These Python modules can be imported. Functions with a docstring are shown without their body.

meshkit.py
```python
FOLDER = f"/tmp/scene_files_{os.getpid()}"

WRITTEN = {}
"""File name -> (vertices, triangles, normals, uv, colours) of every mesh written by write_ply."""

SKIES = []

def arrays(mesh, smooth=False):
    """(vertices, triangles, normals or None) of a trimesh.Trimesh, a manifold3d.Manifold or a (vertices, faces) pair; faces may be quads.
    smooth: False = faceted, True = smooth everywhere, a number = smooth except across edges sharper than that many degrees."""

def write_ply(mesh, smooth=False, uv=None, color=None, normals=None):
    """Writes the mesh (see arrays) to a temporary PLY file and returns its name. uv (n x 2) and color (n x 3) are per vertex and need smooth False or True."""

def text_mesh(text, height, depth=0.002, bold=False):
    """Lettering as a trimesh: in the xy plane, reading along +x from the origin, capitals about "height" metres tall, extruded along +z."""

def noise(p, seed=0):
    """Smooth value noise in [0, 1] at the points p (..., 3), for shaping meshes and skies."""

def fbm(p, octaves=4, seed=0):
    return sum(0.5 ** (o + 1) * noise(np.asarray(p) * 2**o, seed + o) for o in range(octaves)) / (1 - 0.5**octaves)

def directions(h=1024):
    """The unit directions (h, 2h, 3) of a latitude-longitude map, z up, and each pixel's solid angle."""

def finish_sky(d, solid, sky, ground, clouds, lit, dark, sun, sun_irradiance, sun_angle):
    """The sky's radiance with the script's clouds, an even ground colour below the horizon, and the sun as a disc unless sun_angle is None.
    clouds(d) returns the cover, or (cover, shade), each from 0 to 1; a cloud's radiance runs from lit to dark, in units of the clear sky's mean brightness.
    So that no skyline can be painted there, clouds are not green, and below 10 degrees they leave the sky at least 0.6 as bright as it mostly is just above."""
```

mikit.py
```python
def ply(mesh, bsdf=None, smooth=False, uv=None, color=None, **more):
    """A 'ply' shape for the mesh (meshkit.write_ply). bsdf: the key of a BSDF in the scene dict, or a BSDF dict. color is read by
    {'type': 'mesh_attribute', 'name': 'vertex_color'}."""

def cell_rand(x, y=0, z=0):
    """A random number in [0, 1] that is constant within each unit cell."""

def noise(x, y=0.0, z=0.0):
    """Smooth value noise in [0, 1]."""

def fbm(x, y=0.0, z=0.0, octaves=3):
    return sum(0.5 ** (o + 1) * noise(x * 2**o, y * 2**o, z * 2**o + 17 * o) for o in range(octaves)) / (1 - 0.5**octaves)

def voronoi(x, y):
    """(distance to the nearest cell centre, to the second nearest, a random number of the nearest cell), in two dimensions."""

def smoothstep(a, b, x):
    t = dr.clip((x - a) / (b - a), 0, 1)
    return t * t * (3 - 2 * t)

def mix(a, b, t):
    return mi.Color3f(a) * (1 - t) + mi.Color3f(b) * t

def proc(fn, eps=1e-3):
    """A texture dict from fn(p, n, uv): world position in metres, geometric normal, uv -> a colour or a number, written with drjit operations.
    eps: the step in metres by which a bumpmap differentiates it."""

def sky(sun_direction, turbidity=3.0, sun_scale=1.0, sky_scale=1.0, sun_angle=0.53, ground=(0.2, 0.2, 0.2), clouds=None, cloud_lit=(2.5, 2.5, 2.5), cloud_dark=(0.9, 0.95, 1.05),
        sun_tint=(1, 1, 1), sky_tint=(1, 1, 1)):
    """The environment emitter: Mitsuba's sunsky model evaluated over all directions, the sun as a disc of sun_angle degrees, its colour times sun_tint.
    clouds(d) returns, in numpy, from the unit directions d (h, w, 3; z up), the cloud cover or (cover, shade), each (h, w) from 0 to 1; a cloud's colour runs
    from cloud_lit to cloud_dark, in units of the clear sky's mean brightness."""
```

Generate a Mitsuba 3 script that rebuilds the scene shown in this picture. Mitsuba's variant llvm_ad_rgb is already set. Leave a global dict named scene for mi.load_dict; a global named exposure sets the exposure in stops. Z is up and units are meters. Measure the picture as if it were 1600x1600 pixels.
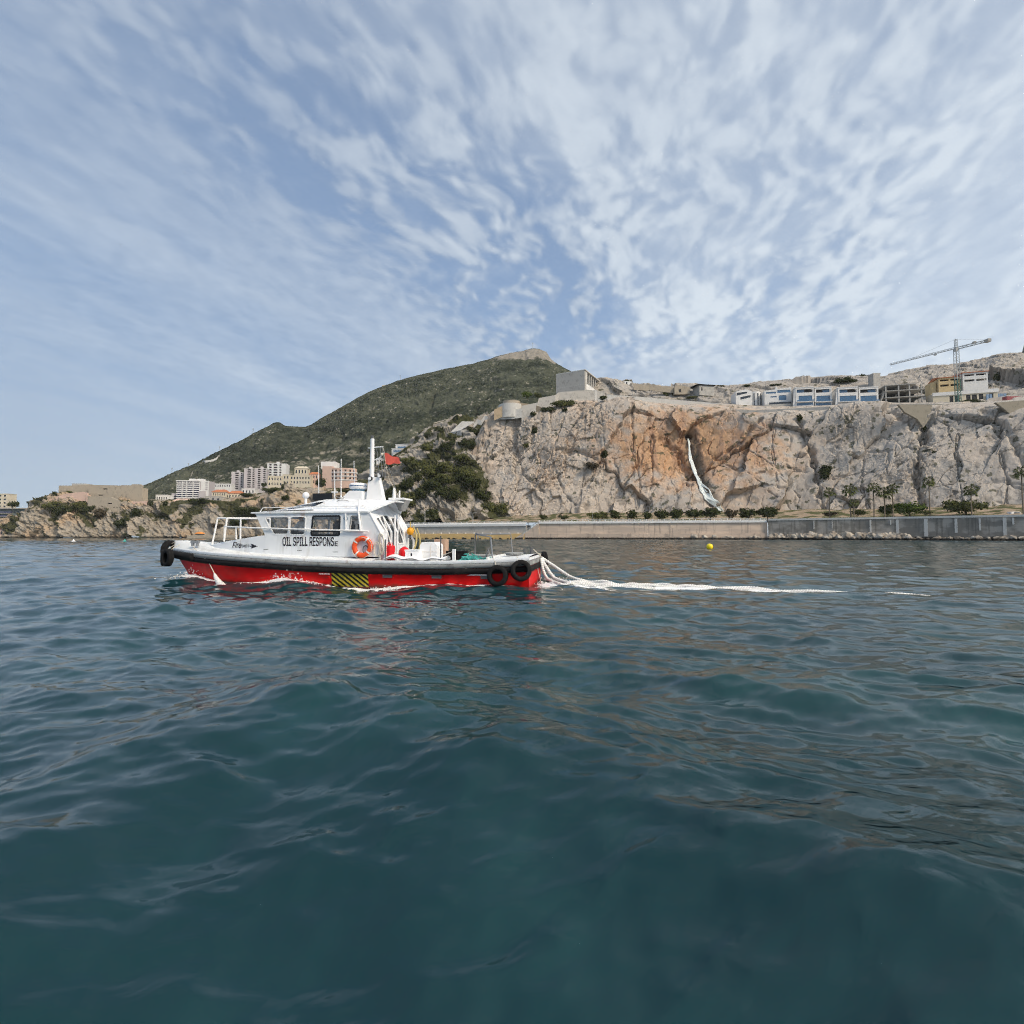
import math, random
import numpy as np, trimesh, mitsuba as mi, drjit as dr, mikit, meshkit
from mikit import noise as tnoise, fbm as tfbm, voronoi, cell_rand, smoothstep, mix
T = mi.ScalarTransform4f
scene, labels = {}, {}
rng = np.random.default_rng(7)
random.seed(7)

# ------------------------------------------------------------------ camera
H = 1.75                                   # eye height above the mean sea level, standing in a small boat
PITCH = math.atan(37 / 800)
CF = np.array([0, math.cos(PITCH), math.sin(PITCH)])
CU = np.array([0, -math.sin(PITCH), math.cos(PITCH)])
scene['camera'] = {'type': 'perspective', 'fov': 90.0, 'near_clip': 0.05, 'far_clip': 20000.0,
                   'to_world': T().look_at(origin=[0, 0, H], target=[0, math.cos(PITCH), H + math.sin(PITCH)], up=[0, 0, 1])}


def W(px, py, Y):
    """The point at distance Y (metres north of the eye) that was measured at this pixel of the 1600 px photograph."""
    d = np.array([(px - 800) / 800, 0, 0]) + CF + CU * (800 - py) / 800
    return np.array([0, 0, H]) + d * (Y / d[1])


def ray_plane(px, py, p0, n):
    d = np.array([(px - 800) / 800, 0, 0]) + CF + CU * (800 - py) / 800
    o = np.array([0, 0, H])
    return o + d * (np.dot(p0 - o, n) / np.dot(d, n))


# ------------------------------------------------------------------ sky and sun
SUN = np.array([0.58, -0.50, 0.66])


def fb(p, o=4, seed=0):
    return meshkit.fbm(p, o, seed)


def ss(a, b, x):
    t = np.clip((x - a) / (b - a), 0, 1)
    return t * t * (3 - 2 * t)


def clouds(d):
    """High cloud: a milky veil combed into fibres, and rows of small altocumulus that run away to the north-north-east."""
    z = np.maximum(d[..., 2], 0.015)
    k = 1 / (z + 0.10)
    ax, ay = 0.35, 0.94
    along, across = (d[..., 0] * ax + d[..., 1] * ay) * k, (d[..., 0] * ay - d[..., 1] * ax) * k
    P = lambda a, b, s=0.0: np.stack([along * a, across * b, along * 0 + s], -1)
    w1, w2 = fb(P(1.1, 1.1, 3.1), 4, 5) - 0.5, fb(P(1.1, 1.1, 7.7), 4, 9) - 0.5
    along, across = along + 0.30 * w1, across + 0.30 * w2
    big = fb(P(0.5, 0.8, 1.0), 4, 11)                        # large patches
    streak = fb(P(1.1, 4.2, 2.0), 5, 21)                     # combed fibres
    thin = fb(P(3.0, 11.0, 2.5), 4, 23)
    a2, b2 = along + 0.10 * (fb(P(5, 5, 1.5), 3, 61) - 0.5), across + 0.10 * (fb(P(5, 5, 4.5), 3, 63) - 0.5)
    Q = lambda a, b, s: np.stack([a2 * a, b2 * b, a2 * 0 + s], -1)
    fl = fb(Q(8.5, 15.0, 4.0), 3, 31)                        # cloudlets, drawn out along the wind
    fl2 = fb(Q(19.0, 33.0, 6.0), 3, 41)
    side = ss(-1.3, 1.0, across)                             # the veil thickens to the right
    patch = ss(-1.25, -0.65, across) * (1 - 0.85 * ss(0.20, 0.75, across)) * ss(0.20, 0.50, fb(P(0.8, 0.9, 9.0), 3, 51) + 0.1) * ss(0.06, 0.26, z) * (1 - 0.55 * ss(0.50, 0.72, z))
    floc = ss(0.34, 0.70, 0.58 * fl + 0.42 * fl2 + 0.25 * (streak - 0.5))
    veil = 0.66 + 0.15 * side + 0.36 * (big - 0.5) + 0.32 * (streak - 0.5) + 0.24 * (thin - 0.5)
    cover = veil + patch * (0.62 * floc - 0.30)
    low = ss(0.42, 0.06, z)                                  # the air clears towards the low west (left)
    west = ss(-0.25, -0.85, d[..., 0] / np.hypot(d[..., 0], d[..., 1]))
    cover = cover + (0.92 - cover) * 0.9 * low * west + 0.10 * low * (1 - west)
    cover = np.clip(0.97 * np.tanh(1.22 * cover), 0.42, 0.97)
    calm = 1 - 0.55 * ss(0.15, 0.9, across)
    shade = np.clip(0.70 - 0.54 * side + calm * 0.60 * (0.52 - streak) + 0.35 * (0.5 - big) + 0.4 * (0.5 - thin) + patch * (0.25 - 0.50 * floc) + 0.35 * (0.5 - fl2) * ss(0.06, 0.3, z), 0, 1)
    shade = shade + (1 - shade) * low * west
    return cover, shade


exposure = 2.42
scene['sky'] = mikit.sky(SUN, turbidity=3.5, sun_scale=0.48, sun_tint=(0.94, 0.98, 1.06), sun_angle=14, clouds=clouds, cloud_lit=(1.56, 1.70, 1.81), cloud_dark=(0.60, 0.76, 1.01), sky_tint=(1.06, 1.0, 0.95))

# ------------------------------------------------------------------ helpers


def number(name):
    if name not in scene and name not in labels and name not in USED:
        USED.add(name)
        return name
    k = 1
    while f'{name}_{k:03d}' in USED or f'{name}_{k:03d}' in scene:
        k += 1
    USED.add(f'{name}_{k:03d}')
    return f'{name}_{k:03d}'


USED = set()


def tag(key, label=None, cat=None, group=None, kind=None):
    e = labels.setdefault(key, {})
    for k, v in (('label', label), ('category', cat), ('group', group), ('kind', kind)):
        if v:
            e[k] = v
    return key


def thing(name, label, cat, group=None):
    return tag(number(name), label, cat, group)


def obj(name, mesh, bsdf, parent=None, smooth=False, label=None, **kw):
    """One entry of the scene: a part when it has a parent, else a thing of one mesh."""
    key = number(f'{parent}__{name}' if parent else name)
    scene[key] = mesh if isinstance(mesh, dict) else mikit.ply(mesh, bsdf, smooth=smooth, **kw)
    if label:
        tag(key, label)
    return key


def mat(name, rgb, rough=0.6, spec=True, **more):
    if spec:
        b = {'type': 'principled', 'base_color': rgb if isinstance(rgb, dict) else {'type': 'rgb', 'value': list(rgb)}, 'roughness': rough, 'specular': 0.4, **more}
    else:
        b = {'type': 'diffuse', 'reflectance': rgb if isinstance(rgb, dict) else {'type': 'rgb', 'value': list(rgb)}}
    scene[name] = {'type': 'twosided', 'b': b}
    return name


def box(c, s, rz=0.0):
    m = trimesh.creation.box(extents=s)
    if rz:
        m.apply_transform(trimesh.transformations.rotation_matrix(rz, [0, 0, 1]))
    m.apply_translation(c)
    return m


def bar(a, b, r, n=8, r2=None):
    """A round bar from a to b."""
    a, b = np.asarray(a, float), np.asarray(b, float)
    return tube([a, b], [r, r if r2 is None else r2], n)


def tube(points, radii, n=8, cap=True):
    p = np.asarray(points, float)
    r = np.broadcast_to(np.asarray(radii, float), (len(p),))
    t = np.gradient(p, axis=0)
    t /= np.linalg.norm(t, axis=1, keepdims=True) + 1e-12
    up = np.array([0, 0, 1.0]) if abs(t[0, 2]) < 0.9 else np.array([1.0, 0, 0])
    a = np.cross(t[0], up)
    A = []
    for k in range(len(p)):
        a = a - t[k] * np.dot(a, t[k])
        a /= np.linalg.norm(a)
        A.append(a)
    A = np.array(A)
    B = np.cross(t, A)
    ang = np.arange(n) * 2 * np.pi / n
    v = p[:, None] + r[:, None, None] * (np.cos(ang)[None, :, None] * A[:, None] + np.sin(ang)[None, :, None] * B[:, None])
    f = grid_faces(len(p), n, wrap=True)
    v = v.reshape(-1, 3)
    if cap:
        k = len(v)
        v = np.vstack([v, p[:1], p[-1:]])
        i = np.arange(n)
        f = np.vstack([f, np.stack([i * 0 + k, (i + 1) % n, i], 1), np.stack([i * 0 + k + 1, (len(p) - 1) * n + i, (len(p) - 1) * n + (i + 1) % n], 1)])
    return trimesh.Trimesh(v, f, process=False)


def grid_faces(r, c, wrap=False):
    i, j = np.meshgrid(np.arange(r - 1), np.arange(c if wrap else c - 1), indexing='ij')
    j2 = (j + 1) % c
    q = np.stack([i * c + j, i * c + j2, (i + 1) * c + j2, (i + 1) * c + j], -1).reshape(-1, 4)
    return np.vstack([q[:, [0, 1, 2]], q[:, [0, 2, 3]]])


def sheet(P):
    """A mesh from a grid of points (r, c, 3)."""
    return trimesh.Trimesh(P.reshape(-1, 3), grid_faces(*P.shape[:2]), process=False)


def cat(ms):
    return trimesh.util.concatenate([m for m in ms if m is not None])


def interp(x, pts):
    a = np.asarray(pts, float)
    return np.interp(x, a[:, 0], a[:, 1])


def turn(m, z_to):
    """Turns a mesh whose axis is z so that the axis points along z_to."""
    m = m.copy()
    m.apply_transform(trimesh.geometry.align_vectors([0, 0, 1], np.asarray(z_to, float)))
    return m


def torus(R, r, nr=40, nt=14, squash=1.0):
    a, b = np.meshgrid(np.linspace(0, 2 * math.pi, nr, endpoint=False), np.linspace(0, 2 * math.pi, nt, endpoint=False), indexing='ij')
    P = np.stack([(R + r * np.cos(b)) * np.cos(a), (R + r * np.cos(b)) * np.sin(a), squash * r * np.sin(b)], -1)
    P = np.concatenate([P, P[:1]], 0)
    v = P.reshape(-1, 3)
    return trimesh.Trimesh(v, grid_faces(nr + 1, nt, True), process=False)
# ------------------------------------------------------------------ the boat's own frame: u forward from the transom, v to port, w up
BA = math.radians(10)
BF = np.array([-math.cos(BA), math.sin(BA), 0])
BV = np.array([-math.sin(BA), -math.cos(BA), 0])
BO = np.array([0.83, 18.47, 0.0])


def Bw(u, v, w):
    u, v, w = np.broadcast_arrays(np.asarray(u, float), np.asarray(v, float), np.asarray(w, float))
    return BO + u[..., None] * BF + v[..., None] * BV + w[..., None] * np.array([0, 0, 1.0])


def bp(px, py, v):
    """(u, w) of what was measured at this pixel and lies at v."""
    p = ray_plane(px, py, BO + v * BV, BV) - BO
    return np.array([p @ BF, p[2]])


def bpu(px, py, u):
    """(v, w) of what was measured at this pixel and lies in the cross plane u."""
    p = ray_plane(px, py, BO + u * BF, BF) - BO
    return np.array([p @ BV, p[2]])
# ------------------------------------------------------------------ water
def waves(x, y, spacing, choppy=True):
    """Height and horizontal shift of the sea at (x, y): wind waves, a cross sea and the wash of the two boats."""
    g = np.random.default_rng(12)
    h, sx, sy = np.zeros_like(x), np.zeros_like(x), np.zeros_like(x)
    n = 112
    for i in range(n):
        lam = 0.11 * (8.0 / 0.11) ** (i / (n - 1)) * g.uniform(0.93, 1.07)
        main = g.choice([math.radians(60), math.radians(-12), math.radians(108)], p=[0.5, 0.07, 0.43] if lam < 1.6 else [0.5, 0.25, 0.25])
        th = main + g.normal(0, 0.28 if lam < 1.6 else 0.40)
        steep = 0.024 if lam < 0.24 else 0.034 if lam < 0.7 else 0.028 if lam < 1.8 else 0.016 if lam < 4 else 0.010
        a = steep * lam / (2 * math.pi) * g.uniform(0.6, 1.3)
        k = 2 * math.pi / lam
        ph = g.uniform(0, 2 * math.pi)
        c, s = math.cos(th), math.sin(th)
        fade = ss(2.0, 3.6, lam / spacing)
        nr = int((fade.max(1) > 0).sum()) if x.ndim > 1 else len(x)
        if nr == 0:
            continue
        X, Y, fade = x[:nr], y[:nr], fade[:nr]
        # groups: short waves come in patches
        w1, w2 = 2 * math.pi / (lam * 11), 2 * math.pi / (lam * 7)
        q = 1.0 + 0.38 * np.sin(w1 * (X * s + Y * c) + i * 2.1 + 1.1 * np.sin(0.4 * w1 * Y + i)) + 0.38 * np.sin(w2 * (0.8 * X - 0.6 * Y) + i * 4.7) if lam < 3 else 1.0
        arg = k * (X * c + Y * s) + ph
        A = a * fade * q
        h[:nr] += A * np.sin(arg)
        A *= np.cos(arg)
        sx[:nr] += 0.55 * c * A
        sy[:nr] += 0.55 * s * A
    return h, sx, sy


def ridge(x, y, p, q, height, front, back):
    """A wash crest along the line p-q: steep on its south side, long on its north side."""
    p, q = np.array(p), np.array(q)
    L = np.linalg.norm(q - p)
    t = (q - p) / L
    nrm = np.array([-t[1], t[0]])
    if nrm[1] < 0:
        nrm = -nrm
    u = (x - p[0]) * t[0] + (y - p[1]) * t[1]
    v = (x - p[0]) * nrm[0] + (y - p[1]) * nrm[1]
    v = v + 0.25 * (meshkit.noise(np.stack([u * 0.7, v * 0.2, u * 0], -1), 4) - 0.5)
    prof = np.where(v < 0, np.exp(-(v / front) ** 2), np.exp(-(v / back) ** 2))
    ends = ss(-1.6, 0.6, u) * ss(L + 2.0, L - 0.6, u)
    return height * prof * ends


def ripples(x, y, p, q, a, lam, depth):
    """Short steep ripples that run along the back of a wash crest."""
    p, q = np.array(p), np.array(q)
    L = np.linalg.norm(q - p)
    t = (q - p) / L
    nrm = np.array([-t[1], t[0]]) * (1 if t[0] > 0 else -1)
    u, v = (x - p[0]) * t[0] + (y - p[1]) * t[1], (x - p[0]) * nrm[0] + (y - p[1]) * nrm[1]
    near = (u > -3) & (u < L + 4) & (v > -0.6) & (v < depth + 1)
    out = np.zeros_like(x)
    u, v = u[near], v[near]
    w = 1.5 * (meshkit.fbm(np.stack([u * 0.8, v * 0.9, u * 0], -1), 3, 6) - 0.5)
    g = meshkit.fbm(np.stack([u * 0.55, v * 0.9, u * 0 + 3], -1), 2, 8)
    ph = 2 * math.pi * (v + 0.45 * w) / lam
    env = ss(-0.15, 0.25, v) * ss(depth, depth * 0.45, v) * ss(-1.6, 0.3, u) * ss(L + 3.2, L, u) * ss(0.36, 0.62, g)
    out[near] = a * env * (np.sin(ph) + 0.5 * np.sin(1.9 * ph + 5 * w + 1.0) + 0.35 * np.sin(3.3 * ph + 2.3 * u + 9 * w))
    return out


def build_water():
    r = [0.55]
    while r[-1] < 2400:
        a = r[-1]
        r.append(a + max(0.012, min(a * (0.0068 if a < 22 else 0.0085), 0.38) if a < 240 else a * 0.02 if a < 500 else a * 0.06))
    r = np.array(r)
    half = math.radians(50)
    th = np.concatenate([np.linspace(-math.pi, -half, 26)[:-1], np.linspace(-half, half, 540), np.linspace(half, math.pi, 40)[1:]])
    R, TH = np.meshgrid(r, th, indexing='ij')
    x, y = R * np.sin(TH), R * np.cos(TH)
    sp = np.maximum(np.gradient(r)[:, None] + 0 * TH, 0.7 * R * 2 * half / 540 + 0 * TH)
    h, dx, dy = waves(x, y, sp)
    h += ridge(x, y, (-2.2, 5.0), (2.6, 1.7), 0.32, 0.85, 1.45)
    h += ridge(x, y, (-2.3, 4.6), (-2.9, 0.6), 0.17, 0.75, 0.8)
    h += ridge(x, y, (-1.2, 7.6), (6.5, 4.4), 0.13, 0.9, 1.2)
    h += ripples(x, y, (-2.2, 5.0), (2.6, 1.7), 0.011, 0.46, 2.4) + ripples(x, y, (-1.2, 7.6), (6.5, 4.4), 0.012, 0.55, 2.6)
    h += WASH(x, y)
    calm = ss(0.0, 0.5, R - 0.5)
    h = h * calm - 0.02 * (1 - calm)
    P = np.stack([x + dx, y + dy, h], -1)
    m = sheet(P)
    # centre disc
    k = len(m.vertices)
    v = np.vstack([m.vertices, [[0, 0, -0.02]]])
    i = np.arange(len(th) - 1)
    m = trimesh.Trimesh(v, np.vstack([m.faces, np.stack([i * 0 + k, i, i + 1], 1)]), process=False)
    return m


def water_bump(p, n, uv):
    x, y = p.x, p.y
    u, v = 0.94 * x + 0.34 * y, -0.34 * x + 0.94 * y
    s, t = 0.90 * x - 0.43 * y, 0.43 * x + 0.90 * y
    a = tfbm(x * 2.1 + 0.4 * y, y * 2.6 - 0.5 * x, 0.0, 3)
    patch = tfbm(x * 0.23, y * 0.31, 4.0, 2)
    b = tfbm(u * 2.6 + 1.5 * a, v * 10.0 - 3.0 * a, 2.0, 3) + 0.8 * tfbm(s * 3.1 - 1.5 * a, t * 12.0 + 3.0 * a, 6.0, 3)      # capillary ripples, crests across the wind
    close = smoothstep(5.5, 2.0, dr.sqrt(x * x + y * y))                 # farther off the ripples are finer than a pixel
    return close * (0.030 * a + 0.022 * (0.40 + smoothstep(0.30, 0.62, patch)) * b)


def foam_mask(p, n, uv):
    return FOAM(p)


def water_colour(p, n, uv):
    k = smoothstep(0.30, 0.68, 0.5 * tfbm(p.x * 0.35, p.y * 0.35, 1.0, 2) + 0.5 * tfbm(p.x * 1.7, p.y * 1.1, 5.0, 3))
    return mix((0.0060, 0.032, 0.040), (0.0100, 0.047, 0.054), k)


scene['water_surface'] = {'type': 'roughplastic', 'distribution': 'ggx', 'alpha': 0.006, 'int_ior': 1.36, 'diffuse_reflectance': mikit.proc(water_colour), 'nonlinear': False}
scene['water_bumped'] = {'type': 'bumpmap', 'arbitrary': mikit.proc(water_bump, eps=0.006), 'scale': 1.0, 'b': {'type': 'ref', 'id': 'water_surface'}}
def hull_edge(x, y):
    """Boat-frame u, and the distance outside the waterline on the near and far side."""
    dx, dy = x - BO[0], y - BO[1]
    u = dx * BF[0] + dy * BF[1]
    v = dx * BV[0] + dy * BV[1]
    return u, v


def WASH(x, y):
    """The water the boat pushes: a bow wave that runs aft along the hull, a trough amidships and a stern wave."""
    u, v = hull_edge(x, y)
    av = np.abs(v)
    edge = np.interp(u, [-6, 0, 8, 11, 13, 14.1, 16], [1.3, 1.6, 1.75, 1.5, 0.9, 0.05, -0.8])
    d = np.maximum(av - edge, 0)
    bow = 0.20 * np.exp(-((u - 13.2) / 1.1) ** 2) * np.exp(-(d / 0.8) ** 2)
    bow += 0.17 * np.exp(-((u - 8.4 + 0.5 * d) / 1.0) ** 2) * np.exp(-(d / 1.0) ** 2)
    tro = -0.17 * np.exp(-((u - 5.9 + 0.5 * d) / 1.3) ** 2) * np.exp(-(d / 1.4) ** 2)
    stern = 0.11 * np.exp(-((u - 1.4) / 1.5) ** 2) * np.exp(-((d - 0.5) / 1.1) ** 2) * (v > 0)
    fade = np.exp(-(np.maximum(av - 6, 0) / 3) ** 2) * ss(17, 15, u) * ss(-4, -1, u)
    inside = ss(edge - 0.15, edge - 0.6, av) * ss(14.2, 13.6, u) * ss(-0.1, 0.4, u)
    return (bow + tro + stern + 0.05 * np.exp(-(d / 1.5) ** 2)) * fade - 0.5 * inside


def SEA(x, y):
    x, y = np.asarray(x, float), np.asarray(y, float)
    h, dx, dy = waves(x, y, 0.12 + 0 * x)
    return h + WASH(x, y)


def FOAM(p):
    """Where broken water lies: along the hull, behind the transom and beside the boom."""
    dx, dy = p.x - float(BO[0]), p.y - float(BO[1])
    u = dx * float(BF[0]) + dy * float(BF[1])
    v = dx * float(BV[0]) + dy * float(BV[1])
    fine = tfbm(p.x * 5.0, p.y * 5.0, 0.0, 4)
    soft = tfbm(p.x * 1.1, p.y * 1.1, 3.0, 2)
    edge = 1.62 - 0.014 * dr.square(dr.maximum(u - 8.0, 0.0)) * 2.2
    near = smoothstep(0.62, 0.04, dr.abs(v - edge - 0.14)) * smoothstep(14.6, 13.8, u) * smoothstep(-0.5, 0.5, u)
    near = near * (0.62 + 0.45 * dr.maximum(smoothstep(1.4, 0.3, dr.abs(u - 8.6)), dr.maximum(smoothstep(1.3, 0.3, dr.abs(u - 13.0)), smoothstep(1.1, 0.2, dr.abs(u - 4.9)))))
    wake = smoothstep(0.6, -0.4, u) * smoothstep(-6.0, -1.0, u) * smoothstep(1.9, 1.0, dr.abs(v)) * 0.62
    t = dr.clip((p.x - 1.5) / 11.0, 0.0, 1.0)
    by = 18.25 - 2.7 * t * (0.45 + 0.55 * t)
    boom = smoothstep(0.50, 0.05, dr.abs(p.y - by + 0.10)) * smoothstep(0.8, 1.8, p.x) * smoothstep(15.0, 6.0, p.x) * 0.80
    m = dr.maximum(near, dr.maximum(wake, boom))
    return smoothstep(0.50, 0.60, m * (0.55 + 0.5 * soft) + 0.55 * (fine - 0.5) + 0.06)


scene['sea_foam'] = {'type': 'diffuse', 'reflectance': {'type': 'rgb', 'value': [0.78, 0.80, 0.80]}}
scene['water_foamed'] = {'type': 'blendbsdf', 'weight': mikit.proc(foam_mask), 'a': {'type': 'ref', 'id': 'water_bumped'}, 'b': {'type': 'ref', 'id': 'sea_foam'}}
obj('water', build_water(), 'water_foamed', smooth=True)
tag('water', 'choppy dark teal sea with grey sky reflections', kind='structure')
# ------------------------------------------------------------------ terrain
from scipy.interpolate import PchipInterpolator


class Loft:
    """A sheet of land through measured profiles: stations = [(px, [(py, Y), ...]), ...], foot first."""

    def __init__(self, stations, cols, rows):
        self.px = np.array([s[0] for s in stations], float)
        pts = np.array([[(px, py, Y) for py, Y in prof] for px, prof in stations], float)     # (n, m, 3)
        self.m = pts.shape[1]
        self.f = PchipInterpolator(self.px, pts[:, :, 1:], axis=0, extrapolate=True)
        xs = np.linspace(self.px[0], self.px[-1], cols)
        prof = self.f(xs)                                                                        # (cols, m, 2)
        t = np.linspace(0, self.m - 1, rows)
        g = PchipInterpolator(np.arange(self.m), prof, axis=1)(t)                                # (cols, rows, 2)
        px, py, Y = np.broadcast_to(xs[:, None], g.shape[:2]), g[..., 0], g[..., 1]
        self.P = self.world(px, py, Y).transpose(1, 0, 2)                                        # (rows, cols, 3)
        d = np.diff(self.P, axis=1)
        s = np.concatenate([[0], np.cumsum(np.hypot(d[rows // 2, :, 0], d[rows // 2, :, 1]))])
        self.U = np.broadcast_to(s[None], self.P.shape[:2])                                      # metres along
        e = np.linalg.norm(np.diff(self.P, axis=0), axis=-1)
        self.V = np.concatenate([np.zeros((1, cols)), np.cumsum(e, 0)], 0)                       # metres up the slope
        a, b = np.gradient(self.P, axis=1), np.gradient(self.P, axis=0)
        n = np.cross(a, b)
        self.N = n / (np.linalg.norm(n, axis=-1, keepdims=True) + 1e-9)
        self.pix = np.stack([np.broadcast_to(xs[:, None], g.shape[:2]).T, py.T], -1)

    @staticmethod
    def world(px, py, Y):
        d = np.stack([(px - 800) / 800, 0 * px, 0 * px], -1) + CF + CU * ((800 - py) / 800)[..., None]
        return np.array([0, 0, H]) + d * (Y / d[..., 1])[..., None]

    def at(self, px, py):
        """The point of the undisplaced land that was measured at this pixel."""
        prof = self.f(px)
        o = np.argsort(prof[:, 0])
        return W(px, py, float(np.interp(py, prof[o, 0], prof[o, 1])))

    def index(self, px, py):
        d = (self.pix[..., 0] - px) ** 2 + (self.pix[..., 1] - py) ** 2
        return np.unravel_index(np.argmin(d), d.shape)

    def uv(self, px, py):
        i = self.index(px, py)
        return self.U[i], self.V[i]

    def carve(self, pts, width, depth, D):
        """Lowers D (grid) along a line measured at these pixels."""
        q = np.array([self.uv(*p) for p in pts])
        best = np.full(self.U.shape, 1e9)
        wob = (3.0 * (fb(np.stack([self.U * 0.22, self.V * 0.22, self.U * 0 + 5], -1), 5, 77) - 0.5)) * (0.6 + width)
        width = width * (0.35 + 1.2 * fb(np.stack([self.U * 0.15, self.V * 0.12, self.U * 0 + 9], -1), 3, 78))
        for a, b in zip(q[:-1], q[1:]):
            ab = b - a
            t = np.clip(((self.U - a[0]) * ab[0] + (self.V - a[1]) * ab[1]) / (ab @ ab + 1e-9), 0, 1)
            d = np.hypot(self.U - a[0] - t * ab[0], self.V - a[1] - t * ab[1])
            best = np.minimum(best, np.abs(d + wob))
        D -= depth * np.exp(-(best / width) ** 2)
        return D

    def mesh(self, D):
        P = self.P + self.N * D[..., None]
        self.Q = P
        return sheet(P)


def cells(u, v, L, seed, tilt=0.35, ang=0.0, aniso=1.0):
    """Broken-rock relief: every Voronoi cell is a tilted facet of its own; also the distance to the cell's border."""
    c, s = math.cos(ang), math.sin(ang)
    a, b = (u * c + v * s) / L, (-u * s + v * c) / (L * aniso)
    ia, ib = np.floor(a).astype(int), np.floor(b).astype(int)
    f1, f2, hh = np.full(a.shape, 9.0), np.full(a.shape, 9.0), np.zeros(a.shape)

    def r(i, j, k):
        x = (i * 374761393 + j * 668265263 + (k + seed * 7) * 1442695041) & 0xFFFFFFFF
        x = ((x ^ (x >> 13)) * 1274126177) & 0xFFFFFFFF
        return ((x ^ (x >> 16)) & 0xFFFFFF) / 16777215.0

    for i in (-1, 0, 1):
        for j in (-1, 0, 1):
            ci, cj = ia + i, ib + j
            x, y = ci + r(ci, cj, 1), cj + r(ci, cj, 2)
            d = np.hypot(a - x, b - y)
            near = d < f1
            f2 = np.where(near, f1, np.minimum(f2, d))
            h = r(ci, cj, 3) - 0.5 + tilt * 2 * ((r(ci, cj, 4) - 0.5) * (a - x) + (r(ci, cj, 5) - 0.5) * (b - y))
            hh = np.where(near, h, hh)
            f1 = np.where(near, d, f1)
    return hh, f2 - f1


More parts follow.
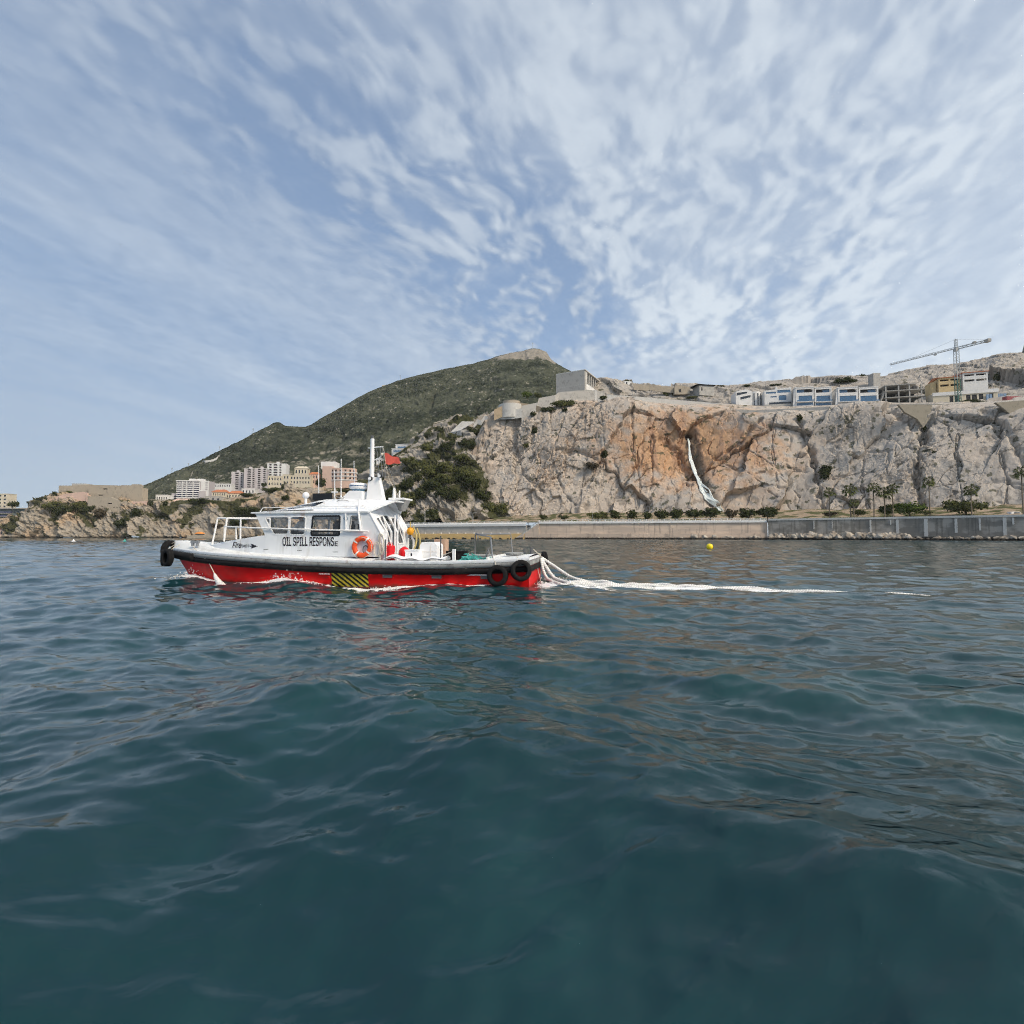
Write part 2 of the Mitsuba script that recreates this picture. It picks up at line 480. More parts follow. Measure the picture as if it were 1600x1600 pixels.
def rock(u, v, seed, big=3.0, mid=1.3, small=0.55, ang=-0.5, tame=1.0):
    q = np.stack([u, v, u * 0 + seed * 9.1], -1)
    wu, wv = 7 * (fb(q / 9, 4, seed) - 0.5), 7 * (fb(q / 9 + 40, 4, seed + 1) - 0.5)
    D = big * 2 * (fb(q / 32, 3, seed + 2) - 0.5)
    rough = 0.34 + 0.66 * ss(0.44, 0.60, fb(q / 26 + 11, 3, seed + 9))      # smooth slabs beside broken ground
    rough = rough * tame
    small = small * (0.45 + 0.55 * tame)
    keep = ss(0.44, 0.56, fb(q / 18 + 7, 3, seed + 8))
    h, e = cells(u + 1.3 * wu, v + 1.3 * wv, 19, seed, 1.2, ang, 2.0)
    D += mid * (2.6 * h - 1.2 * keep * np.exp(-(e / 0.022) ** 2))
    h, e = cells(u + wu, v + wv, 7.5, seed + 3, 1.2, ang, 2.4)
    D += small * (2.6 * h * (0.45 + 0.55 * rough) - 1.5 * keep * np.exp(-(e / 0.035) ** 2))
    h, e = cells(u + 0.6 * wu, v + 0.6 * wv, 2.4, seed + 5, 1.2, ang - 0.3, 2.4)
    D += 1.7 * small * h * rough
    h, e = cells(u + 0.3 * wu, v + 0.3 * wv, 1.1, seed + 6, 1.2, ang, 2.2)
    D += 0.7 * small * h * rough
    st = u * math.sin(ang) + v * math.cos(ang) + 0.8 * wu                  # bedding planes
    saw = st / 4.2 - np.floor(st / 4.2)
    D += 0.85 * small * (saw - 0.5) * ss(0.42, 0.6, fb(q / 24 + 3, 3, seed + 11))
    pit = fb(q * [0.5, 0.7, 1], 3, seed + 12)
    D -= 1.5 * small * ss(0.63, 0.72, pit) * rough
    D += 0.75 * small * (fb(q / 1.3, 3, seed + 6) - 0.5) * (0.4 + 0.6 * rough)
    return D


def rock_colour(stain=None, base=(0.46, 0.405, 0.35), warm=(0.475, 0.39, 0.315), grey=(0.385, 0.365, 0.34)):
    def f(p, n, uv):
        a = tfbm(p.x * 0.045, p.z * 0.05, p.y * 0.03, 3)
        b = tfbm(p.x * 0.22 + 0.16 * p.z, p.z * 0.22 - 0.10 * p.x, p.y * 0.1, 4)
        c = tfbm(p.x * 1.1, p.z * 0.8, p.y * 0.6, 3)
        col = mix(base, warm, smoothstep(0.45, 0.68, a + 0.35 * (b - 0.5)))
        col = mix(col, grey, smoothstep(0.50, 0.70, b) * 0.8)
        if stain:
            col = mix(col, (0.40, 0.385, 0.36), 0.6 * smoothstep(140.0, 195.0, p.x + 40.0 * (b - 0.5)))
            x0, z0, rx, rz, y0 = stain
            dx, dz = (p.x - x0) / rx, (p.z - z0) / rz
            k = smoothstep(1.15, 0.35, dr.sqrt(dx * dx + dz * dz) + 1.1 * (b - 0.5))
            run = tfbm(p.x * 0.55, p.z * 0.06, 3.0, 3)
            col = mix(col, mix((0.48, 0.285, 0.155), (0.37, 0.215, 0.13), smoothstep(0.40, 0.62, run)), k * 0.85)
        if stain:
            xw = wet[0] + (wet[1] - p.z) * wet[2]
            kw = smoothstep(4.2, 1.2, dr.abs(p.x - xw - 0.8) + 2.5 * (b - 0.5)) * smoothstep(wet[1] + 2.0, wet[1] - 1.5, p.z)
            col = mix(col, (0.085, 0.078, 0.066), 0.75 * kw)
        run2 = tfbm(p.x * 0.5 + 9.0, p.z * 0.05, p.y * 0.5, 3)
        col = col * (1 - 0.38 * smoothstep(0.54, 0.72, run2))
        tuft = smoothstep(0.66, 0.73, tfbm(p.x * 0.33, p.z * 0.42, p.y * 0.33 + 7.0, 3) + 0.25 * (c - 0.5))
        col = mix(col, (0.075, 0.078, 0.05), 0.8 * tuft)
        return col * (0.86 + 0.28 * c)
    return f


# --- the sea cliff behind the promenade
cliff = Loft([
    (680, [(815, 322), (785, 327), (745, 334), (706, 342), (698, 380)]),
    (738, [(814, 314), (785, 318), (748, 324), (708, 332), (690, 360)]),
    (752, [(813, 310), (775, 316), (730, 322), (680, 331), (668, 358)]),
    (772, [(812, 305), (762, 312), (702, 320), (650, 330), (642, 356)]),
    (830, [(810, 297), (755, 304), (697, 312), (645, 322), (636, 348)]),
    (900, [(808, 291), (750, 299), (690, 307), (635, 318), (627, 342)]),
    (960, [(808, 285), (750, 293), (690, 301), (631, 312), (624, 336)]),
    (1070, [(808, 277), (750, 286), (697, 296), (639, 304), (630, 330)]),
    (1130, [(807, 272), (750, 281), (695, 290), (641, 299), (630, 324)]),
    (1250, [(806, 258), (748, 267), (695, 275), (644, 284), (633, 312)]),
    (1380, [(804, 240), (745, 249), (690, 257), (636, 266), (629, 292)]),
    (1450, [(803, 230), (742, 239), (688, 247), (640, 256), (628, 282)]),
    (1520, [(801, 221), (740, 229), (685, 237), (634, 246), (626, 272)]),
    (1600, [(798, 211), (738, 219), (680, 227), (628, 236), (620, 264)]),
    (1750, [(792, 187), (730, 195), (668, 202), (612, 210), (604, 238)]),
    (1950, [(782, 160), (710, 167), (640, 173), (575, 180), (566, 206)])], 920, 225)
tame = interp(cliff.pix[..., 0] + 0.25 * (cliff.pix[..., 1] - 720), [(680, .95), (900, 1), (955, .35), (1110, .45), (1270, .25), (1300, .8), (1345, .4), (1440, .9), (1475, .5), (1700, .4)])
D = rock(cliff.U, cliff.V, 3, 3.4, 1.6, 0.66, tame=tame)
top = ss(2.9, 3.3, np.linspace(0, 4, 225))[:, None]
D = D * (1 - 0.75 * top)
for pts, w, dep in [([(1250, 660), (1262, 690), (1276, 735), (1290, 800)], 1.1, 3.8), ([(1452, 655), (1436, 700), (1432, 745), (1442, 800)], 1.3, 4.2),
                    ([(1395, 640), (1440, 672), (1448, 690)], 2.2, 2.6), ([(868, 706), (900, 704), (935, 722)], 1.1, 2.6), ([(1044, 690), (1066, 712), (1078, 740)], 2.5, 3.0),
                    ([(1078, 672), (1082, 705), (1094, 745), (1108, 790)], 2.0, 2.4), ([(1188, 650), (1160, 690), (1120, 712)], 1.0, 2.4), ([(1540, 640), (1580, 690), (1600, 720)], 1.3, 2.4),
                    ([(870, 740), (880, 770), (900, 790)], 0.9, 2.0), ([(1018, 680), (1020, 740), (1010, 790)], 0.8, 1.8), ([(1340, 700), (1400, 705), (1440, 690)], 0.6, 1.2),
                    ([(812, 650), (800, 690), (815, 740), (850, 770)], 0.8, 1.8), ([(1180, 745), (1230, 730), (1262, 735)], 0.7, 1.3)]:
    D = cliff.carve(pts, w, dep, D)
for pts, w, dep in [([(985, 640), (990, 700), (1000, 760), (996, 800)], 0.6, 2.0), ([(1215, 645), (1205, 700), (1215, 760)], 0.5, 1.6), ([(1340, 650), (1352, 700), (1345, 760), (1360, 800)], 0.6, 2.0),
                    ([(1500, 650), (1492, 710), (1505, 790)], 0.5, 1.8), ([(1560, 700), (1575, 750), (1570, 795)], 0.6, 2.0), ([(1390, 690), (1385, 740), (1398, 800)], 0.5, 1.6),
                    ([(1120, 715), (1170, 745), (1215, 780)], 0.6, 1.4), ([(1140, 690), (1200, 725), (1250, 770)], 0.5, 1.3), ([(1300, 745), (1350, 735), (1400, 755)], 0.5, 1.4), ([(940, 650), (945, 700), (938, 760)], 0.6, 1.8), ([(880, 650), (870, 690), (860, 720)], 0.6, 1.8)]:
    D = cliff.carve(pts, w * 0.55, dep * 0.6, D)
D = cliff.carve([(906, 795), (925, 755), (948, 722)], 2.2, -2.2, D)           # a pale leaning slab
D = cliff.carve([(1076, 678), (1077, 674)], 1.0, 5.0, D)                     # the outlet of the waterfall
orange = cliff.at(1085, 690)
_a, _b2 = cliff.at(1077, 676), cliff.at(1113, 792)
wet = (float(_a[0]), float(_a[2]), float((_b2[0] - _a[0]) / (_a[2] - _b2[2])))
scene['cliff_rock'] = {'type': 'diffuse', 'reflectance': mikit.proc(rock_colour((orange[0] - 6, orange[2] - 3, 56, 30, orange[1])))}
cliff_mesh = cliff.mesh(D)
obj('cliff', cliff_mesh, 'cliff_rock')
tag('cliff', 'tall pale limestone sea cliff with orange stains behind the promenade', kind='structure')

# --- the bare rocky ridge above and behind the cliff
ridge_ = Loft([
    (900, [(640, 345), (622, 356), (604, 372), (606, 420)]),
    (950, [(640, 342), (618, 352), (597, 366), (600, 420)]),
    (1000, [(640, 338), (620, 350), (601, 366), (604, 420)]),
    (1060, [(640, 334), (622, 348), (604, 364), (608, 420)]),
    (1130, [(640, 330), (622, 345), (608, 362), (612, 420)]),
    (1190, [(638, 324), (620, 342), (604, 362), (608, 420)]),
    (1250, [(636, 317), (615, 338), (598, 360), (602, 415)]),
    (1310, [(634, 309), (610, 332), (590, 356), (594, 412)]),
    (1380, [(632, 299), (606, 324), (588, 350), (592, 405)]),
    (1450, [(630, 289), (600, 316), (578, 345), (582, 400)]),
    (1530, [(626, 278), (592, 308), (567, 340), (572, 395)]),
    (1570, [(624, 272), (585, 303), (553, 336), (558, 390)]),
    (1640, [(620, 262), (578, 295), (545, 328), (550, 385)]),
    (1950, [(590, 215), (545, 250), (500, 285), (505, 340)])], 560, 110)
D2 = rock(ridge_.U * 0.6, ridge_.V * 0.75, 8, 2.6, 1.5, 0.5, ang=0.35) * ss(0, 0.5, np.linspace(0, 3, 110))[:, None]
scene['ridge_rock'] = {'type': 'diffuse', 'reflectance': mikit.proc(rock_colour(None, (0.36, 0.335, 0.305), (0.38, 0.34, 0.29), (0.30, 0.29, 0.275)))}
obj('rocky_ridge', ridge_.mesh(D2), 'ridge_rock')
tag('rocky_ridge', 'grey bare rock ridge above the houses', kind='structure')

# --- the big scrub covered hill
hill = Loft([
    (100, [(838, 650), (832, 780), (826, 900), (822, 1000), (826, 1300)]),
    (180, [(836, 640), (822, 780), (808, 900), (796, 1000), (806, 1300)]),
    (225, [(832, 620), (806, 780), (783, 900), (762, 1010), (775, 1300)]),
    (300, [(822, 560), (782, 750), (752, 900), (729, 1030), (742, 1300)]),
    (380, [(810, 510), (765, 720), (725, 900), (689, 1050), (702, 1300)]),
    (420, [(806, 490), (757, 705), (712, 900), (668, 1055), (682, 1300)]),
    (434, [(804, 484), (755, 700), (707, 900), (662, 1058), (676, 1300)]),
    (446, [(803, 480), (753, 700), (706, 900), (668, 1062), (680, 1300)]),
    (472, [(800, 474), (748, 700), (704, 900), (669, 1070), (680, 1300)]),
    (520, [(790, 462), (735, 700), (690, 900), (646, 1085), (658, 1320)]),
    (570, [(780, 450), (720, 695), (665, 900), (618, 1105), (630, 1330)]),
    (620, [(770, 440), (706, 690), (651, 900), (598, 1120), (610, 1340)]),
    (700, [(742, 432), (690, 680), (632, 900), (578, 1145), (592, 1350)]),
    (745, [(732, 428), (680, 670), (620, 900), (569, 1155), (580, 1350)]),
    (800, [(716, 424), (668, 660), (607, 900), (553, 1170), (566, 1350)]),
    (815, [(711, 423), (665, 657), (605, 900), (551, 1175), (564, 1350)]),
    (834, [(705, 422), (662, 655), (603, 900), (546.5, 1178), (560, 1350)]),
    (850, [(702, 422), (661, 655), (605, 900), (551, 1176), (566, 1350)]),
    (859, [(700, 422), (661, 655), (608, 900), (563, 1173), (576, 1345)]),
    (872, [(698, 422), (661, 655), (612, 900), (572, 1170), (584, 1340)]),
    (905, [(694, 424), (662, 655), (622, 900), (588, 1150), (598, 1330)]),
    (980, [(692, 430), (665, 655), (640, 900), (612, 1130), (620, 1300)]),
    (1150, [(690, 450), (672, 655), (655, 900), (640, 1130), (646, 1300)])], 560, 330)
q = np.stack([hill.P[..., 0], hill.P[..., 1], hill.P[..., 2]], -1)
D3 = 38 * (fb(q / 150, 4, 3) - 0.5) * ss(3.1, 2.4, np.linspace(0, 4, 330))[:, None] - 9 * np.exp(-((fb(q * [1, 0.35, 0.35] / 90, 3, 71) - 0.5) / 0.03) ** 2) * ss(3.0, 2.5, np.linspace(0, 4, 330))[:, None]
b1 = np.abs(fb(q / 15, 3, 21) - 0.5) * 2
D3 += 13 * (0.5 - b1) + 14 * (fb(q / 40, 3, 33) - 0.5) + 6.0 * (0.5 - np.abs(fb(q / 6.5, 2, 41) - 0.5) * 2)
D3 *= (0.42 + 0.58 * ss(3.05, 2.6, np.linspace(0, 4, 330)))[:, None] * 0.8
peak = W(825, 562, 1150)
slope = hill.at(440, 735)


def hill_colour(p, n, uv):
    a = tfbm(p.x * 0.010, p.y * 0.010, p.z * 0.02, 3)
    b = tfbm(p.x * 0.075, p.y * 0.05, p.z * 0.09, 3)
    c = tfbm(p.x * 0.30, p.y * 0.16, p.z * 0.34, 2)
    col = mix((0.020, 0.027, 0.018), (0.080, 0.088, 0.062), smoothstep(0.36, 0.66, 0.4 * a + 0.32 * b + 0.28 * c))
    stone = mix((0.20, 0.185, 0.16), (0.30, 0.275, 0.235), c)
    dx, dz = (p.x - peak[0]) / 84.0, (p.z - peak[2] - 0.10 * (p.x - peak[0])) / 26.0
    k = smoothstep(1.1, 0.75, dr.sqrt(dx * dx + dz * dz) + 0.9 * (b - 0.5)) * smoothstep(800.0, 1000.0, p.y)
    ex, ez = (p.x - slope[0]) / 190.0, (p.z - slope[2] - 0.10 * (p.x - slope[0])) / 46.0
    k2 = smoothstep(1.2, 0.4, dr.sqrt(ex * ex + ez * ez)) * smoothstep(0.50, 0.62, b) * smoothstep(0.36, 0.56, c) * 0.75
    k3 = smoothstep(0.66, 0.72, 0.6 * b + 0.4 * c) * 0.8
    return mix(col, stone, dr.maximum(k, dr.maximum(k2, k3)))


scene['hill_scrub'] = {'type': 'diffuse', 'reflectance': mikit.proc(hill_colour)}
obj('hill', hill.mesh(D3), 'hill_scrub')
tag('hill', 'high hill covered in dark green scrub with a bare pale summit', kind='structure')

# --- the vegetated slope at the left end of the cliff
slope_ = Loft([
    (560, [(820, 306), (800, 316), (780, 330), (756, 352), (745, 385)]),
    (600, [(815, 299), (785, 312), (762, 328), (738, 350), (722, 380)]),
    (640, [(814, 293), (775, 306), (738, 322), (706, 346), (690, 380)]),
    (690, [(814, 288), (765, 301), (725, 316), (690, 340), (655, 376)]),
    (738, [(813, 289), (775, 301), (735, 314), (700, 328), (644, 366)]),
    (770, [(812, 296), (786, 305), (764, 313), (730, 326), (650, 360)]),
    (800, [(811, 303), (797, 310), (784, 318), (750, 330), (670, 360)]),
    (830, [(810, 312), (806, 320), (800, 330), (780, 340), (700, 366)])], 330, 170)
D4 = rock(slope_.U, slope_.V, 15, 2.6, 1.5, 0.7, ang=0.6)


def slope_colour(p, n, uv):
    b = tfbm(p.x * 0.12, p.z * 0.14, p.y * 0.10, 3)
    c = tfbm(p.x * 1.0, p.z * 0.8, p.y * 0.5, 3)
    col = mix((0.38, 0.34, 0.29), (0.30, 0.28, 0.25), smoothstep(0.4, 0.6, b))
    green = mix((0.040, 0.047, 0.022), (0.075, 0.075, 0.038), c)
    return mix(col * (0.75 + 0.5 * c), green, smoothstep(0.47, 0.56, tfbm(p.x * 0.10 + 4.0, p.z * 0.13, p.y * 0.08, 3) + 0.2 * (c - 0.5)))


scene['slope_ground'] = {'type': 'diffuse', 'reflectance': mikit.proc(slope_colour)}
obj('hillside', slope_.mesh(D4), 'slope_ground')
tag('hillside', 'steep hillside of rock outcrops under trees at the left end of the cliff', kind='structure')

# --- the low rocky coast at the left: the fort's headland and the shore under the town
coast = Loft([
    (-330, [(841, 430), (838, 434), (836, 438), (834, 446), (833, 520)]),
    (-60, [(842, 402), (837, 405), (833, 408), (830, 414), (828, 480)]),
    (0, [(842, 396), (832, 399), (823, 403), (819, 411), (818, 470)]),
    (36, [(842, 393), (826, 397), (812, 403), (804, 414), (806, 470)]),
    (70, [(842, 391), (818, 396), (796, 402), (781, 412), (779, 470)]),
    (110, [(842, 389), (812, 395), (788, 402), (771, 412), (770, 470)]),
    (150, [(842, 387), (813, 394), (793, 401), (780, 409), (779, 460)]),
    (200, [(842, 386), (818, 392), (800, 398), (787, 405), (785, 460)]),
    (235, [(842, 385), (820, 391), (802, 396), (786, 402), (782, 460)]),
    (300, [(843, 381), (826, 386), (802, 391), (786, 396), (781, 460)]),
    (350, [(843, 379), (826, 384), (803, 389), (784, 394), (779, 455)]),
    (400, [(843, 376), (825, 381), (800, 386), (778, 392), (772, 450)]),
    (432, [(843, 373), (823, 378), (794, 383), (770, 390), (766, 446)]),
    (456, [(842, 370), (820, 374), (787, 379), (758, 385), (764, 442)]),
    (480, [(842, 366), (820, 371), (790, 376), (768, 382), (764, 440)]),
    (540, [(842, 355), (820, 360), (795, 366), (775, 374), (766, 430)]),
    (600, [(842, 338), (822, 345), (800, 353), (778, 364), (768, 420)]),
    (660, [(840, 318), (825, 328), (808, 338), (790, 352), (770, 410)])], 660, 125)
D5 = rock(coast.U, coast.V, 22, 3.2, 2.0, 0.8, ang=0.7) * (0.35 + 0.65 * ss(3.4, 2.9, np.linspace(0, 4, 125)))[:, None]


def coast_colour(p, n, uv):
    a = tfbm(p.x * 0.05, p.z * 0.07, p.y * 0.03, 3)
    b = tfbm(p.x * 0.24, p.z * 0.26, p.y * 0.1, 4)
    c = tfbm(p.x * 1.0, p.z * 0.9, p.y * 0.4, 3)
    col = mix((0.34, 0.30, 0.245), (0.40, 0.31, 0.22), smoothstep(0.42, 0.64, a))
    col = mix(col, (0.25, 0.235, 0.21), smoothstep(0.5, 0.7, b) * 0.8)
    green = mix((0.045, 0.05, 0.026), (0.085, 0.083, 0.045), c)
    up = smoothstep(10.0, 26.0, p.z)
    col = mix(col * (0.72 + 0.5 * c), green, smoothstep(0.60, 0.66, tfbm(p.x * 0.09, p.z * 0.12, p.y * 0.06 + 3.0, 3) + 0.12 * up + 0.2 * (c - 0.5)))
    wet = smoothstep(1.9, 0.7, p.z + 1.2 * (c - 0.5))                       # weed and wet rock at the tide line
    return mix(col, (0.035, 0.032, 0.026), 0.9 * wet)


scene['coast_rock'] = {'type': 'diffuse', 'reflectance': mikit.proc(coast_colour)}
obj('rocky_shore', coast.mesh(D5), 'coast_rock')
tag('rocky_shore', 'low tan rocky shore with the headland under the fort', kind='structure')
# ------------------------------------------------------------------ the work boat
import manifold3d as m3
from shapely.geometry import Polygon, Point, LineString
from shapely import affinity
from shapely.ops import unary_union
MB = np.eye(4)
MB[:3, 0], MB[:3, 1], MB[:3, 2], MB[:3, 3] = BF, -BV, [0, 0, 1], BO       # mesh y is to starboard (-v): right-handed


def vmesh(m):
    """Boat-frame mesh written with y = v (to port) into the world."""
    m = m.copy()
    m.vertices[:, 1] *= -1
    m.invert()
    m.apply_transform(MB)
    return m


def bobj(name, m, bsdf, parent=None, smooth=False, label=None, **kw):
    return obj(name, vmesh(m), bsdf, parent, smooth, label, **kw)


def worn(base, dirt, amount=0.5, s=1.0):
    def f(p, n, uv):
        a = tfbm(p.x * 1.7 * s, p.y * 1.7 * s, p.z * 1.2 * s, 3)
        b = tfbm(p.x * 9.0 * s, p.y * 9.0 * s, p.z * 2.2 * s, 3)
        return mix(base, dirt, amount * smoothstep(0.48, 0.78, 0.55 * a + 0.45 * b))
    return mikit.proc(f)


def boat_white(p, n, uv):
    """White gloss with grime, and thin rust runs below fittings."""
    a = tfbm(p.x * 1.7, p.y * 1.7, p.z * 1.4, 3)
    b = tfbm(p.x * 12.0, p.y * 12.0, p.z * 1.6, 3)
    col = mix((0.72, 0.75, 0.78), (0.48, 0.48, 0.46), 0.55 * smoothstep(0.46, 0.74, 0.5 * a + 0.5 * b))
    run = smoothstep(0.70, 0.78, tfbm(p.x * 7.0, p.y * 7.0, p.z * 0.45 + 5.0, 2)) * smoothstep(0.35, 0.6, a)
    return mix(col, (0.40, 0.25, 0.14), 0.55 * run)


mat('white_paint', mikit.proc(boat_white), 0.32)
mat('deck_paint', worn((0.60, 0.62, 0.62), (0.36, 0.36, 0.34), 0.7, 1.4), 0.55)
mat('white_clean', (0.78, 0.79, 0.80), 0.35)
mat('rail_white', (0.80, 0.80, 0.79), 0.4)
mat('grey_band', worn((0.24, 0.25, 0.25), (0.09, 0.09, 0.09), 0.8, 2.0), 0.6)
mat('black_rubber', worn((0.012, 0.012, 0.013), (0.035, 0.035, 0.034), 0.6, 2.0), 0.8)
mat('dark_metal', (0.10, 0.105, 0.11), 0.4)
mat('steel', (0.34, 0.35, 0.36), 0.35, metallic=0.6)
mat('black_gloss', (0.010, 0.011, 0.013), 0.16)
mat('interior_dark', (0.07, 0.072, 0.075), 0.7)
mat('interior_pale', (0.30, 0.31, 0.31), 0.7)
mat('seat_cloth', (0.03, 0.032, 0.036), 0.8)
mat('black_print', (0.012, 0.012, 0.018), 0.5)
mat('orange_buoy', worn((0.78, 0.085, 0.018), (0.60, 0.12, 0.05), 0.5, 3.0), 0.5)
mat('reflect_tape', (0.72, 0.68, 0.64), 0.35)
mat('red_plastic', worn((0.62, 0.008, 0.014), (0.40, 0.02, 0.02), 0.5, 3.0), 0.35)
mat('red_cloth', (0.50, 0.085, 0.065), 0.8)
mat('yellow_plastic', (0.72, 0.33, 0.02), 0.45)
mat('hose_yellow', (0.46, 0.38, 0.16), 0.6)
mat('rope_pale', (0.55, 0.51, 0.43), 0.9)
mat('teal_net', (0.07, 0.36, 0.33), 0.85)
mat('card', (0.44, 0.30, 0.22), 0.9)
mat('radar_blue', (0.03, 0.09, 0.20), 0.4)
mat('glass_blue', (0.10, 0.20, 0.30), 0.25)


def hull_red(p, n, uv):
    a = tfbm(p.x * 1.1, p.y * 1.1, p.z * 2.5, 3)
    b = tfbm(p.x * 6.0, p.y * 6.0, p.z * 1.5, 3)
    col = mix((0.58, 0.004, 0.005), (0.46, 0.007, 0.007), smoothstep(0.45, 0.75, 0.5 * a + 0.5 * b))
    col = mix(col, (0.34, 0.06, 0.045), 0.45 * smoothstep(0.66, 0.76, tfbm(p.x * 2.0, p.y * 2.0, p.z * 9.0, 3)))
    return mix(col, (0.06, 0.035, 0.025), 0.8 * smoothstep(0.16, -0.02, p.z + 0.16 * (b - 0.5)))


mat('hull_paint', mikit.proc(hull_red), 0.42)
scene['hull_paint']['b']['specular'] = 0.22
scene['black_rubber']['b']['specular'] = 0.15


def woven(p, n, uv):
    s = dr.sin(uv.x * 900.0 + dr.sin(uv.y * 6.283) * 2.4)
    return mix((0.50, 0.50, 0.48), (0.80, 0.80, 0.78), smoothstep(-0.7, 0.5, s + 1.4 * (tfbm(p.x * 9.0, p.y * 9.0, p.z * 9.0, 2) - 0.5)))


mat('boom_white', mikit.proc(woven), 0.8)


def hazard(p, n, uv):
    s = (uv.x * 1.0 + uv.y * 1.0) * 5.6
    on = smoothstep(0.47, 0.49, s - dr.floor(s))
    w = tfbm(p.x * 7.0, p.y * 7.0, p.z * 7.0, 3)
    return mix((0.012, 0.012, 0.012), mix((0.56, 0.43, 0.015), (0.40, 0.33, 0.05), w), on)


mat('hazard_print', mikit.proc(hazard), 0.4)
scene['pane_glass'] = {'type': 'thindielectric', 'int_ior': 1.5}

LB = 14.92
zs = lambda u: interp(u, [(0, .93), (1, .86), (3, .79), (6, .79), (8, .84), (10, .94), (12, 1.03), (13, 1.08), (14, 1.13), (15.3, 1.20)])
_b = PchipInterpolator([-1, 0, 1.5, 3, 8, 10, 11.5, 13, 14.2, 14.9, 15.2], [1.6, 1.70, 1.80, 1.84, 1.84, 1.76, 1.58, 1.18, 0.68, 0.30, 0.0])
bh = lambda u: _b(np.clip(u * np.where(u > 9, 1 + (15.2 / LB - 1) * (u - 9) / (LB - 9), 1), 0, 15.2))
zd = lambda u: zs(u) + 0.115                                  # height of the deck edge


def hull_point(up, w):
    """The hull's (u, v) at the station up of the sheer line and height w."""
    s = zs(up)
    stem = LB - 0.74 * np.maximum(s - w, 0)                # the stem rakes
    u = np.where(up > 7, 7 + (up - 7) * (stem - 7) / (LB - 7), up)
    narrow = 1 - 0.10 * np.clip((s - w) / 1.0, 0, 1) - 0.85 * ss(0.0, -0.75, w)
    return u, bh(up) * narrow


boat = thing('work_boat', 'red hulled work boat with white cabin, black lettering and hazard stripes', 'boat')
ups = np.concatenate([np.linspace(0, 13, 66)[:-1], 13 + (LB - 13) * np.sin(np.linspace(0, math.pi / 2, 26))])
lev = np.linspace(0, 1, 22)
UP, LV = np.meshgrid(ups, lev)
WW = (zs(UP) - 0.02) * (1 - LV) + (-0.75) * LV
HU, HV = hull_point(UP, WW)


def both(P):
    """A port-side grid and its mirror, as one mesh."""
    Q = P.copy()
    Q[..., 1] *= -1
    a, b = sheet(P), sheet(Q)
    b.invert()
    return cat([a, b])


tr = np.stack([HU[:, 0], HV[:, 0], WW[:, 0]], -1)
tl = tr * [1, -1, 1]
transom = sheet(np.stack([tr, tl], 1))
bobj('hull', cat([both(np.stack([HU, HV, WW], -1)), transom]), 'hull_paint', boat, smooth=40)


def band(w0, w1, out, name, bsdf, label=None, u0=0.0, n=9, bulge=1.0):
    """A rubbing strake: a D section that runs round the sheer from port over the bow to starboard, across the transom too."""
    t = np.linspace(0, math.pi, n)
    us = ups[ups >= u0]
    rows = []
    for k in t:
        w = zs(us) + w0 + (w1 - w0) * (1 - math.cos(k)) / 2
        u, v = hull_point(us, np.minimum(w, zs(us)))
        du, dv = np.gradient(u), np.gradient(v)
        nn = np.hypot(du, dv) + 1e-9
        o = out * math.sin(k) ** bulge + 0.004
        rows.append(np.stack([u - dv / nn * o, np.maximum(v + du / nn * o, 0.0), w], -1))
    P = np.array(rows)
    P[:, -1, 1] = 0
    m = both(P)
    e = P[:, 0]
    ew = e * [1, -1, 1]
    back = [e, e - [0.0, 0, 0], ew]
    ends = np.stack([e + [-out * 0.8, 0, 0], ew + [-out * 0.8, 0, 0]], 1)
    return bobj(name, cat([m, sheet(ends), sheet(np.stack([e, e + [-out * .8, 0, 0]], 1)), sheet(np.stack([ew, ew + [-out * .8, 0, 0]], 1))]), bsdf, boat, smooth=30, label=label)


band(-0.36, -0.165, 0.10, 'rubbing_strake', 'black_rubber', 'black rubber rubbing strake round the sheer')
band(-0.162, 0.0, 0.06, 'upper_band', 'grey_band')
band(0.003, 0.11, 0.03, 'bulwark_band', 'white_paint', bulge=0.3)

bw_ = ups[ups > 12.9]
bu_, bv_ = hull_point(bw_, zs(bw_) - 0.1)
bk_ = np.concatenate([np.stack([bu_, bv_ + 0.06, zs(bw_) - 0.16], -1), np.stack([bu_, -bv_ - 0.06, zs(bw_) - 0.16], -1)[::-1][1:]])
bobj('bow_fender', tube(bk_, 0.15, 10), 'black_rubber', boat, smooth=True, label='thick black rubber roll wrapped round the bow')

# deck: crowned forward, a well aft
us = ups[ups > 5.2]
ku, kv = np.meshgrid(np.linspace(0, 1, 9), us)
du_, dv_ = hull_point(kv, zs(kv))
bobj('foredeck', sheet(np.stack([du_, dv_ * (1 - 2 * ku), zd(kv) - 0.005 + interp(kv, [(5, .06), (10, .10), (12.5, .26), (14.3, .30), (15.2, .24)]) * (1 - np.abs(1 - 2 * ku) ** 2.4)], -1)[:, ::-1]), 'deck_paint', boat, smooth=True)
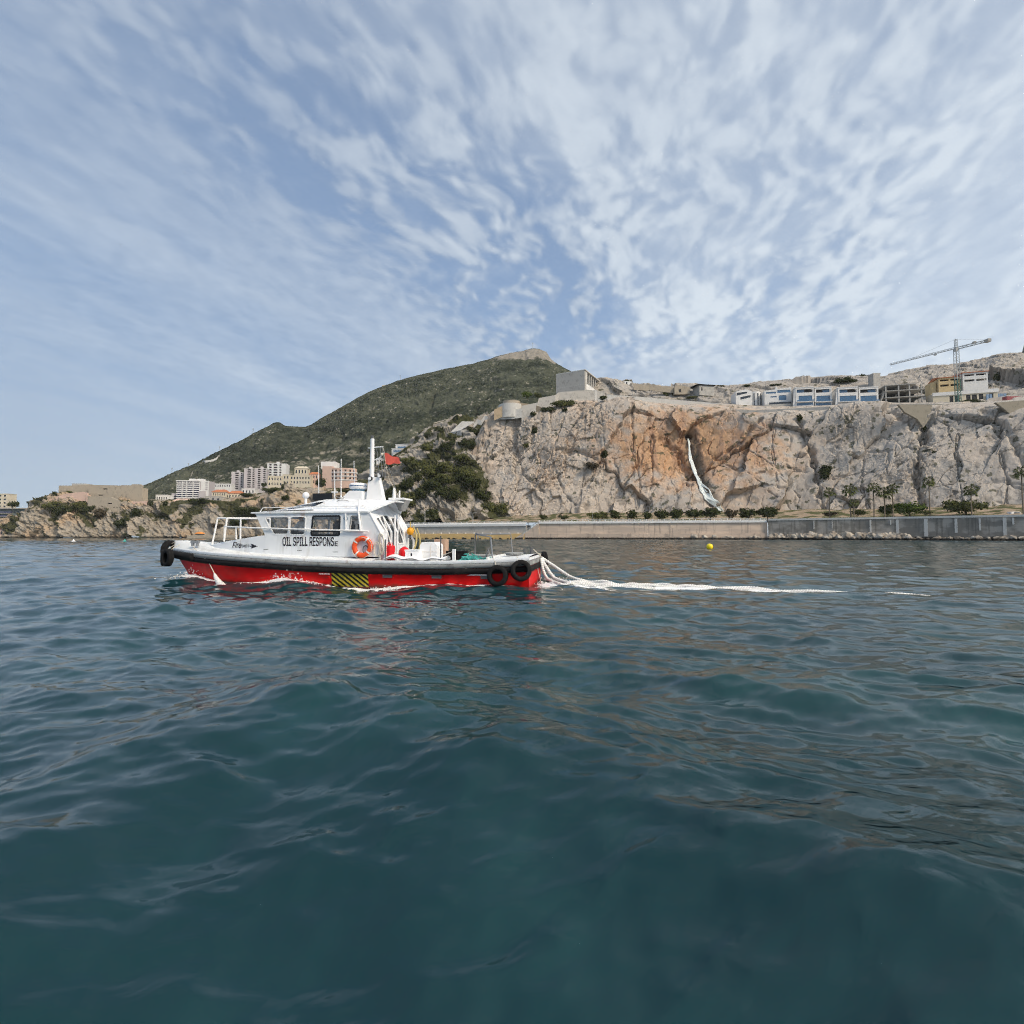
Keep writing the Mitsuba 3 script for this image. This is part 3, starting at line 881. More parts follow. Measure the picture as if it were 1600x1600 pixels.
# aft: side decks and the inner bulwark
us = np.linspace(1.35, 5.4, 24)
_, v_ = hull_point(us, zs(us))
side = np.stack([np.stack([us, v_ + 0.0, zd(us) - 0.006], -1), np.stack([us, v_ - 0.22, zd(us) - 0.006], -1), np.stack([us, v_ - 0.24, 0 * us + 0.45], -1)])
bobj('side_deck', both(side), 'white_paint', boat)
bobj('well_floor', box((3.4, 0, 0.45), (4.2, 3.5, 0.04)), 'deck_paint', boat)
us = np.linspace(0, 1.4, 8)
_, v_ = hull_point(us, zs(us))
k = np.linspace(1, -1, 9)
bobj('stern_deck', cat([sheet(np.stack([us[:, None] + 0 * k, v_[:, None] * k, (zd(us) - 0.004)[:, None] + 0.05 * (1 - k ** 2)], -1)), box((1.4, 0, 0.74), (0.05, 3.3, 0.6))]), 'deck_paint', boat)
hatch = trimesh.creation.cylinder(radius=1.0, height=0.05, sections=40)
hatch.apply_scale([0.32, 0.55, 1])
hatch.apply_translation([0.72, 0.2, 1.12])
bobj('hatch', hatch, 'grey_band', boat, label='grey oval hatch in the stern deck')
bobj('well_locker', cat([box((2.9, -1.2, 0.72), (2.2, 0.5, 0.5)), box((2.9, -1.2, 0.99), (2.26, 0.56, 0.04))]), 'interior_pale', boat)

# trunk forward of the cabin and the cabin's lower sides
tu = np.concatenate([np.linspace(12.75, 9.8, 22), np.linspace(9.6, 5.33, 12)])
tv = interp(-tu, [(-12.75, 0.45), (-12.6, 0.72), (-12.2, 0.95), (-11.4, 1.16), (-10.4, 1.33), (-9.8, 1.385), (-5.3, 1.385)])
tt = interp(-tu, [(-12.75, 1.335), (-12.3, 1.44), (-11.6, 1.54), (-10.4, 1.70), (-9.83, 1.765), (-9.5, 1.765), (-5.3, 1.765)])
tb = zd(tu) - 0.03
rows = [np.stack([tu, tv, tb], -1), np.stack([tu, tv - 0.004, tt - 0.035], -1), np.stack([tu, tv - 0.035, tt], -1)]
fore = tu >= 9.79
rows2 = [np.stack([tu[fore], (tv - 0.035)[fore] * k, tt[fore] + 0.07 * (1 - k * k)], -1) for k in np.linspace(1, -1, 9)]
bobj('trunk', cat([both(np.array(rows)[:, fore]), sheet(np.array(rows2)), sheet(np.stack([rows[0][:1], rows[2][:1], rows[2][:1] * [1, -1, 1], rows[0][:1] * [1, -1, 1]]).repeat(2, 1) + np.array([[0, 0, 0], [0.001, 0, 0]]))]), 'white_paint', boat, smooth=35)
bobj('trunk_kerb', both(np.stack([np.stack([tu, tv + 0.05, tb + 0.035], -1), np.stack([tu, tv + 0.05, tb + 0.075], -1), np.stack([tu, tv, tb + 0.085], -1)])), 'white_paint', boat)

CV = 1.38
side_poly = Polygon([(5.31, 1.0), (5.31, 1.88), (5.74, 2.6), (10.25, 2.6), (9.80, 1.76), (9.80, 1.0)])
rnd = lambda pts, r=0.05: Polygon(pts).buffer(-r).buffer(r, quad_segs=4)
win = {'A': rnd([(9.84, 2.43), (8.86, 2.43), (8.885, 1.82), (9.46, 1.82)], 0.07), 'B': rnd([(8.78, 2.43), (8.20, 2.43), (8.22, 1.80), (8.82, 1.80)], 0.08),
       'C': rnd([(7.88, 2.44), (6.86, 2.44), (6.88, 1.78), (7.94, 1.78)], 0.03), 'D': rnd([(6.40, 2.43), (6.08, 2.43), (6.10, 1.96), (6.45, 1.96)], 0.03)}


def plate(poly, v0, v1):
    """A (u, w) outline extruded between two values of v."""
    g = trimesh.creation.extrude_polygon(poly, abs(v1 - v0), engine='earcut')
    P = g.vertices.copy()
    g.vertices = np.stack([P[:, 0], min(v0, v1) + P[:, 2], P[:, 1]], -1)
    g.fix_normals()
    return g


holes = unary_union(list(win.values()))
for sgn in (1, -1):
    wall = bobj('cabin_side', plate(side_poly.difference(holes), sgn * CV, sgn * (CV - 0.05)), 'white_paint', boat)
    for nm, p in win.items():
        fr = bobj('window', plate(p.buffer(0.035 if nm != 'C' else 0.045).difference(p.buffer(-0.004 if nm != 'C' else -0.02)), sgn * (CV + 0.014), sgn * (CV + 0.001)),
                  'black_gloss' if nm == 'C' else 'grey_band' if nm == 'D' else 'white_clean', boat)
        obj('pane', vmesh(trimesh.Trimesh(*(lambda g: (g.vertices, g.faces))(plate(p, sgn * (CV - 0.024), sgn * (CV - 0.026))), process=False)) if False else vmesh(
            trimesh.Trimesh(np.array([[x, sgn * (CV - 0.022), z] for x, z in np.array(p.exterior.coords)[:-1]] + [[p.centroid.x, sgn * (CV - 0.022), p.centroid.y]]),
                            [[i, (i + 1) % (len(p.exterior.coords) - 1), len(p.exterior.coords) - 1] for i in range(len(p.exterior.coords) - 1)], process=False)), 'pane_glass', fr)
# sliding bar of the framed window
bobj('window_bar', box((7.40, CV + 0.012, 1.90), (1.04, 0.02, 0.035)), 'black_gloss', boat)

# windscreen: leans forward, three lights
wf0, wf1 = np.array([9.80, 1.76]), np.array([10.25, 2.6])


def screen(a, b, w0, w1, off=0.0):
    P = []
    for w in (w0, w1):
        u = 9.80 + (w - 1.76) * (0.45 / 0.84) + off
        P.append([[u, a, w], [u, b, w]])
    return sheet(np.array(P))


lights = [(1.28, 0.50), (0.42, -0.42), (-0.50, -1.28)]
vs = [1.38, 1.28, 0.50, 0.42, -0.42, -0.50, -1.28, -1.38]
fm = [screen(1.38, -1.38, 1.70, 1.88), screen(1.38, -1.38, 2.44, 2.6)] + [screen(a, b, 1.88, 2.44) for a, b in ((1.38, 1.28), (0.50, 0.42), (-0.42, -0.50), (-1.28, -1.38))]
ws = bobj('windscreen', cat(fm), 'white_paint', boat)
for a, b in lights:
    obj('pane', vmesh(screen(a, b, 1.88, 2.44)), 'pane_glass', ws)

# roof
ru = np.concatenate([np.linspace(10.36, 9.9, 6), np.linspace(9.6, 7.9, 10), np.linspace(7.6, 5.74, 10), np.linspace(5.6, 5.1, 4)])
rv = np.concatenate([np.linspace(1.44, 0.5, 9), np.linspace(0.3, -0.3, 4), np.linspace(-0.5, -1.44, 9)])
RU, RV = np.meshgrid(ru, rv, indexing='ij')
rise = interp(-RU, [(-10.36, 0.02), (-10.0, 0.10), (-8.0, 0.50), (-7.7, 0.52), (-5.1, 0.44)])
shp = np.clip((1.44 - np.abs(RV)) / 0.95, 0, 1)
edge_aft = 5.74 - 0.62 * shp ** 1.0
RW = 2.62 + rise * shp
RUc = np.maximum(RU, edge_aft)
upper = np.stack([RUc, RV, RW], -1)
lower = upper - [0, 0, 0.055]
rim = [sheet(np.stack([upper[i], lower[i]])) for i in (0, -1)] + [sheet(np.stack([upper[:, j], lower[:, j]])) for j in (0, -1)]
bobj('roof', cat([sheet(upper), sheet(lower)] + rim), 'white_paint', boat, smooth=25)


def on_roof(u, v):
    return 2.62 + float(interp(-u, [(-10.36, 0.02), (-10.0, 0.10), (-8.0, 0.50), (-7.7, 0.52), (-5.1, 0.44)])) * float(np.clip((1.44 - abs(v)) / 0.95, 0, 1))


def patch_on_roof(quad, lift, n=6):
    q = np.array(quad, float)
    P = np.array([[((1 - a) * (1 - b) * q[0] + a * (1 - b) * q[1] + a * b * q[2] + (1 - a) * b * q[3]) for b in np.linspace(0, 1, n)] for a in np.linspace(0, 1, n)])
    Z = np.array([[on_roof(*x) for x in r] for r in P])
    return sheet(np.concatenate([P, (Z + lift)[..., None]], -1))


bobj('skylight', patch_on_roof([(9.45, 1.10), (8.05, 1.02), (7.85, 0.72), (8.95, 0.66)], 0.012), 'black_gloss', boat, label='dark tinted skylight strip in the roof')
bobj('roof_gutter', cat([tube([(u, 1.36, on_roof(u, 1.36) + 0.015) for u in np.linspace(9.75, 7.9, 6)], 0.018, 5)]), 'dark_metal', boat)
bobj('roof_rail', cat([tube([(10.1, 1.28, on_roof(10.1, 1.28)), (10.0, 1.28, 2.78), (8.0, 1.28, 2.80), (6.0, 1.28, 2.80), (5.9, 1.28, on_roof(5.9, 1.28))], 0.015, 6)] +
                      [bar((u, 1.28, on_roof(u, 1.28)), (u, 1.28, 2.79), 0.012, 6) for u in (9, 8, 7)]), 'rail_white', boat)

# aft bulkhead: a door slot and three windows, cut through
aft = Polygon([(-1.38, 0.50), (1.38, 0.50), (1.38, 2.6), (0.5, 3.02), (-0.5, 3.02), (-1.38, 2.6)])
door = Polygon([(0.28, 0.55), (-0.12, 0.55), (-0.12, 2.5), (0.28, 2.5)])
awin = [Polygon([(1.16, 2.36), (0.86, 2.42), (0.86, 1.9), (1.00, 1.9)]), Polygon([(0.72, 2.46), (0.40, 2.48), (0.40, 1.35), (0.72, 1.35)]), Polygon([(-0.26, 2.44), (-0.78, 2.44), (-0.78, 1.45), (-0.26, 1.45)])]


def aft_plate(poly, t0, t1):
    g = plate(poly, t0, t1)                        # (x=v, y=thickness, z=w)
    P = g.vertices.copy()
    u = 5.31 + np.clip(P[:, 2] - 1.88, 0, None) * 0.60 + P[:, 1]
    g.vertices = np.stack([u, P[:, 0], P[:, 2]], -1)
    g.fix_normals()
    return g


aft_cut = aft.difference(unary_union([door] + awin))
fine = [aft_cut.intersection(Polygon([(-2, a), (2, a), (2, b), (-2, b)])) for a, b in ((0, 1.88), (1.88, 4))]
bobj('aft_bulkhead', cat([aft_plate(g, 0, 0.05) for q in fine for g in getattr(q, 'geoms', [q])]), 'white_paint', boat)
for p in awin:
    q = np.array(p.exterior.coords)[:-1]
    k = [(5.33 + max(0, z - 1.88) * 0.6, v, z) for v, z in q]
    fr = bobj('window', cat([bar(np.array(k[i]) - [0.035, 0, 0], np.array(k[(i + 1) % 4]) - [0.035, 0, 0], 0.022, 5) for i in range(4)]), 'rail_white', boat)
    obj('pane', vmesh(trimesh.Trimesh(np.array(k), [[0, 1, 2], [0, 2, 3]], process=False)), 'pane_glass', fr)
bobj('door', box((5.24, 0.52, 1.5), (0.05, 0.42, 1.9)).subdivide() if False else cat([box((5.22, -0.02, 2.2), (0.03, 0.03, 0.7)), box((5.20, 0.34, 1.53), (0.04, 0.08, 1.95))]), 'white_clean', boat)
for a, b in (((5.72, 1.36, 2.56), (5.12, 1.36, 1.55)), ((5.72, -1.36, 2.56), (5.12, -1.36, 1.55))):
    bobj('raked_strut', tube([a, b, (b[0], b[1], 0.95)], 0.045, 8), 'white_clean', boat)
bobj('wheelhouse_floor', box((7.6, 0, 1.02), (4.3, 2.6, 0.04)), 'interior_dark', boat)
bobj('console', cat([box((9.45, 0, 1.50), (0.5, 2.4, 0.9)), box((9.25, -0.4, 1.98), (0.2, 0.9, 0.14))]), 'interior_dark', boat)
for u, v in ((7.55, 0.55), (7.15, 0.55), (7.55, -0.6), (7.15, -0.6)):
    bobj('cabin_seat', cat([box((u, v, 1.45), (0.36, 0.44, 0.12)), box((u - 0.14, v, 1.85), (0.10, 0.42, 0.72)), box((u - 0.14, v, 2.26), (0.09, 0.24, 0.14)), box((u, v, 1.2), (0.2, 0.2, 0.4))]), 'seat_cloth', boat)

# lettering on the cabin side
TXT = CV + 0.004


def lettering(text, height, u_left, u_right, w, v=TXT, bold=False, shear=0.0):
    t = meshkit.text_mesh(text, height, 0.004, bold)
    P = t.vertices.copy()
    P[:, 0] -= P[:, 0].min()
    sx = (u_left - u_right) / P[:, 0].max()
    P[:, 0] = P[:, 0] * sx + P[:, 1] * shear
    t.vertices = np.stack([u_left - P[:, 0], v + P[:, 2], w + P[:, 1]], -1)
    t.fix_normals()
    return t


bobj('lettering', lettering('OIL SPILL RESPONS', 0.31, 9.09, 7.06, 1.385, bold=True), 'black_print', boat, label='black capital lettering on the cabin side')
bobj('lettering', lettering('E', 0.16, 7.03, 6.91, 1.385, bold=True), 'black_print', boat)
# the boat's name with an arrow, on the trunk's side
tn = lettering('Fire', 0.20, 11.30, 10.88, 1.30, 0, True, 0.25)
tn2 = lettering('SWIFT', 0.10, 10.84, 10.50, 1.315, 0)
arrow = plate(Polygon([(10.46, 1.345), (10.36, 1.345), (10.42, 1.27), (10.12, 1.36), (10.42, 1.46), (10.36, 1.375), (10.46, 1.375)]), 0.0, 0.004)
for t in (tn, tn2, arrow):
    P = t.vertices
    P[:, 1] += interp(-P[:, 0], [(-12.2, 0.95), (-11.4, 1.16), (-10.4, 1.33), (-9.8, 1.385)]) + 0.003
bobj('name_lettering', cat([tn, tn2, arrow]), 'black_print', boat, label='black painted boat name with an arrow')
for u, w in ((9.75, 1.25), (8.4, 1.22), (7.0, 1.17)):
    bobj('drain_slot', box((u, CV + 0.006, w), (0.20, 0.012, 0.022)), 'grey_band', boat)
# emblem by the aft window: a faint round badge
ring = LineString([(6.62 + 0.07 * math.cos(a), 2.36 + 0.06 * math.sin(a)) for a in np.linspace(0, 2 * math.pi, 25)]).buffer(0.012)
bobj('badge', plate(ring, TXT - 0.003, TXT), 'glass_blue', boat)

# hazard stripes on the hull
hp = np.linspace(6.93, 5.56, 14)
P, UVs = [], []
for t in np.linspace(0, 1, 8):
    w = (zs(hp) - 0.36) * (1 - t) + (-0.35) * t
    u, v = hull_point(hp, w)
    P.append(np.stack([u, v + 0.005, w], -1))
    UVs.append(np.stack([(6.93 - hp), (-w) * 1.0], -1))
m = sheet(np.array(P))
bobj('hazard_panel', m, 'hazard_print', boat, smooth=True, uv=np.concatenate(UVs) * [0.78, -1.02], label='yellow and black diagonal hazard stripes on the red hull')
for u in (4.85, 3.1, 1.42):
    a, b = hull_point(np.array(u), np.array(0.36))
    bobj('hull_vent', cat([box((u, float(b) + 0.01, 0.36), (0.34, 0.03, 0.085)), box((u, float(b) + 0.03, 0.41), (0.36, 0.03, 0.02))]), 'dark_metal', boat)
bobj('hull_mark', box((7.15, 1.83, 0.42), (0.42, 0.012, 0.02)), 'white_clean', boat)

# bow frame and handrails
fr = [((12.55, 0.72, 1.42), (12.42, 0.62, 2.44)), ((11.97, 0.80, 1.55), (11.93, 0.72, 2.43)), ((11.12, -0.75, 1.6), (11.10, -0.72, 2.46)), ((12.45, -0.72, 1.45), (12.38, -0.62, 2.46))]
pc = [bar(a, b, 0.032, 8) for a, b in fr]
tops = [np.array(b) for _, b in fr]
pc += [bar(tops[0], tops[1], 0.032), bar(tops[1], tops[2], 0.032), bar(tops[2], tops[3], 0.032), bar(tops[3], tops[0], 0.032)]
bobj('bow_frame', cat(pc), 'rail_white', boat, smooth=40, label='white tubular frame on the foredeck')
hr = [(11.72, 1.10, 1.53), (11.72, 1.10, 2.10), (10.3, 1.44, 2.04), (8.3, 1.47, 1.98), (6.35, 1.47, 1.93), (5.7, 1.47, 1.90)]
hr2 = [(11.10, 1.24, 1.62), (11.12, 1.24, 2.07)]
bobj('handrail', cat([tube(hr, 0.026, 8), tube(hr2, 0.026, 8)] + [bar((u, 1.47, w), (u, CV, w - 0.02), 0.018, 6) for u, w in ((9.6, 2.02), (8.1, 1.975), (6.6, 1.935))]), 'rail_white', boat, smooth=40)
bobj('deck_cleat', cat([box((13.1, 0.95, 1.5), (0.34, 0.10, 0.08)), bar((13.0, 0.95, 1.35), (13.0, 0.95, 1.56), 0.06), bar((13.2, 0.95, 1.35), (13.2, 0.95, 1.56), 0.06)]), 'steel', boat)
bobj('anchor_well', patch_on_roof([(0, 0), (0, 0), (0, 0), (0, 0)], 0) if False else cat([box((12.3, 0.25, 1.44), (0.7, 0.5, 0.04))]), 'grey_band', boat)

# mast, radar, aerials, lamps
pd = Polygon([(7.25, 3.1), (6.62, 3.1), (6.62, 3.36), (7.0, 3.40)])
bobj('radar_pedestal', cat([plate(Polygon([(7.45, 3.12), (6.55, 3.12), (6.55, 3.44), (7.05, 3.46)]), 0.32, -0.32)]), 'white_clean', boat)
prof = np.array([[0, 0], [0.27, 0.0], [0.315, 0.04], [0.33, 0.10], [0.33, 0.15], [0.315, 0.20], [0.26, 0.235], [0.12, 0.25], [0, 0.252]])
rd = trimesh.creation.revolve(prof, sections=40)
rd.apply_translation([6.86, 0, 3.53])
rad = bobj('radar_dome', rd, 'white_clean', boat, smooth=40, label='white radar dome with a blue base on the roof')
base = trimesh.creation.revolve(np.array([[0, 0], [0.20, 0], [0.27, 0.09], [0, 0.09]]), sections=32)
base.apply_translation([6.86, 0, 3.44])
bobj('dome_base', base, 'glass_blue', rad)
strip = trimesh.creation.revolve(np.array([[0.331, 0.105], [0.334, 0.105], [0.334, 0.135], [0.331, 0.135]]), sections=40)
strip.apply_translation([6.86, 0, 3.53])
bobj('dome_stripe', strip, 'radar_blue', rad)
tw0 = np.array([(6.42, 0.20), (5.78, 0.16), (5.78, -0.16), (6.42, -0.20)])
tw1 = np.array([(6.37, 0.15), (5.98, 0.12), (5.98, -0.12), (6.37, -0.15)])
tower = trimesh.Trimesh(np.vstack([np.c_[tw0, [3.08] * 4], np.c_[tw1, [3.98] * 4]]), [[0, 1, 5], [0, 5, 4], [1, 2, 6], [1, 6, 5], [2, 3, 7], [2, 7, 6], [3, 0, 4], [3, 4, 7], [4, 5, 6], [4, 6, 7]], process=False)
mast = bobj('mast', cat([tower, tube([(6.30, 0, 3.95), (6.30, 0, 4.9), (6.30, 0, 5.48)], [0.085, 0.082, 0.07], 12), bar((6.48, 0, 5.12), (5.86, 0, 5.16), 0.022), bar((6.05, 0.0, 3.9), (6.05, 0, 4.15), 0.02), tube([(6.3, 0, 4.62), (6.0, 0, 4.72), (5.84, 0, 4.92)], 0.022, 6)]), 'white_clean', boat, smooth=35, label='white mast on a tapered base with a short crossarm')
bobj('mast_light', cat([bar((6.30, 0, 5.48), (6.30, 0, 5.60), 0.05, 10), bar((6.44, 0, 5.02), (6.5, 0, 5.02), 0.04, 8)]), 'dark_metal', mast)
for u, w in ((6.28, 3.92), (5.90, 4.02)):
    fl = trimesh.creation.icosphere(subdivisions=2, radius=0.085)
    fl.apply_translation([u, 0.16, w])
    bobj('floodlight', fl, 'black_gloss', mast, smooth=True)
    g = trimesh.creation.cylinder(radius=0.06, height=0.02, sections=16)
    g.apply_transform(trimesh.transformations.rotation_matrix(math.pi / 2, [1, 0, 0]))
    g.apply_translation([u, 0.245, w - 0.01])
    bobj('lamp_glass', g, 'white_clean', mast)
bobj('mast_stay', cat([bar((5.9, 0.0, 5.14), (5.72, 0.05, 3.95), 0.008, 5), bar((5.98, 0, 5.14), (5.84, 0.05, 4.0), 0.008, 5), bar((5.86, 0, 5.14), (5.35, -0.4, 3.08), 0.008, 5), bar((6.12, 0, 5.1), (5.98, 0, 4.0), 0.007, 5)]), 'steel', mast)
for (px, y0, y1, v) in ((498, 727, 781, 0.2), (523, 735, 780, -0.5), (533, 717, 777, 0.35), (553, 720, 760, -0.6)):
    a, b = bp(px + (2 if px == 553 else 0), y1, v), bp(px, y0, v)
    bobj('whip_aerial', cat([bar((a[0], v, min(a[1], on_roof(a[0], v)) - 0.02), (b[0], v, b[1]), 0.020, 6, 0.011), bar((a[0], v, on_roof(a[0], v) - 0.02), (a[0], v, on_roof(a[0], v) + 0.16), 0.032, 8)]), 'white_clean', boat)
a = bp(478, 774, 0.1)
db = trimesh.creation.icosphere(subdivisions=3, radius=0.13)
db.apply_translation([a[0], 0.1, a[1]])
bobj('satellite_dome', cat([db, bar((a[0], 0.1, on_roof(a[0], .1) - 0.02), (a[0], 0.1, a[1]), 0.05)]), 'white_clean', boat, smooth=40)
bobj('roof_panel', cat([box((8.10, 0.42, 3.24), (0.78, 0.05, 0.25)), box((8.10, 0.36, 3.12), (0.70, 0.1, 0.04))]), 'black_gloss', boat, label='black glossy panel standing on the roof')
bobj('roof_cross', cat([bar((7.95, -0.2, 3.1), (7.95, -0.2, 3.62), 0.025), bar((8.08, -0.2, 3.46), (7.82, -0.2, 3.46), 0.025)]), 'white_clean', boat)
bobj('roof_cable', cat([tube([(7.35 + 0.18 * math.cos(t), 0.55 + 0.1 * math.sin(2 * t), on_roof(7.35, 0.55) + 0.03 + 0.08 * abs(math.sin(t * 1.5))) for t in np.linspace(0, 5.4, 18)], 0.012, 5),
                       tube([(7.1 + 0.24 * math.cos(t), 0.72, on_roof(7.1, 0.72) + 0.02 + 0.05 * abs(math.sin(t))) for t in np.linspace(0, 3.3, 12)], 0.012, 5)]), 'grey_band', boat)
bobj('side_strut', cat([tube([(6.25, 1.10, 3.02), (6.12, 1.42, 2.62), (6.02, 1.44, 1.95)], 0.035, 8), tube([(6.62, 1.42, 2.58), (6.58, 1.44, 1.95)], 0.026, 8), bar((6.62, 1.43, 1.95), (5.9, 1.43, 1.94), 0.02)]), 'white_clean', boat, smooth=40)
# horn platform at the roof's aft edge
bobj('horn_platform', cat([box((5.35, -0.55, 3.16), (0.62, 0.9, 0.07)), bar((5.6, -0.5, 3.2), (5.6, -0.5, 3.62), 0.07, 10, 0.05), bar((5.38, -0.5, 3.2), (5.38, -0.5, 3.5), 0.03)]), 'white_clean', boat, smooth=40)
bobj('horn', trimesh.creation.revolve(np.array([[0, 0], [0.12, 0], [0.32, 0.42], [0.28, 0.42], [0, 0.3]]), sections=20).apply_translation([5.28, -0.55, 2.70]), 'interior_pale', boat, smooth=40)

# stanchions and hoop aft
for u, v, w0, w1, r in ((3.02, 1.60, 0.9, 1.74, 0.022), (5.0, 1.62, 0.9, 1.62, 0.024)):
    bobj('stanchion', bar((u, v, w0), (u, v, w1), r), 'dark_metal', boat)
bobj('bollard_post', box((2.62, 1.35, 0.98), (0.10, 0.12, 0.62)), 'white_clean', boat)
bobj('stern_hoop', cat([tube([(1.28, 1.25, 0.85), (1.36, 1.25, 1.70), (1.55, 1.1, 1.74), (2.5, -1.15, 1.80), (2.53, -1.2, 0.8)], 0.026, 8), tube([(2.5, -1.15, 1.80), (1.1, -1.2, 1.82), (1.03, -1.2, 1.0)], 0.026, 8),
                       tube([(2.5, -1.1, 1.82), (2.38, -1.0, 1.86), (2.36, -1.0, 1.62)], 0.02, 6), tube([(1.9, 0.6, 0.6), (1.55, 0.7, 1.25), (1.45, 0.7, 0.7)], 0.03, 6)]), 'steel', boat, smooth=40)
bobj('tow_post', cat([bar((0.25, -0.9, 0.95), (0.25, -0.9, 1.32), 0.07, 10), bar((0.25, -0.72, 1.22), (0.25, -1.08, 1.22), 0.035), bar((0.55, -1.1, 0.95), (0.55, -1.1, 1.25), 0.05)]), 'dark_metal', boat)
# ------------------------------------------------------------------ promenade and sea walls
mat('concrete', worn((0.42, 0.41, 0.385), (0.24, 0.235, 0.22), 0.8, 0.35), spec=False)
mat('concrete_pale', worn((0.56, 0.55, 0.52), (0.36, 0.35, 0.32), 0.6, 0.35), spec=False)
mat('white_wall', worn((0.70, 0.70, 0.69), (0.52, 0.51, 0.48), 0.5, 0.3), spec=False)
mat('cream_wall', worn((0.60, 0.545, 0.43), (0.44, 0.40, 0.33), 0.6, 0.3), spec=False)
mat('yellow_wall', worn((0.60, 0.47, 0.27), (0.46, 0.37, 0.24), 0.5, 0.3), spec=False)
mat('pink_wall', worn((0.60, 0.44, 0.37), (0.47, 0.36, 0.30), 0.6, 0.3), spec=False)
mat('lilac_wall', worn((0.50, 0.47, 0.48), (0.38, 0.36, 0.37), 0.5, 0.3), spec=False)
mat('terracotta', worn((0.48, 0.19, 0.10), (0.32, 0.15, 0.09), 0.6, 0.4), spec=False)
mat('fort_stone', worn((0.40, 0.35, 0.28), (0.25, 0.22, 0.18), 0.8, 0.25), spec=False)
mat('dark_opening', (0.018, 0.019, 0.022), 0.5)
mat('window_glass', (0.035, 0.045, 0.06), 0.12)
mat('window_blue', (0.07, 0.15, 0.26), 0.10)
mat('ochre_band', worn((0.62, 0.43, 0.19), (0.46, 0.34, 0.18), 0.8, 0.3), spec=False)
mat('green_block', (0.12, 0.15, 0.14), 0.6)
mat('balcony_blue', (0.06, 0.07, 0.13), 0.5)
mat('crane_grey', (0.36, 0.38, 0.38), 0.5)
mat('crane_green', (0.04, 0.13, 0.11), 0.5)
mat('hoarding_blue', (0.12, 0.20, 0.32), 0.6)
mat('container_red', (0.28, 0.07, 0.08), 0.6)
mat('lamp_grey', (0.45, 0.46, 0.46), 0.5)
mat('wall_beige', worn((0.30, 0.275, 0.225), (0.19, 0.18, 0.15), 0.9, 0.5), spec=False)
mat('earth', worn((0.36, 0.29, 0.21), (0.22, 0.20, 0.12), 0.8, 0.3), spec=False)


def beige_face(p, n, uv):
    a = tfbm(p.x * 0.12, p.z * 0.6, p.y * 0.1, 3)
    d = tfbm(p.x * 1.6, p.z * 0.12, p.y * 1.6, 3)
    col = mix((0.62, 0.50, 0.40), (0.50, 0.41, 0.335), smoothstep(0.4, 0.65, a))
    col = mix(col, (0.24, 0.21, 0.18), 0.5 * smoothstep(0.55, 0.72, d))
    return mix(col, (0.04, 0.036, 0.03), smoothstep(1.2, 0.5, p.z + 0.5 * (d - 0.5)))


def grey_face(p, n, uv):
    a = tfbm(p.x * 0.25, p.z * 0.5, p.y * 0.25, 4)
    d = tfbm(p.x * 1.5, p.z * 0.10, p.y * 1.5, 3)
    lift = smoothstep(0.02, 0.05, dr.abs(p.z / 1.4 - dr.floor(p.z / 1.4) - 0.5))
    col = mix((0.20, 0.19, 0.172), (0.34, 0.32, 0.29), smoothstep(0.42, 0.66, a))
    col = mix(col, (0.12, 0.115, 0.10), 0.6 * smoothstep(0.5, 0.7, d))
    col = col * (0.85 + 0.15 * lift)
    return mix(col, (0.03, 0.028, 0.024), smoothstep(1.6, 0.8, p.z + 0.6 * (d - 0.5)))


mat('beige_face', mikit.proc(beige_face), spec=False)
mat('grey_face', mikit.proc(grey_face), spec=False)


def plan(pts):
    """Plan points (X, Y) of pixels px at distances Y."""
    return np.array([((px - 800) / 800 * Y, Y) for px, Y in pts])


def offset(path, d):
    t = np.gradient(path, axis=0)
    t /= np.linalg.norm(t, axis=1, keepdims=True)
    return path + np.stack([-t[:, 1], t[:, 0]], -1) * d          # left of the path: inland when it runs west to east


def wall_run(path, prof):
    """A profile [(inland distance, z), ...] swept along a plan path."""
    return sheet(np.stack([np.concatenate([offset(path, d), np.full((len(path), 1), z)], 1) for d, z in prof]))


def dense(path, n):
    s = np.concatenate([[0], np.cumsum(np.linalg.norm(np.diff(path, axis=0), axis=1))])
    t = np.linspace(0, s[-1], n)
    return np.stack([np.interp(t, s, path[:, 0]), np.interp(t, s, path[:, 1])], -1)


left = dense(plan([(560, 294), (640, 281), (822, 253)]), 30)
mid = dense(plan([(842, 249.5), (1010, 236), (1199, 222.4)]), 40)
right = dense(plan([(1200, 222), (1400, 198.5), (1600, 176), (1800, 158), (1960, 146)]), 60)

pr = dense(np.concatenate([offset(left, 0.6), offset(mid, 0.6), offset(right, 0.6)]), 160)
rows = []
g = np.random.default_rng(5)
for d, z in ((0, 8.35), (8, 8.4), (18, 8.9), (30, 11.0), (44, 14.0), (70, 17.0)):
    q = offset(pr, d)
    zz = z + (0.9 * (fb(np.c_[q * 0.15, q[:, :1] * 0], 3, 2) - 0.5) * (d > 10)) * 2
    rows.append(np.c_[q, zz])


def prom_colour(p, n, uv):
    a = tfbm(p.x * 0.3, p.y * 0.3, p.z * 0.3, 3)
    high = smoothstep(8.6, 9.4, p.z)
    return mix((0.34, 0.33, 0.31), mix((0.34, 0.27, 0.20), (0.10, 0.105, 0.055), smoothstep(0.42, 0.58, a)), high)


mat('promenade_ground', mikit.proc(prom_colour), spec=False)
obj('promenade', sheet(np.array(rows)), 'promenade_ground', smooth=True)
tag('promenade', 'paved promenade and earth bank behind the sea wall', kind='structure')

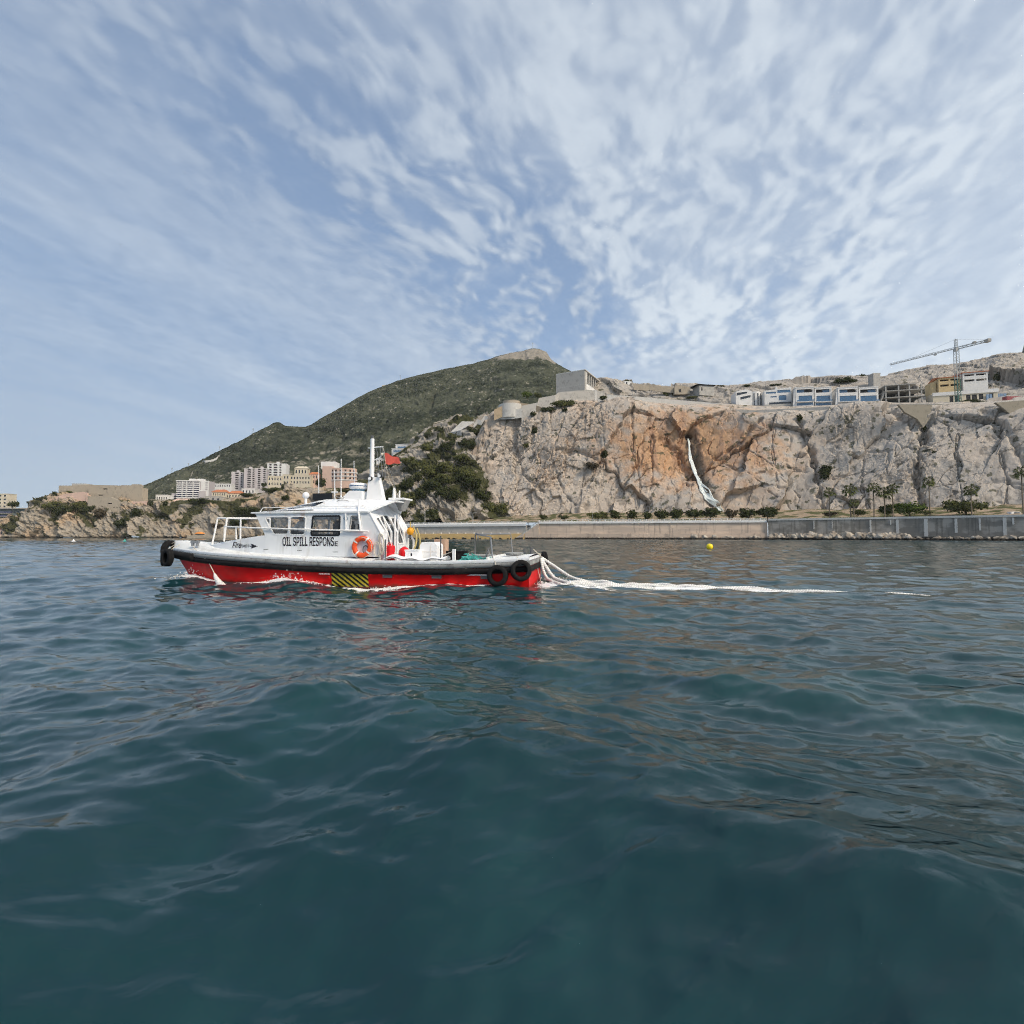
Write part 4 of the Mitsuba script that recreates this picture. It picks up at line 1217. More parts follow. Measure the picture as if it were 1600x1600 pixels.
sw = thing('sea_wall', 'long beige stepped sea wall with a white ledge in the middle of the shore', 'wall')
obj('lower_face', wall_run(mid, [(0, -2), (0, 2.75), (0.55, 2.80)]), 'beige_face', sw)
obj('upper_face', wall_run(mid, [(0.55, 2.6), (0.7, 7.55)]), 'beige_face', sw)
obj('end_face', cat([sheet(np.array([[[*mid[k], -2], [*mid[k], 7.6]], [[*(offset(mid, 5)[k]), -2], [*(offset(mid, 5)[k]), 7.6]]])) for k in (0, -1)]), 'beige_face', sw)
obj('ledge', wall_run(mid, [(0.9, 7.5), (0.1, 7.55), (0.1, 8.30), (0.25, 8.42), (0.9, 8.44)]), 'white_wall', sw)


def balustrade(path, z0, h, step, label, bs='white_wall'):
    t = thing('balustrade', label, 'railing')
    q = dense(path, int(np.linalg.norm(np.diff(path, axis=0), axis=1).sum() / step))
    for k in range(0, len(q) - 1):
        e = np.linalg.norm(q[k + 1] - q[k])
        a = math.atan2(*(q[k + 1] - q[k])[::-1])
        obj('post', box((*q[k], z0 + h / 2), (0.35, 0.35, h), a), bs, t)
    obj('top_rail', wall_run(path, [(-0.12, z0 + h - 0.14), (-0.12, z0 + h), (0.12, z0 + h), (0.12, z0 + h - 0.14), (-0.12, z0 + h - 0.14)]), bs, t)
    obj('bottom_rail', wall_run(path, [(-0.08, z0 + 0.12), (-0.08, z0 + 0.36), (0.08, z0 + 0.36), (0.08, z0 + 0.12), (-0.08, z0 + 0.12)]), bs, t)
    return t


balustrade(offset(mid, 0.5), 8.44, 0.95, 2.6, 'white balustrade along the top of the beige sea wall')
sw = thing('sea_wall', 'grey sea wall with a white ledge above an ochre band, left of the stair gap', 'wall')
obj('lower_band', wall_run(left, [(-2.0, -2), (-1.8, 2.6), (-0.2, 2.75)]), 'ochre_band', sw)
for q in dense(left, 22):
    obj('bollard', box((q[0] + 0.6, q[1] - 0.9, 3.0), (0.4, 0.4, 0.9)), 'white_wall', sw)
obj('upper_face', wall_run(left, [(0, 2.6), (0.1, 6.55)]), 'concrete', sw)
obj('end_face', sheet(np.array([[[*left[-1], -2], [*left[-1], 7.0]], [[*(offset(left, 6)[-1]), -2], [*(offset(left, 6)[-1]), 7.0]]])), 'concrete', sw)
obj('ledge', wall_run(left, [(0.8, 6.5), (-0.5, 6.55), (-0.5, 7.75), (0.8, 8.40)]), 'white_wall', sw)
balustrade(offset(left, 0.3), 8.0, 0.95, 3.2, 'white balustrade on the grey sea wall left of the stair gap')
# the stair in the gap: it runs down westwards in front of the grey wall, behind a sloping flank of the beige wall
st = thing('sea_stair', 'diagonal stair running down in the gap between the two sea walls', 'stair')
a, b = mid[0], mid[0] + (mid[0] - mid[1]) / np.linalg.norm(mid[0] - mid[1]) * 11.5
fl_ = np.array([[[*a, 7.5], [*a, -2]], [[*b, 0.3], [*b, -2]]])
obj('flank', sheet(fl_), 'beige_face', st)
inl = offset(mid, 2.2)[0] - mid[0]
for k in range(16):
    t0, t1 = k / 16, (k + 1) / 16
    p0, p1 = a + (b - a) * t0, a + (b - a) * t1
    zt_ = 8.3 - 7.6 * (t0 + t1) / 2
    P = [np.r_[q, z] for q in (p0 + inl * 0.05, p1 + inl * 0.05, p1 + inl, p0 + inl) for z in (zt_ - 1.2, zt_)]
    obj('step', trimesh.convex.convex_hull(np.array(P)), 'concrete' if k % 2 else 'concrete_pale', st)
obj('rail', tube([np.r_[a + inl, 9.3], np.r_[b + inl, 1.7]], 0.12, 6), 'lamp_grey', st)
sw = thing('sea_wall', 'dark grey weathered sea wall with pale streaks on the right', 'wall')
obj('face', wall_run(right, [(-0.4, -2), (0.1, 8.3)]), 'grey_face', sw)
obj('end_face', sheet(np.array([[[*right[0] + [-0.0, -0.3], -2], [*right[0] + [0, -0.3], 8.3]], [[*(offset(right, 6)[0]), -2], [*(offset(right, 6)[0]), 8.3]]])), 'grey_face', sw)
obj('coping', wall_run(right, [(0.0, 8.25), (-0.15, 8.3), (-0.15, 9.05), (0.5, 9.07), (0.5, 8.2)]), 'concrete_pale', sw)
rl = right[:-1]
nr = offset(right, -0.18)
for px, wd, ln in ((1361, .55, 5.2), (1402, .9, 5.4), (1445, 1.1, 6.6), (1491, .8, 5.2), (1535, .5, 4.4), (1564, .95, 6.2), (1390, .4, 2.0), (1582, .5, 2.4), (1273, .35, 3.6), (1300, .3, 3.2)):
    k = int(np.argmin(np.abs(right[:, 0] / right[:, 1] - (px - 800) / 800)))
    d = right[min(k + 1, len(right) - 1)] - right[k]
    obj('pilaster', box((*nr[k], 8.0 - ln / 2), (wd, 0.42, ln), math.atan2(d[1], d[0])), 'concrete_pale', sw)


# rocks at the foot of the walls
def boulder(seed, r):
    m = trimesh.creation.icosphere(subdivisions=2, radius=1)
    v = m.vertices
    h, _ = cells(v[:, 0] * 1.3 + seed * 3.1, v[:, 1] * 1.3 + v[:, 2] * 1.7, 1.0, seed, 0.5)
    v *= (1 + 0.45 * h + 0.5 * (fb(v * 1.1 + seed * 7, 3, seed) - 0.5))[:, None]
    g = np.random.default_rng(seed)
    v *= g.uniform(0.7, 1.25, 3)
    m.vertices = v * r
    return m


def boulder_colour(p, n, uv):
    b = tfbm(p.x * 0.5, p.y * 0.5, p.z * 0.3, 2)
    c = tfbm(p.x * 2.5, p.y * 2.5, p.z * 2.5, 3)
    col = mix((0.30, 0.26, 0.215), (0.46, 0.42, 0.36), smoothstep(0.38, 0.62, b)) * (0.75 + 0.5 * c)
    return mix(col, (0.028, 0.026, 0.022), smoothstep(1.25, 0.45, p.z + 0.6 * (c - 0.5)))


mat('boulder_rock', mikit.proc(boulder_colour), spec=False)
g = np.random.default_rng(21)
stones = [mikit.ply(boulder(k + 1, 1.0), 'boulder_rock', smooth=False) for k in range(7)]


def place(proto, x, y, z, s, rz, rx=0):
    return {**proto, 'to_world': T().translate([x, y, z]).rotate([0, 0, 1], rz).rotate([1, 0, 0], rx).scale(s)}


for px in np.concatenate([np.linspace(1204, 1420, 62), np.linspace(1424, 1600, 34), np.linspace(1604, 1690, 8), np.linspace(1120, 1200, 16), np.linspace(1000, 1116, 10)]):
    px += g.uniform(-1.5, 1.5)
    path = right if px > 1200 else mid
    k = int(np.argmin(np.abs(path[:, 0] / path[:, 1] - (px - 800) / 800)))
    dd = g.uniform(1.0, 3.4)
    q = offset(path, -dd)[k] + g.normal(0, 0.5, 2)
    s = (g.uniform(0.7, 1.5) if px > 1200 else g.uniform(0.5, 1.3)) * (1.15 if px < 1420 else 0.9)
    z = max(0.1, (2.2 if 1200 < px < 1420 else 1.1) - 0.55 * dd + g.normal(0, 0.35))
    key = number('boulder')
    scene[key] = place(stones[g.integers(7)], q[0], q[1], z, s, g.uniform(0, 360), g.uniform(-30, 30))
    sec = ('under the right end of the beige sea wall' if px < 1202 else 'in the high pile at the left end of the grey sea wall' if px < 1300 else 'under the grey sea wall before the palms' if px < 1422 else 'in the low row at the right end of the grey sea wall')
    tag(key, 'rough pale boulder ' + sec, 'boulder', 'boulders ' + sec)
for path, n, x0 in ((mid, 120, 0), (left, 60, 0), (right, 140, 0)):
    ms = []
    q = dense(path, n)
    for k in range(n):
        m = boulder(int(g.integers(1, 40)), g.uniform(0.3, 0.75))
        m.apply_translation([q[k, 0] + g.normal(0, .8), q[k, 1] - g.uniform(0.6, 3.2) - (2.0 if path is left else 0), g.uniform(-0.1, 0.35)])
        ms.append(m)
    key = obj('rubble', cat(ms), 'boulder_rock')
    tag(key, {id(mid): 'dark wet rubble along the foot of the beige sea wall', id(left): 'dark wet rubble along the foot of the ochre band', id(right): 'dark wet rubble along the foot of the grey sea wall'}[id(path)], 'rubble', kind='stuff')

for px, py, y0, Y in ((664, 798, 822, 286), (739, 801, 820, 272), (926, 800, 815, 252)):
    b, t_ = W(px, y0, Y), W(px, py, Y)
    b[2] = 8.0
    key = thing('street_lamp', {664: 'leftmost street lamp on the promenade, before dark trees', 739: 'street lamp on the promenade before the pale rock outcrop', 926: 'street lamp on the promenade before the pale leaning rock slab'}[px], 'street lamp', 'street lamps on the promenade')
    obj('pole', tube([b, t_, t_ + [1.4, 0, 0.25]], [0.13, 0.09, 0.07], 8), 'lamp_grey', key)
    obj('lamp_head', box(t_ + [1.8, 0, 0.22], (0.9, 0.35, 0.16)), 'lamp_grey', key)
c = W(1586, 799, 196)
vn = thing('parked_van', 'small white van parked on the promenade at the right edge', 'van')
obj('body', plate_xz := trimesh.creation.extrude_polygon(Polygon([(-2.3, 0.35), (2.3, 0.35), (2.3, 1.0), (1.5, 1.15), (0.9, 1.9), (-2.2, 1.95), (-2.3, 1.2)]).buffer(-0.08).buffer(0.08), 1.8, engine='earcut').apply_transform(trimesh.transformations.rotation_matrix(math.pi / 2, [1, 0, 0])).apply_translation([c[0], c[1] + 0.9, 8.95]), 'white_clean', vn)
for x in (-1.5, 1.5):
    obj('wheel', trimesh.creation.cylinder(radius=0.36, height=0.25, sections=20).apply_transform(trimesh.transformations.rotation_matrix(math.pi / 2, [1, 0, 0])).apply_translation([c[0] + x, c[1] - 0.85, 9.3]), 'black_rubber', vn)
obj('window', box((c[0] - 0.2, c[1] - 0.91, 10.45), (2.2, 0.03, 0.5)), 'window_glass', vn)
# the waterfall out of the cliff
wf = thing('waterfall', 'thin white waterfall running down the orange stained cliff from a dark outlet', 'waterfall')
fp_ = [(1076, 676, .55), (1077, 690, .8), (1079, 705, 1.0), (1080, 714, 1.2), (1085, 728, 1.4), (1092, 748, 1.8), (1100, 768, 2.1), (1106, 780, 2.3), (1114, 788, 1.6), (1124, 796, .9), (1128, 806, .6)]
g = np.random.default_rng(8)
for s in range(24):
    P, R = [], []
    for k, (px, py, wd) in enumerate(fp_):
        i = cliff.index(px + (g.uniform(-1, 1) * wd * 2.0 if k > 1 else g.uniform(-.4, .4)) + ((3.6 if k < 10 else 1.5) * ((s % 3) - 1) if 5 < k else 0), py)
        q = cliff.Q[max(i[0] - 1, 0):i[0] + 2, max(i[1] - 2, 0):i[1] + 3].reshape(-1, 3)
        P.append([cliff.Q[i][0], q[:, 1].min() - 0.35, cliff.Q[i][2]])
        R.append(0.10 + 0.075 * wd * g.uniform(0.5, 1.5))
    P = np.array(P)
    t = np.linspace(0, len(P) - 1, 60)
    Q = np.stack([PchipInterpolator(np.arange(len(P)), P[:, k])(t) for k in range(3)], -1)
    Q += 0.22 * (fb(np.stack([t * 1.7 + s * 5, t * 0, t * 0], -1), 3, s)[:, None] - 0.5) * [3.2, 1.0, 0]
    obj('water_strand', tube(Q, np.interp(t, np.arange(len(R)), R) * (0.7 + 0.6 * fb(np.stack([t * 2.3, t * 0 + s, t * 0], -1), 3, 2)), 7), 'fall_water', wf, smooth=True)
scene['fall_water'] = {'type': 'twosided', 'b': {'type': 'roughplastic', 'alpha': 0.3, 'diffuse_reflectance': {'type': 'rgb', 'value': [0.78, 0.85, 0.84]}}}
# a yellow mooring buoy and two small ones far off
p = W(1109, 853, 1.0)
by = ray_plane(1109, 857.5, np.array([0, 0, 0.0]), np.array([0, 0, 1.0]))
bu = thing('mooring_buoy', 'round yellow buoy floating in front of the beige sea wall', 'buoy')
r = 0.00625 * by[1]
obj('float', trimesh.creation.icosphere(subdivisions=3, radius=r).apply_translation([by[0], by[1], r * 0.62]), 'buoy_yellow', bu, smooth=True)
obj('ring', torus(r * 0.16, r * 0.04, 20, 8).apply_translation([by[0], by[1], r * 1.66]), 'steel', bu)
mat('buoy_yellow', (0.86, 0.66, 0.01), 0.35)
for px, py, col, lab in ((195, 843.5, 'teal_net', 'tiny teal buoy floating before the left headland'), (115, 842.5, 'white_clean', 'tiny white float before the left headland')):
    q = ray_plane(px, py, np.array([0, 0, 0.0]), np.array([0, 0, 1.0]))
    k = 150 / q[1]
    q = np.array([q[0] * k, 150, 0])
    m = trimesh.creation.revolve(np.array([[0, -0.3], [0.34, -0.1], [0.36, 0.15], [0.15, 0.35], [0.06, 0.75], [0, 0.78]]), sections=16).apply_scale([1.4, 1.4, 1]).apply_translation(q)
    tag(obj('small_buoy', m, col, smooth=40), lab, 'buoy')
# ------------------------------------------------------------------ buildings
class Frame:
    """A building's own frame: x to the right along its front, y back into it, z up from sea level."""

    def __init__(self, o, rz=0.0, py=780):
        self.dy = math.cos(PITCH) - math.sin(PITCH) * (800 - py) / 800
        self.o, self.rz = np.array([o[0], o[1], 0.0]), rz
        c, s = math.cos(rz), math.sin(rz)
        self.M = np.array([[c, -s, 0, self.o[0]], [s, c, 0, self.o[1]], [0, 0, 1, 0], [0, 0, 0, 1.0]])

    def __call__(self, m):
        m = m.copy()
        m.apply_transform(self.M)
        return m

    def x_of(self, px):
        """x on the front line (y = 0) of what is seen at px."""
        k = (px - 800) / 800 / self.dy
        c, s = math.cos(self.rz), math.sin(self.rz)
        return (k * self.o[1] - self.o[0]) / (c - k * s)

    def z_of(self, px, py):
        x = self.x_of(px)
        Y = self.o[1] + x * math.sin(self.rz)
        return W(px, py, Y)[2]


def frame_at(px, py, Y, rz=0.0):
    return Frame(W(px, py, Y), rz, py)


def front_wall(poly, holes, th=0.35):
    """A wall lying in y = 0..th, outline in (x, z), with openings cut through."""
    p = poly.difference(unary_union(holes)) if holes else poly
    out = []
    for g_ in getattr(p, 'geoms', [p]):
        m = trimesh.creation.extrude_polygon(g_, th, engine='earcut')
        v = m.vertices.copy()
        m.vertices = np.stack([v[:, 0], v[:, 2], v[:, 1]], -1)
        m.invert()
        out.append(m)
    return cat(out)


def rect(x0, z0, x1, z1):
    return Polygon([(min(x0, x1), min(z0, z1)), (max(x0, x1), min(z0, z1)), (max(x0, x1), max(z0, z1)), (min(x0, x1), max(z0, z1))])


def bbox3(x0, x1, y0, y1, z0, z1):
    return box(((x0 + x1) / 2, (y0 + y1) / 2, (z0 + z1) / 2), (abs(x1 - x0), abs(y1 - y0), abs(z1 - z0)))


def house(name, label, cat_, F, poly, wins, depth, wall='white_wall', glass='window_glass', roof=None, group=None, roof_over=0.3, side=True, lintel=None):
    """A building: a front wall with real openings, glazing set back in them, a body behind and a roof."""
    t = thing(name, label, cat_, group)
    obj('wall', F(front_wall(poly, wins)), wall, t)
    b = poly.bounds
    core = trimesh.creation.extrude_polygon(poly.buffer(-0.02), depth, engine='earcut')
    v = core.vertices.copy()
    core.vertices = np.stack([v[:, 0], v[:, 2] + 0.36, v[:, 1]], -1)
    core.invert()
    obj('body', F(core), wall, t)
    for w in wins:
        a = w.bounds
        wn = obj('window', F(bbox3(a[0], a[2], 0.20, 0.34, a[1], a[3])), glass, t)
        if lintel:
            obj('sill', F(bbox3(a[0] - 0.1, a[2] + 0.1, -0.18, 0.0, a[1] - 0.16, a[1])), lintel, wn)
    if roof:
        obj('roof', F(bbox3(b[0] - roof_over, b[2] + roof_over, -roof_over, depth + 0.4, b[3] + 0.01, b[3] + 0.35)), roof, t)
    return t


def grid_windows(x0, x1, z0, z1, nx, nz, fx=0.55, fz=0.5):
    dx, dz = (x1 - x0) / nx, (z1 - z0) / nz
    return [rect(x0 + (i + 0.5 - fx / 2) * dx, z0 + (j + 0.5 - fz / 2) * dz, x0 + (i + 0.5 + fx / 2) * dx, z0 + (j + 0.5 + fz / 2) * dz) for j in range(nz) for i in range(nx)]


# --- the concrete block at the cliff top
t = thing('concrete_building', 'large blank grey concrete building at the corner of the cliff top', 'building')
Fc = Frame((49, 340), math.atan2(-0.485, 0.874))          # left face: x runs towards the near corner
z0, z1 = 88.0, W(915, 577, 340)[2]
L1, L2 = 21.0, 34.0
e1, e2 = np.array([-.874, .485, 0]), np.array([.485, .874, 0])
c0 = np.array([48.9, 340, 0])


def slab(a0, a1, b0, b1, zl, zh):
    """A block between a0..a1 along the left face and b0..b1 along the right face."""
    P = np.array([c0 + e1 * a + e2 * b + [0, 0, z] for z in (zl, zh) for a, b in ((a0, b0), (a1, b0), (a1, b1), (a0, b1))])
    return trimesh.convex.convex_hull(P)


obj('wall', slab(0, L1, 0, 3.0, z0, z1 - 0.6), 'concrete', t)
obj('back_wall', slab(L1 - 3, L1, 3.02, L2, z0, z1 - 0.6), 'concrete', t)
obj('lower_storey', slab(0.2, L1 - 3.02, 3.02, L2, z0, z1 - 8.5), 'white_wall', t)
obj('roof', slab(-0.6, L1 + 0.1, -0.1, L2 + 1, z1 - 0.58, z1), 'concrete_pale', t)
obj('loggia', slab(3.5, L1 - 3.05, 3.05, L2 - 0.5, z1 - 8.48, z1 - 0.6), 'dark_opening', t)
for k in range(7):
    obj('column', slab(0.3, 1.2, 5 + 4.4 * k, 5.8 + 4.4 * k, z1 - 8.48, z1 - 0.6), 'concrete_pale', t)
obj('corner_pier', slab(0.0, 1.6, 3.02, 5.0, z1 - 8.48, z1 - 0.62), 'concrete_pale', t)
for k in range(1, 4):
    obj('wall_joint', slab(0.3, L1 - 0.3, -0.03, -0.004, z0 + 5.2 * k, z0 + 5.2 * k + 0.12), 'concrete_pale', t)
# podium and terrace walls
def run_wall(name, label, pts, bot, th=0.6, bs='concrete', cat_='wall', parent=None, pname='section', dz=0.0):
    """A standing wall along measured top points [(px, py, Y)], going down by bot metres."""
    t = parent or thing(name, label, cat_)
    P = np.array([W(*p) for p in pts]) + [0, 0, dz]
    Bk = P + [0, th, 0]
    D_ = [0, 0, bot]
    m = cat([sheet(np.array([P - D_, P])), sheet(np.array([P, Bk])), sheet(np.array([Bk, Bk - D_]))])
    obj(pname, m, bs, t)
    return t


run_wall('terrace_wall', 'grey wall stepping up to the concrete building', [(815, 634, 322), (840, 629, 324), (842, 622, 325), (868, 617, 327), (873, 613, 330), (918, 609, 334), (945, 612, 336)], 14)
run_wall('terrace_wall', 'low pale wall along the cliff top right of the gate pier', [(948, 616.5, 322), (1000, 620, 320), (1060, 625, 318), (1110, 629, 315), (1150, 634, 309), (1180, 637, 304)], 5, bs='concrete_pale')
run_wall('gate_pier', 'pale gate pier on the cliff top beside the long hedge', [(929, 609, 324), (933, 609, 324)], 9, th=1.2, bs='concrete_pale', cat_='pier')
run_wall('path_wall', 'curved pale path wall sloping down over the upper cliff', [(934, 621, 317), (948, 623, 316), (958, 627, 315), (968, 634, 313), (974, 641, 312)], 3, bs='concrete_pale')
t = thing('round_battery', 'low round stone battery on the terrace at the left end of the cliff top', 'fort')
c = W(798, 634, 330)
obj('lower_tier', trimesh.creation.cylinder(radius=8.0, height=9, sections=36).apply_translation([c[0], c[1], c[2] - 4.5]), 'concrete_pale', t)
obj('upper_tier', trimesh.creation.cylinder(radius=5.6, height=2.6, sections=36).apply_translation([c[0] + 0.5, c[1], c[2] + 1.3]), 'fort_stone', t)
obj('cap', trimesh.creation.cone(radius=5.8, height=1.0, sections=36).apply_translation([c[0] + 0.5, c[1], c[2] + 2.6]), 'concrete_pale', t)
run_wall('earth_bank', 'brown earth bank under the round battery', [(772, 640, 322), (790, 632, 325), (812, 629, 326), (832, 632, 325), (846, 636, 322)], 7, th=6, bs='earth', cat_='bank')
run_wall('terrace_wall', 'pale stepped wall below the round battery', [(776, 641, 326), (800, 640, 323), (815, 638, 322)], 6, bs='concrete_pale')
t = thing('concrete_terrace', 'sloping grey concrete roof on the hillside left of the cliff', 'building')
q = [W(703, 676, 352), W(722, 658, 352), W(742, 659, 350), W(742, 668, 346), W(720, 672, 345)]
obj('roof', sheet(np.array([[q[0], q[1]], [q[4], q[2]]])), 'concrete_pale', t)
obj('front', sheet(np.array([[q[0] - [0, 0, 5], q[4] - [0, 0, 5], q[3] - [0, 0, 6]], [q[0], q[4], q[3]]])), 'concrete', t)
t = thing('zigzag_stair', 'white zigzag stair and landings at the upper left edge of the cliff', 'stair')
zz = [(740, 662, 344), (746, 655, 344), (752, 657, 343), (757, 649, 343), (762, 651, 342)]
for a, b in zip(zz[:-1], zz[1:]):
    A, B = W(*a), W(*b)
    obj('flight', trimesh.convex.convex_hull(np.array([p + [0, y, z] for p in (A, B) for y in (0, 2.0) for z in (-3.2, 0)])), 'concrete_pale', t)
t = thing('stone_pinnacle', 'pale stone pillar standing on the slope among the dark trees', 'rock')
c = W(689, 690, 336)
pin = boulder(12, 1.0)
pin.vertices *= [3.0, 2.6, 8.5]
obj('rock', pin.apply_translation(c), 'slope_ground', t)
c = W(660, 770, 301)

# --- white houses on the cliff
for i, (pa, pb, lab) in enumerate([(1243.5, 1272, 'white terrace house with blue glazing, leftmost of the row of four'), (1273.5, 1300, 'white terrace house with blue glazing, second of the row of four'),
                                   (1310, 1341, 'white terrace house with blue glazing, third of the row of four'), (1342.5, 1373, 'white terrace house with blue glazing, rightmost of the row of four, before the concrete skeleton')]):
    F = frame_at(pa, 632, [298, 296, 291, 289][i], -0.22)
    X = F.x_of
    w = X(pb)
    z = lambda py: F.z_of((pa + pb) / 2, py)
    top_, mid1, mid0, low1, bot = z(605.5), z(613), z(617), z(627.5), z(640)
    left_up = i % 2 == 0
    wins = [rect(0.7, mid1 - 0.1, w - 0.6, z(608.0)), rect(0.8 if i else 1.6, z(626.5), w - 0.9, z(618.2))]
    poly = Polygon([(0, bot), (w, bot), (w, top_), (0, top_)])
    t = thing('terrace_house', lab, 'house', 'white terrace houses on the cliff top')
    obj('wall', F(front_wall(poly, wins, 0.5)), 'white_wall', t)
    obj('body', F(bbox3(0.1, w - 0.1, 2.0, 10, bot, top_ - 0.1)), 'white_wall', t)
    obj('roof', F(bbox3(-0.15, w + 0.15, -0.2, 10, top_ + 0.004, top_ + 0.35)), 'white_wall', t)
    a = wins[0].bounds
    gx = (a[0] + 0.2, (a[0] + a[2]) / 2) if left_up else ((a[0] + a[2]) / 2, a[2] - 0.2)
    obj('upper_window', F(bbox3(gx[0], gx[1], 1.0, 1.1, a[1], a[3])), 'window_blue', t)
    obj('loggia', F(bbox3(a[0], a[2], 1.6, 1.99, a[1], a[3])), 'dark_opening', t)
    a = wins[1].bounds
    for k in range(3):
        d = (a[2] - a[0]) / 3
        obj('window', F(bbox3(a[0] + k * d + 0.04, a[0] + (k + 1) * d - 0.04, 0.22, 0.32, a[1], a[3])), 'window_blue', t)
    obj('balcony_slab', F(bbox3(0.1, w - 0.1, -1.4, -0.004, z(628.6), z(627.8))), 'white_wall', t)
    obj('balcony_glass', F(bbox3(0.2, w - 0.2, -1.38, -1.30, z(627.7), z(625.6))), 'window_blue', t)
    obj('lower_glazing', F(bbox3(0.5, w - 0.6, -0.06, -0.005, z(633), z(629.4))), 'window_blue', t)
    if left_up:
        P = np.array([(-1.8, bot), (-0.02, bot), (-0.02, top_ - 0.2), (-0.5, top_ - 0.2)])
        m = trimesh.creation.extrude_polygon(Polygon(P), 0.4, engine='earcut')
        v = m.vertices.copy()
        m.vertices = np.stack([v[:, 0], v[:, 2] + 0.3, v[:, 1]], -1)
        m.invert()
        obj('raking_fin', F(m), 'white_wall', t)
        obj('chimney', F(bbox3(0.3, 1.1, 1.5, 2.3, top_ + 0.36, top_ + 1.0)), 'white_wall', t)
F = frame_at(1195, 634, 306, -0.2)
w = F.x_of(1237)
z = lambda py: F.z_of(1216, py)
poly = Polygon([(0, z(642)), (w, z(642)), (w, z(606)), (0, z(609.5))])
t = house('villa', 'wide white modern villa with a central chimney on the cliff top', 'house', F, poly, [rect(0.9, z(614.5), F.x_of(1213), z(611.8)), rect(F.x_of(1215), z(614.0), w - 0.5, z(609.6)), rect(F.x_of(1204), z(620.6), F.x_of(1214), z(618.6)), rect(F.x_of(1217), z(625.5), F.x_of(1229), z(617.8))], 10, glass='window_blue')
obj('chimney', F(bbox3(F.x_of(1213), F.x_of(1216), 0.6, 1.6, z(608), z(604))), 'white_wall', t)
obj('terrace_glass', F(bbox3(F.x_of(1201), w - 0.5, -1.2, -1.1, z(632.5), z(629))), 'window_glass', t)
obj('garden_wall', F(bbox3(-0.5, w + 1, -2.0, -1.6, z(645), z(632.6))), 'concrete', t)
F = frame_at(1150, 631, 312, -0.1)
w = F.x_of(1175)
z = lambda py: F.z_of(1162, py)
poly = Polygon([(0, z(640)), (w, z(640)), (w, z(611)), (F.x_of(1165), z(608.4)), (0, z(611.5))])
t = house('villa', 'white villa with rounded end, leftmost of the houses on the cliff', 'house', F, poly, [Polygon([(0.5, z(618)), (F.x_of(1168), z(614.5)), (F.x_of(1168), z(612)), (0.5, z(613.5))]), Polygon([(F.x_of(1157), z(624.5)), (F.x_of(1173), z(621)), (F.x_of(1173), z(617.5)), (F.x_of(1157), z(620.5))])], 9)
cyl = trimesh.creation.cylinder(radius=3.6, height=z(612) - z(640), sections=32).apply_translation([F.x_of(1182), 3.7, (z(612) + z(640)) / 2])
obj('round_end', F(cyl), 'white_wall', t, smooth=40)
for a in (-1.9, -1.3, -0.6):
    x, y = F.x_of(1182) + 3.62 * math.cos(a), 3.7 + 3.62 * math.sin(a)
    obj('slot_window', F(box((x, y, z(624)), (0.5, 0.5, z(614) - z(633)), a)), 'window_glass', t)

# --- concrete stub, skeleton, apartments
t = thing('concrete_tower', 'short grey concrete tower stub on the ridge above the terrace houses', 'tower')
c = W(1370, 584, 326)
obj('shaft', bbox3(c[0] - 2.3, c[0] + 2.3, c[1], c[1] + 5, c[2] - 12, c[2]), 'concrete', t)
obj('cap', bbox3(c[0] - 2.45, c[0] + 2.45, c[1] - 0.15, c[1] + 5.1, c[2] + 0.004, c[2] + 0.5), 'concrete_pale', t)
F = frame_at(1384, 631, 286, -0.25)
w = F.x_of(1446)
z = lambda py: F.z_of(1405, py)
t = thing('concrete_skeleton', 'unfinished concrete frame building with open dark floors', 'building')
for py in (600.5, 609.5, 620):
    obj('floor_slab', F(bbox3(-0.3, w * (0.98 if py > 602 else 0.8), -0.4, 12, z(py + 1.1), z(py))), 'concrete', t)
for py0, py1 in ((601.7, 609.4), (610.7, 619.9), (621.2, 632)):
    for x in (0.3, F.x_of(1405), F.x_of(1422), w * 0.92):
        obj('column', F(bbox3(x - 0.3, x + 0.3, 0.0, 0.6, z(py1), z(py0))), 'concrete', t)
        obj('rear_column', F(bbox3(x - 0.3 + 1.2, x + 0.3 + 1.2, 6.0, 6.6, z(py1), z(py0))), 'concrete', t)
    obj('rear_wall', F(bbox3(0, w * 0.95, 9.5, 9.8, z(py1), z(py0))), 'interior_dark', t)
obj('ramp', F(trimesh.convex.convex_hull(np.array([(-2.8, y, zz) for y in (0.5, 3) for zz in (z(632), z(628))] + [(0, y, zz) for y in (0.5, 3) for zz in (z(612), z(609))]))), 'concrete', t)
F = frame_at(1464, 612, 290, -0.30)
z = lambda py: F.z_of(1490, py)
t = thing('apartment_block', 'yellow and white apartment block with terracotta roof behind the crane', 'building')
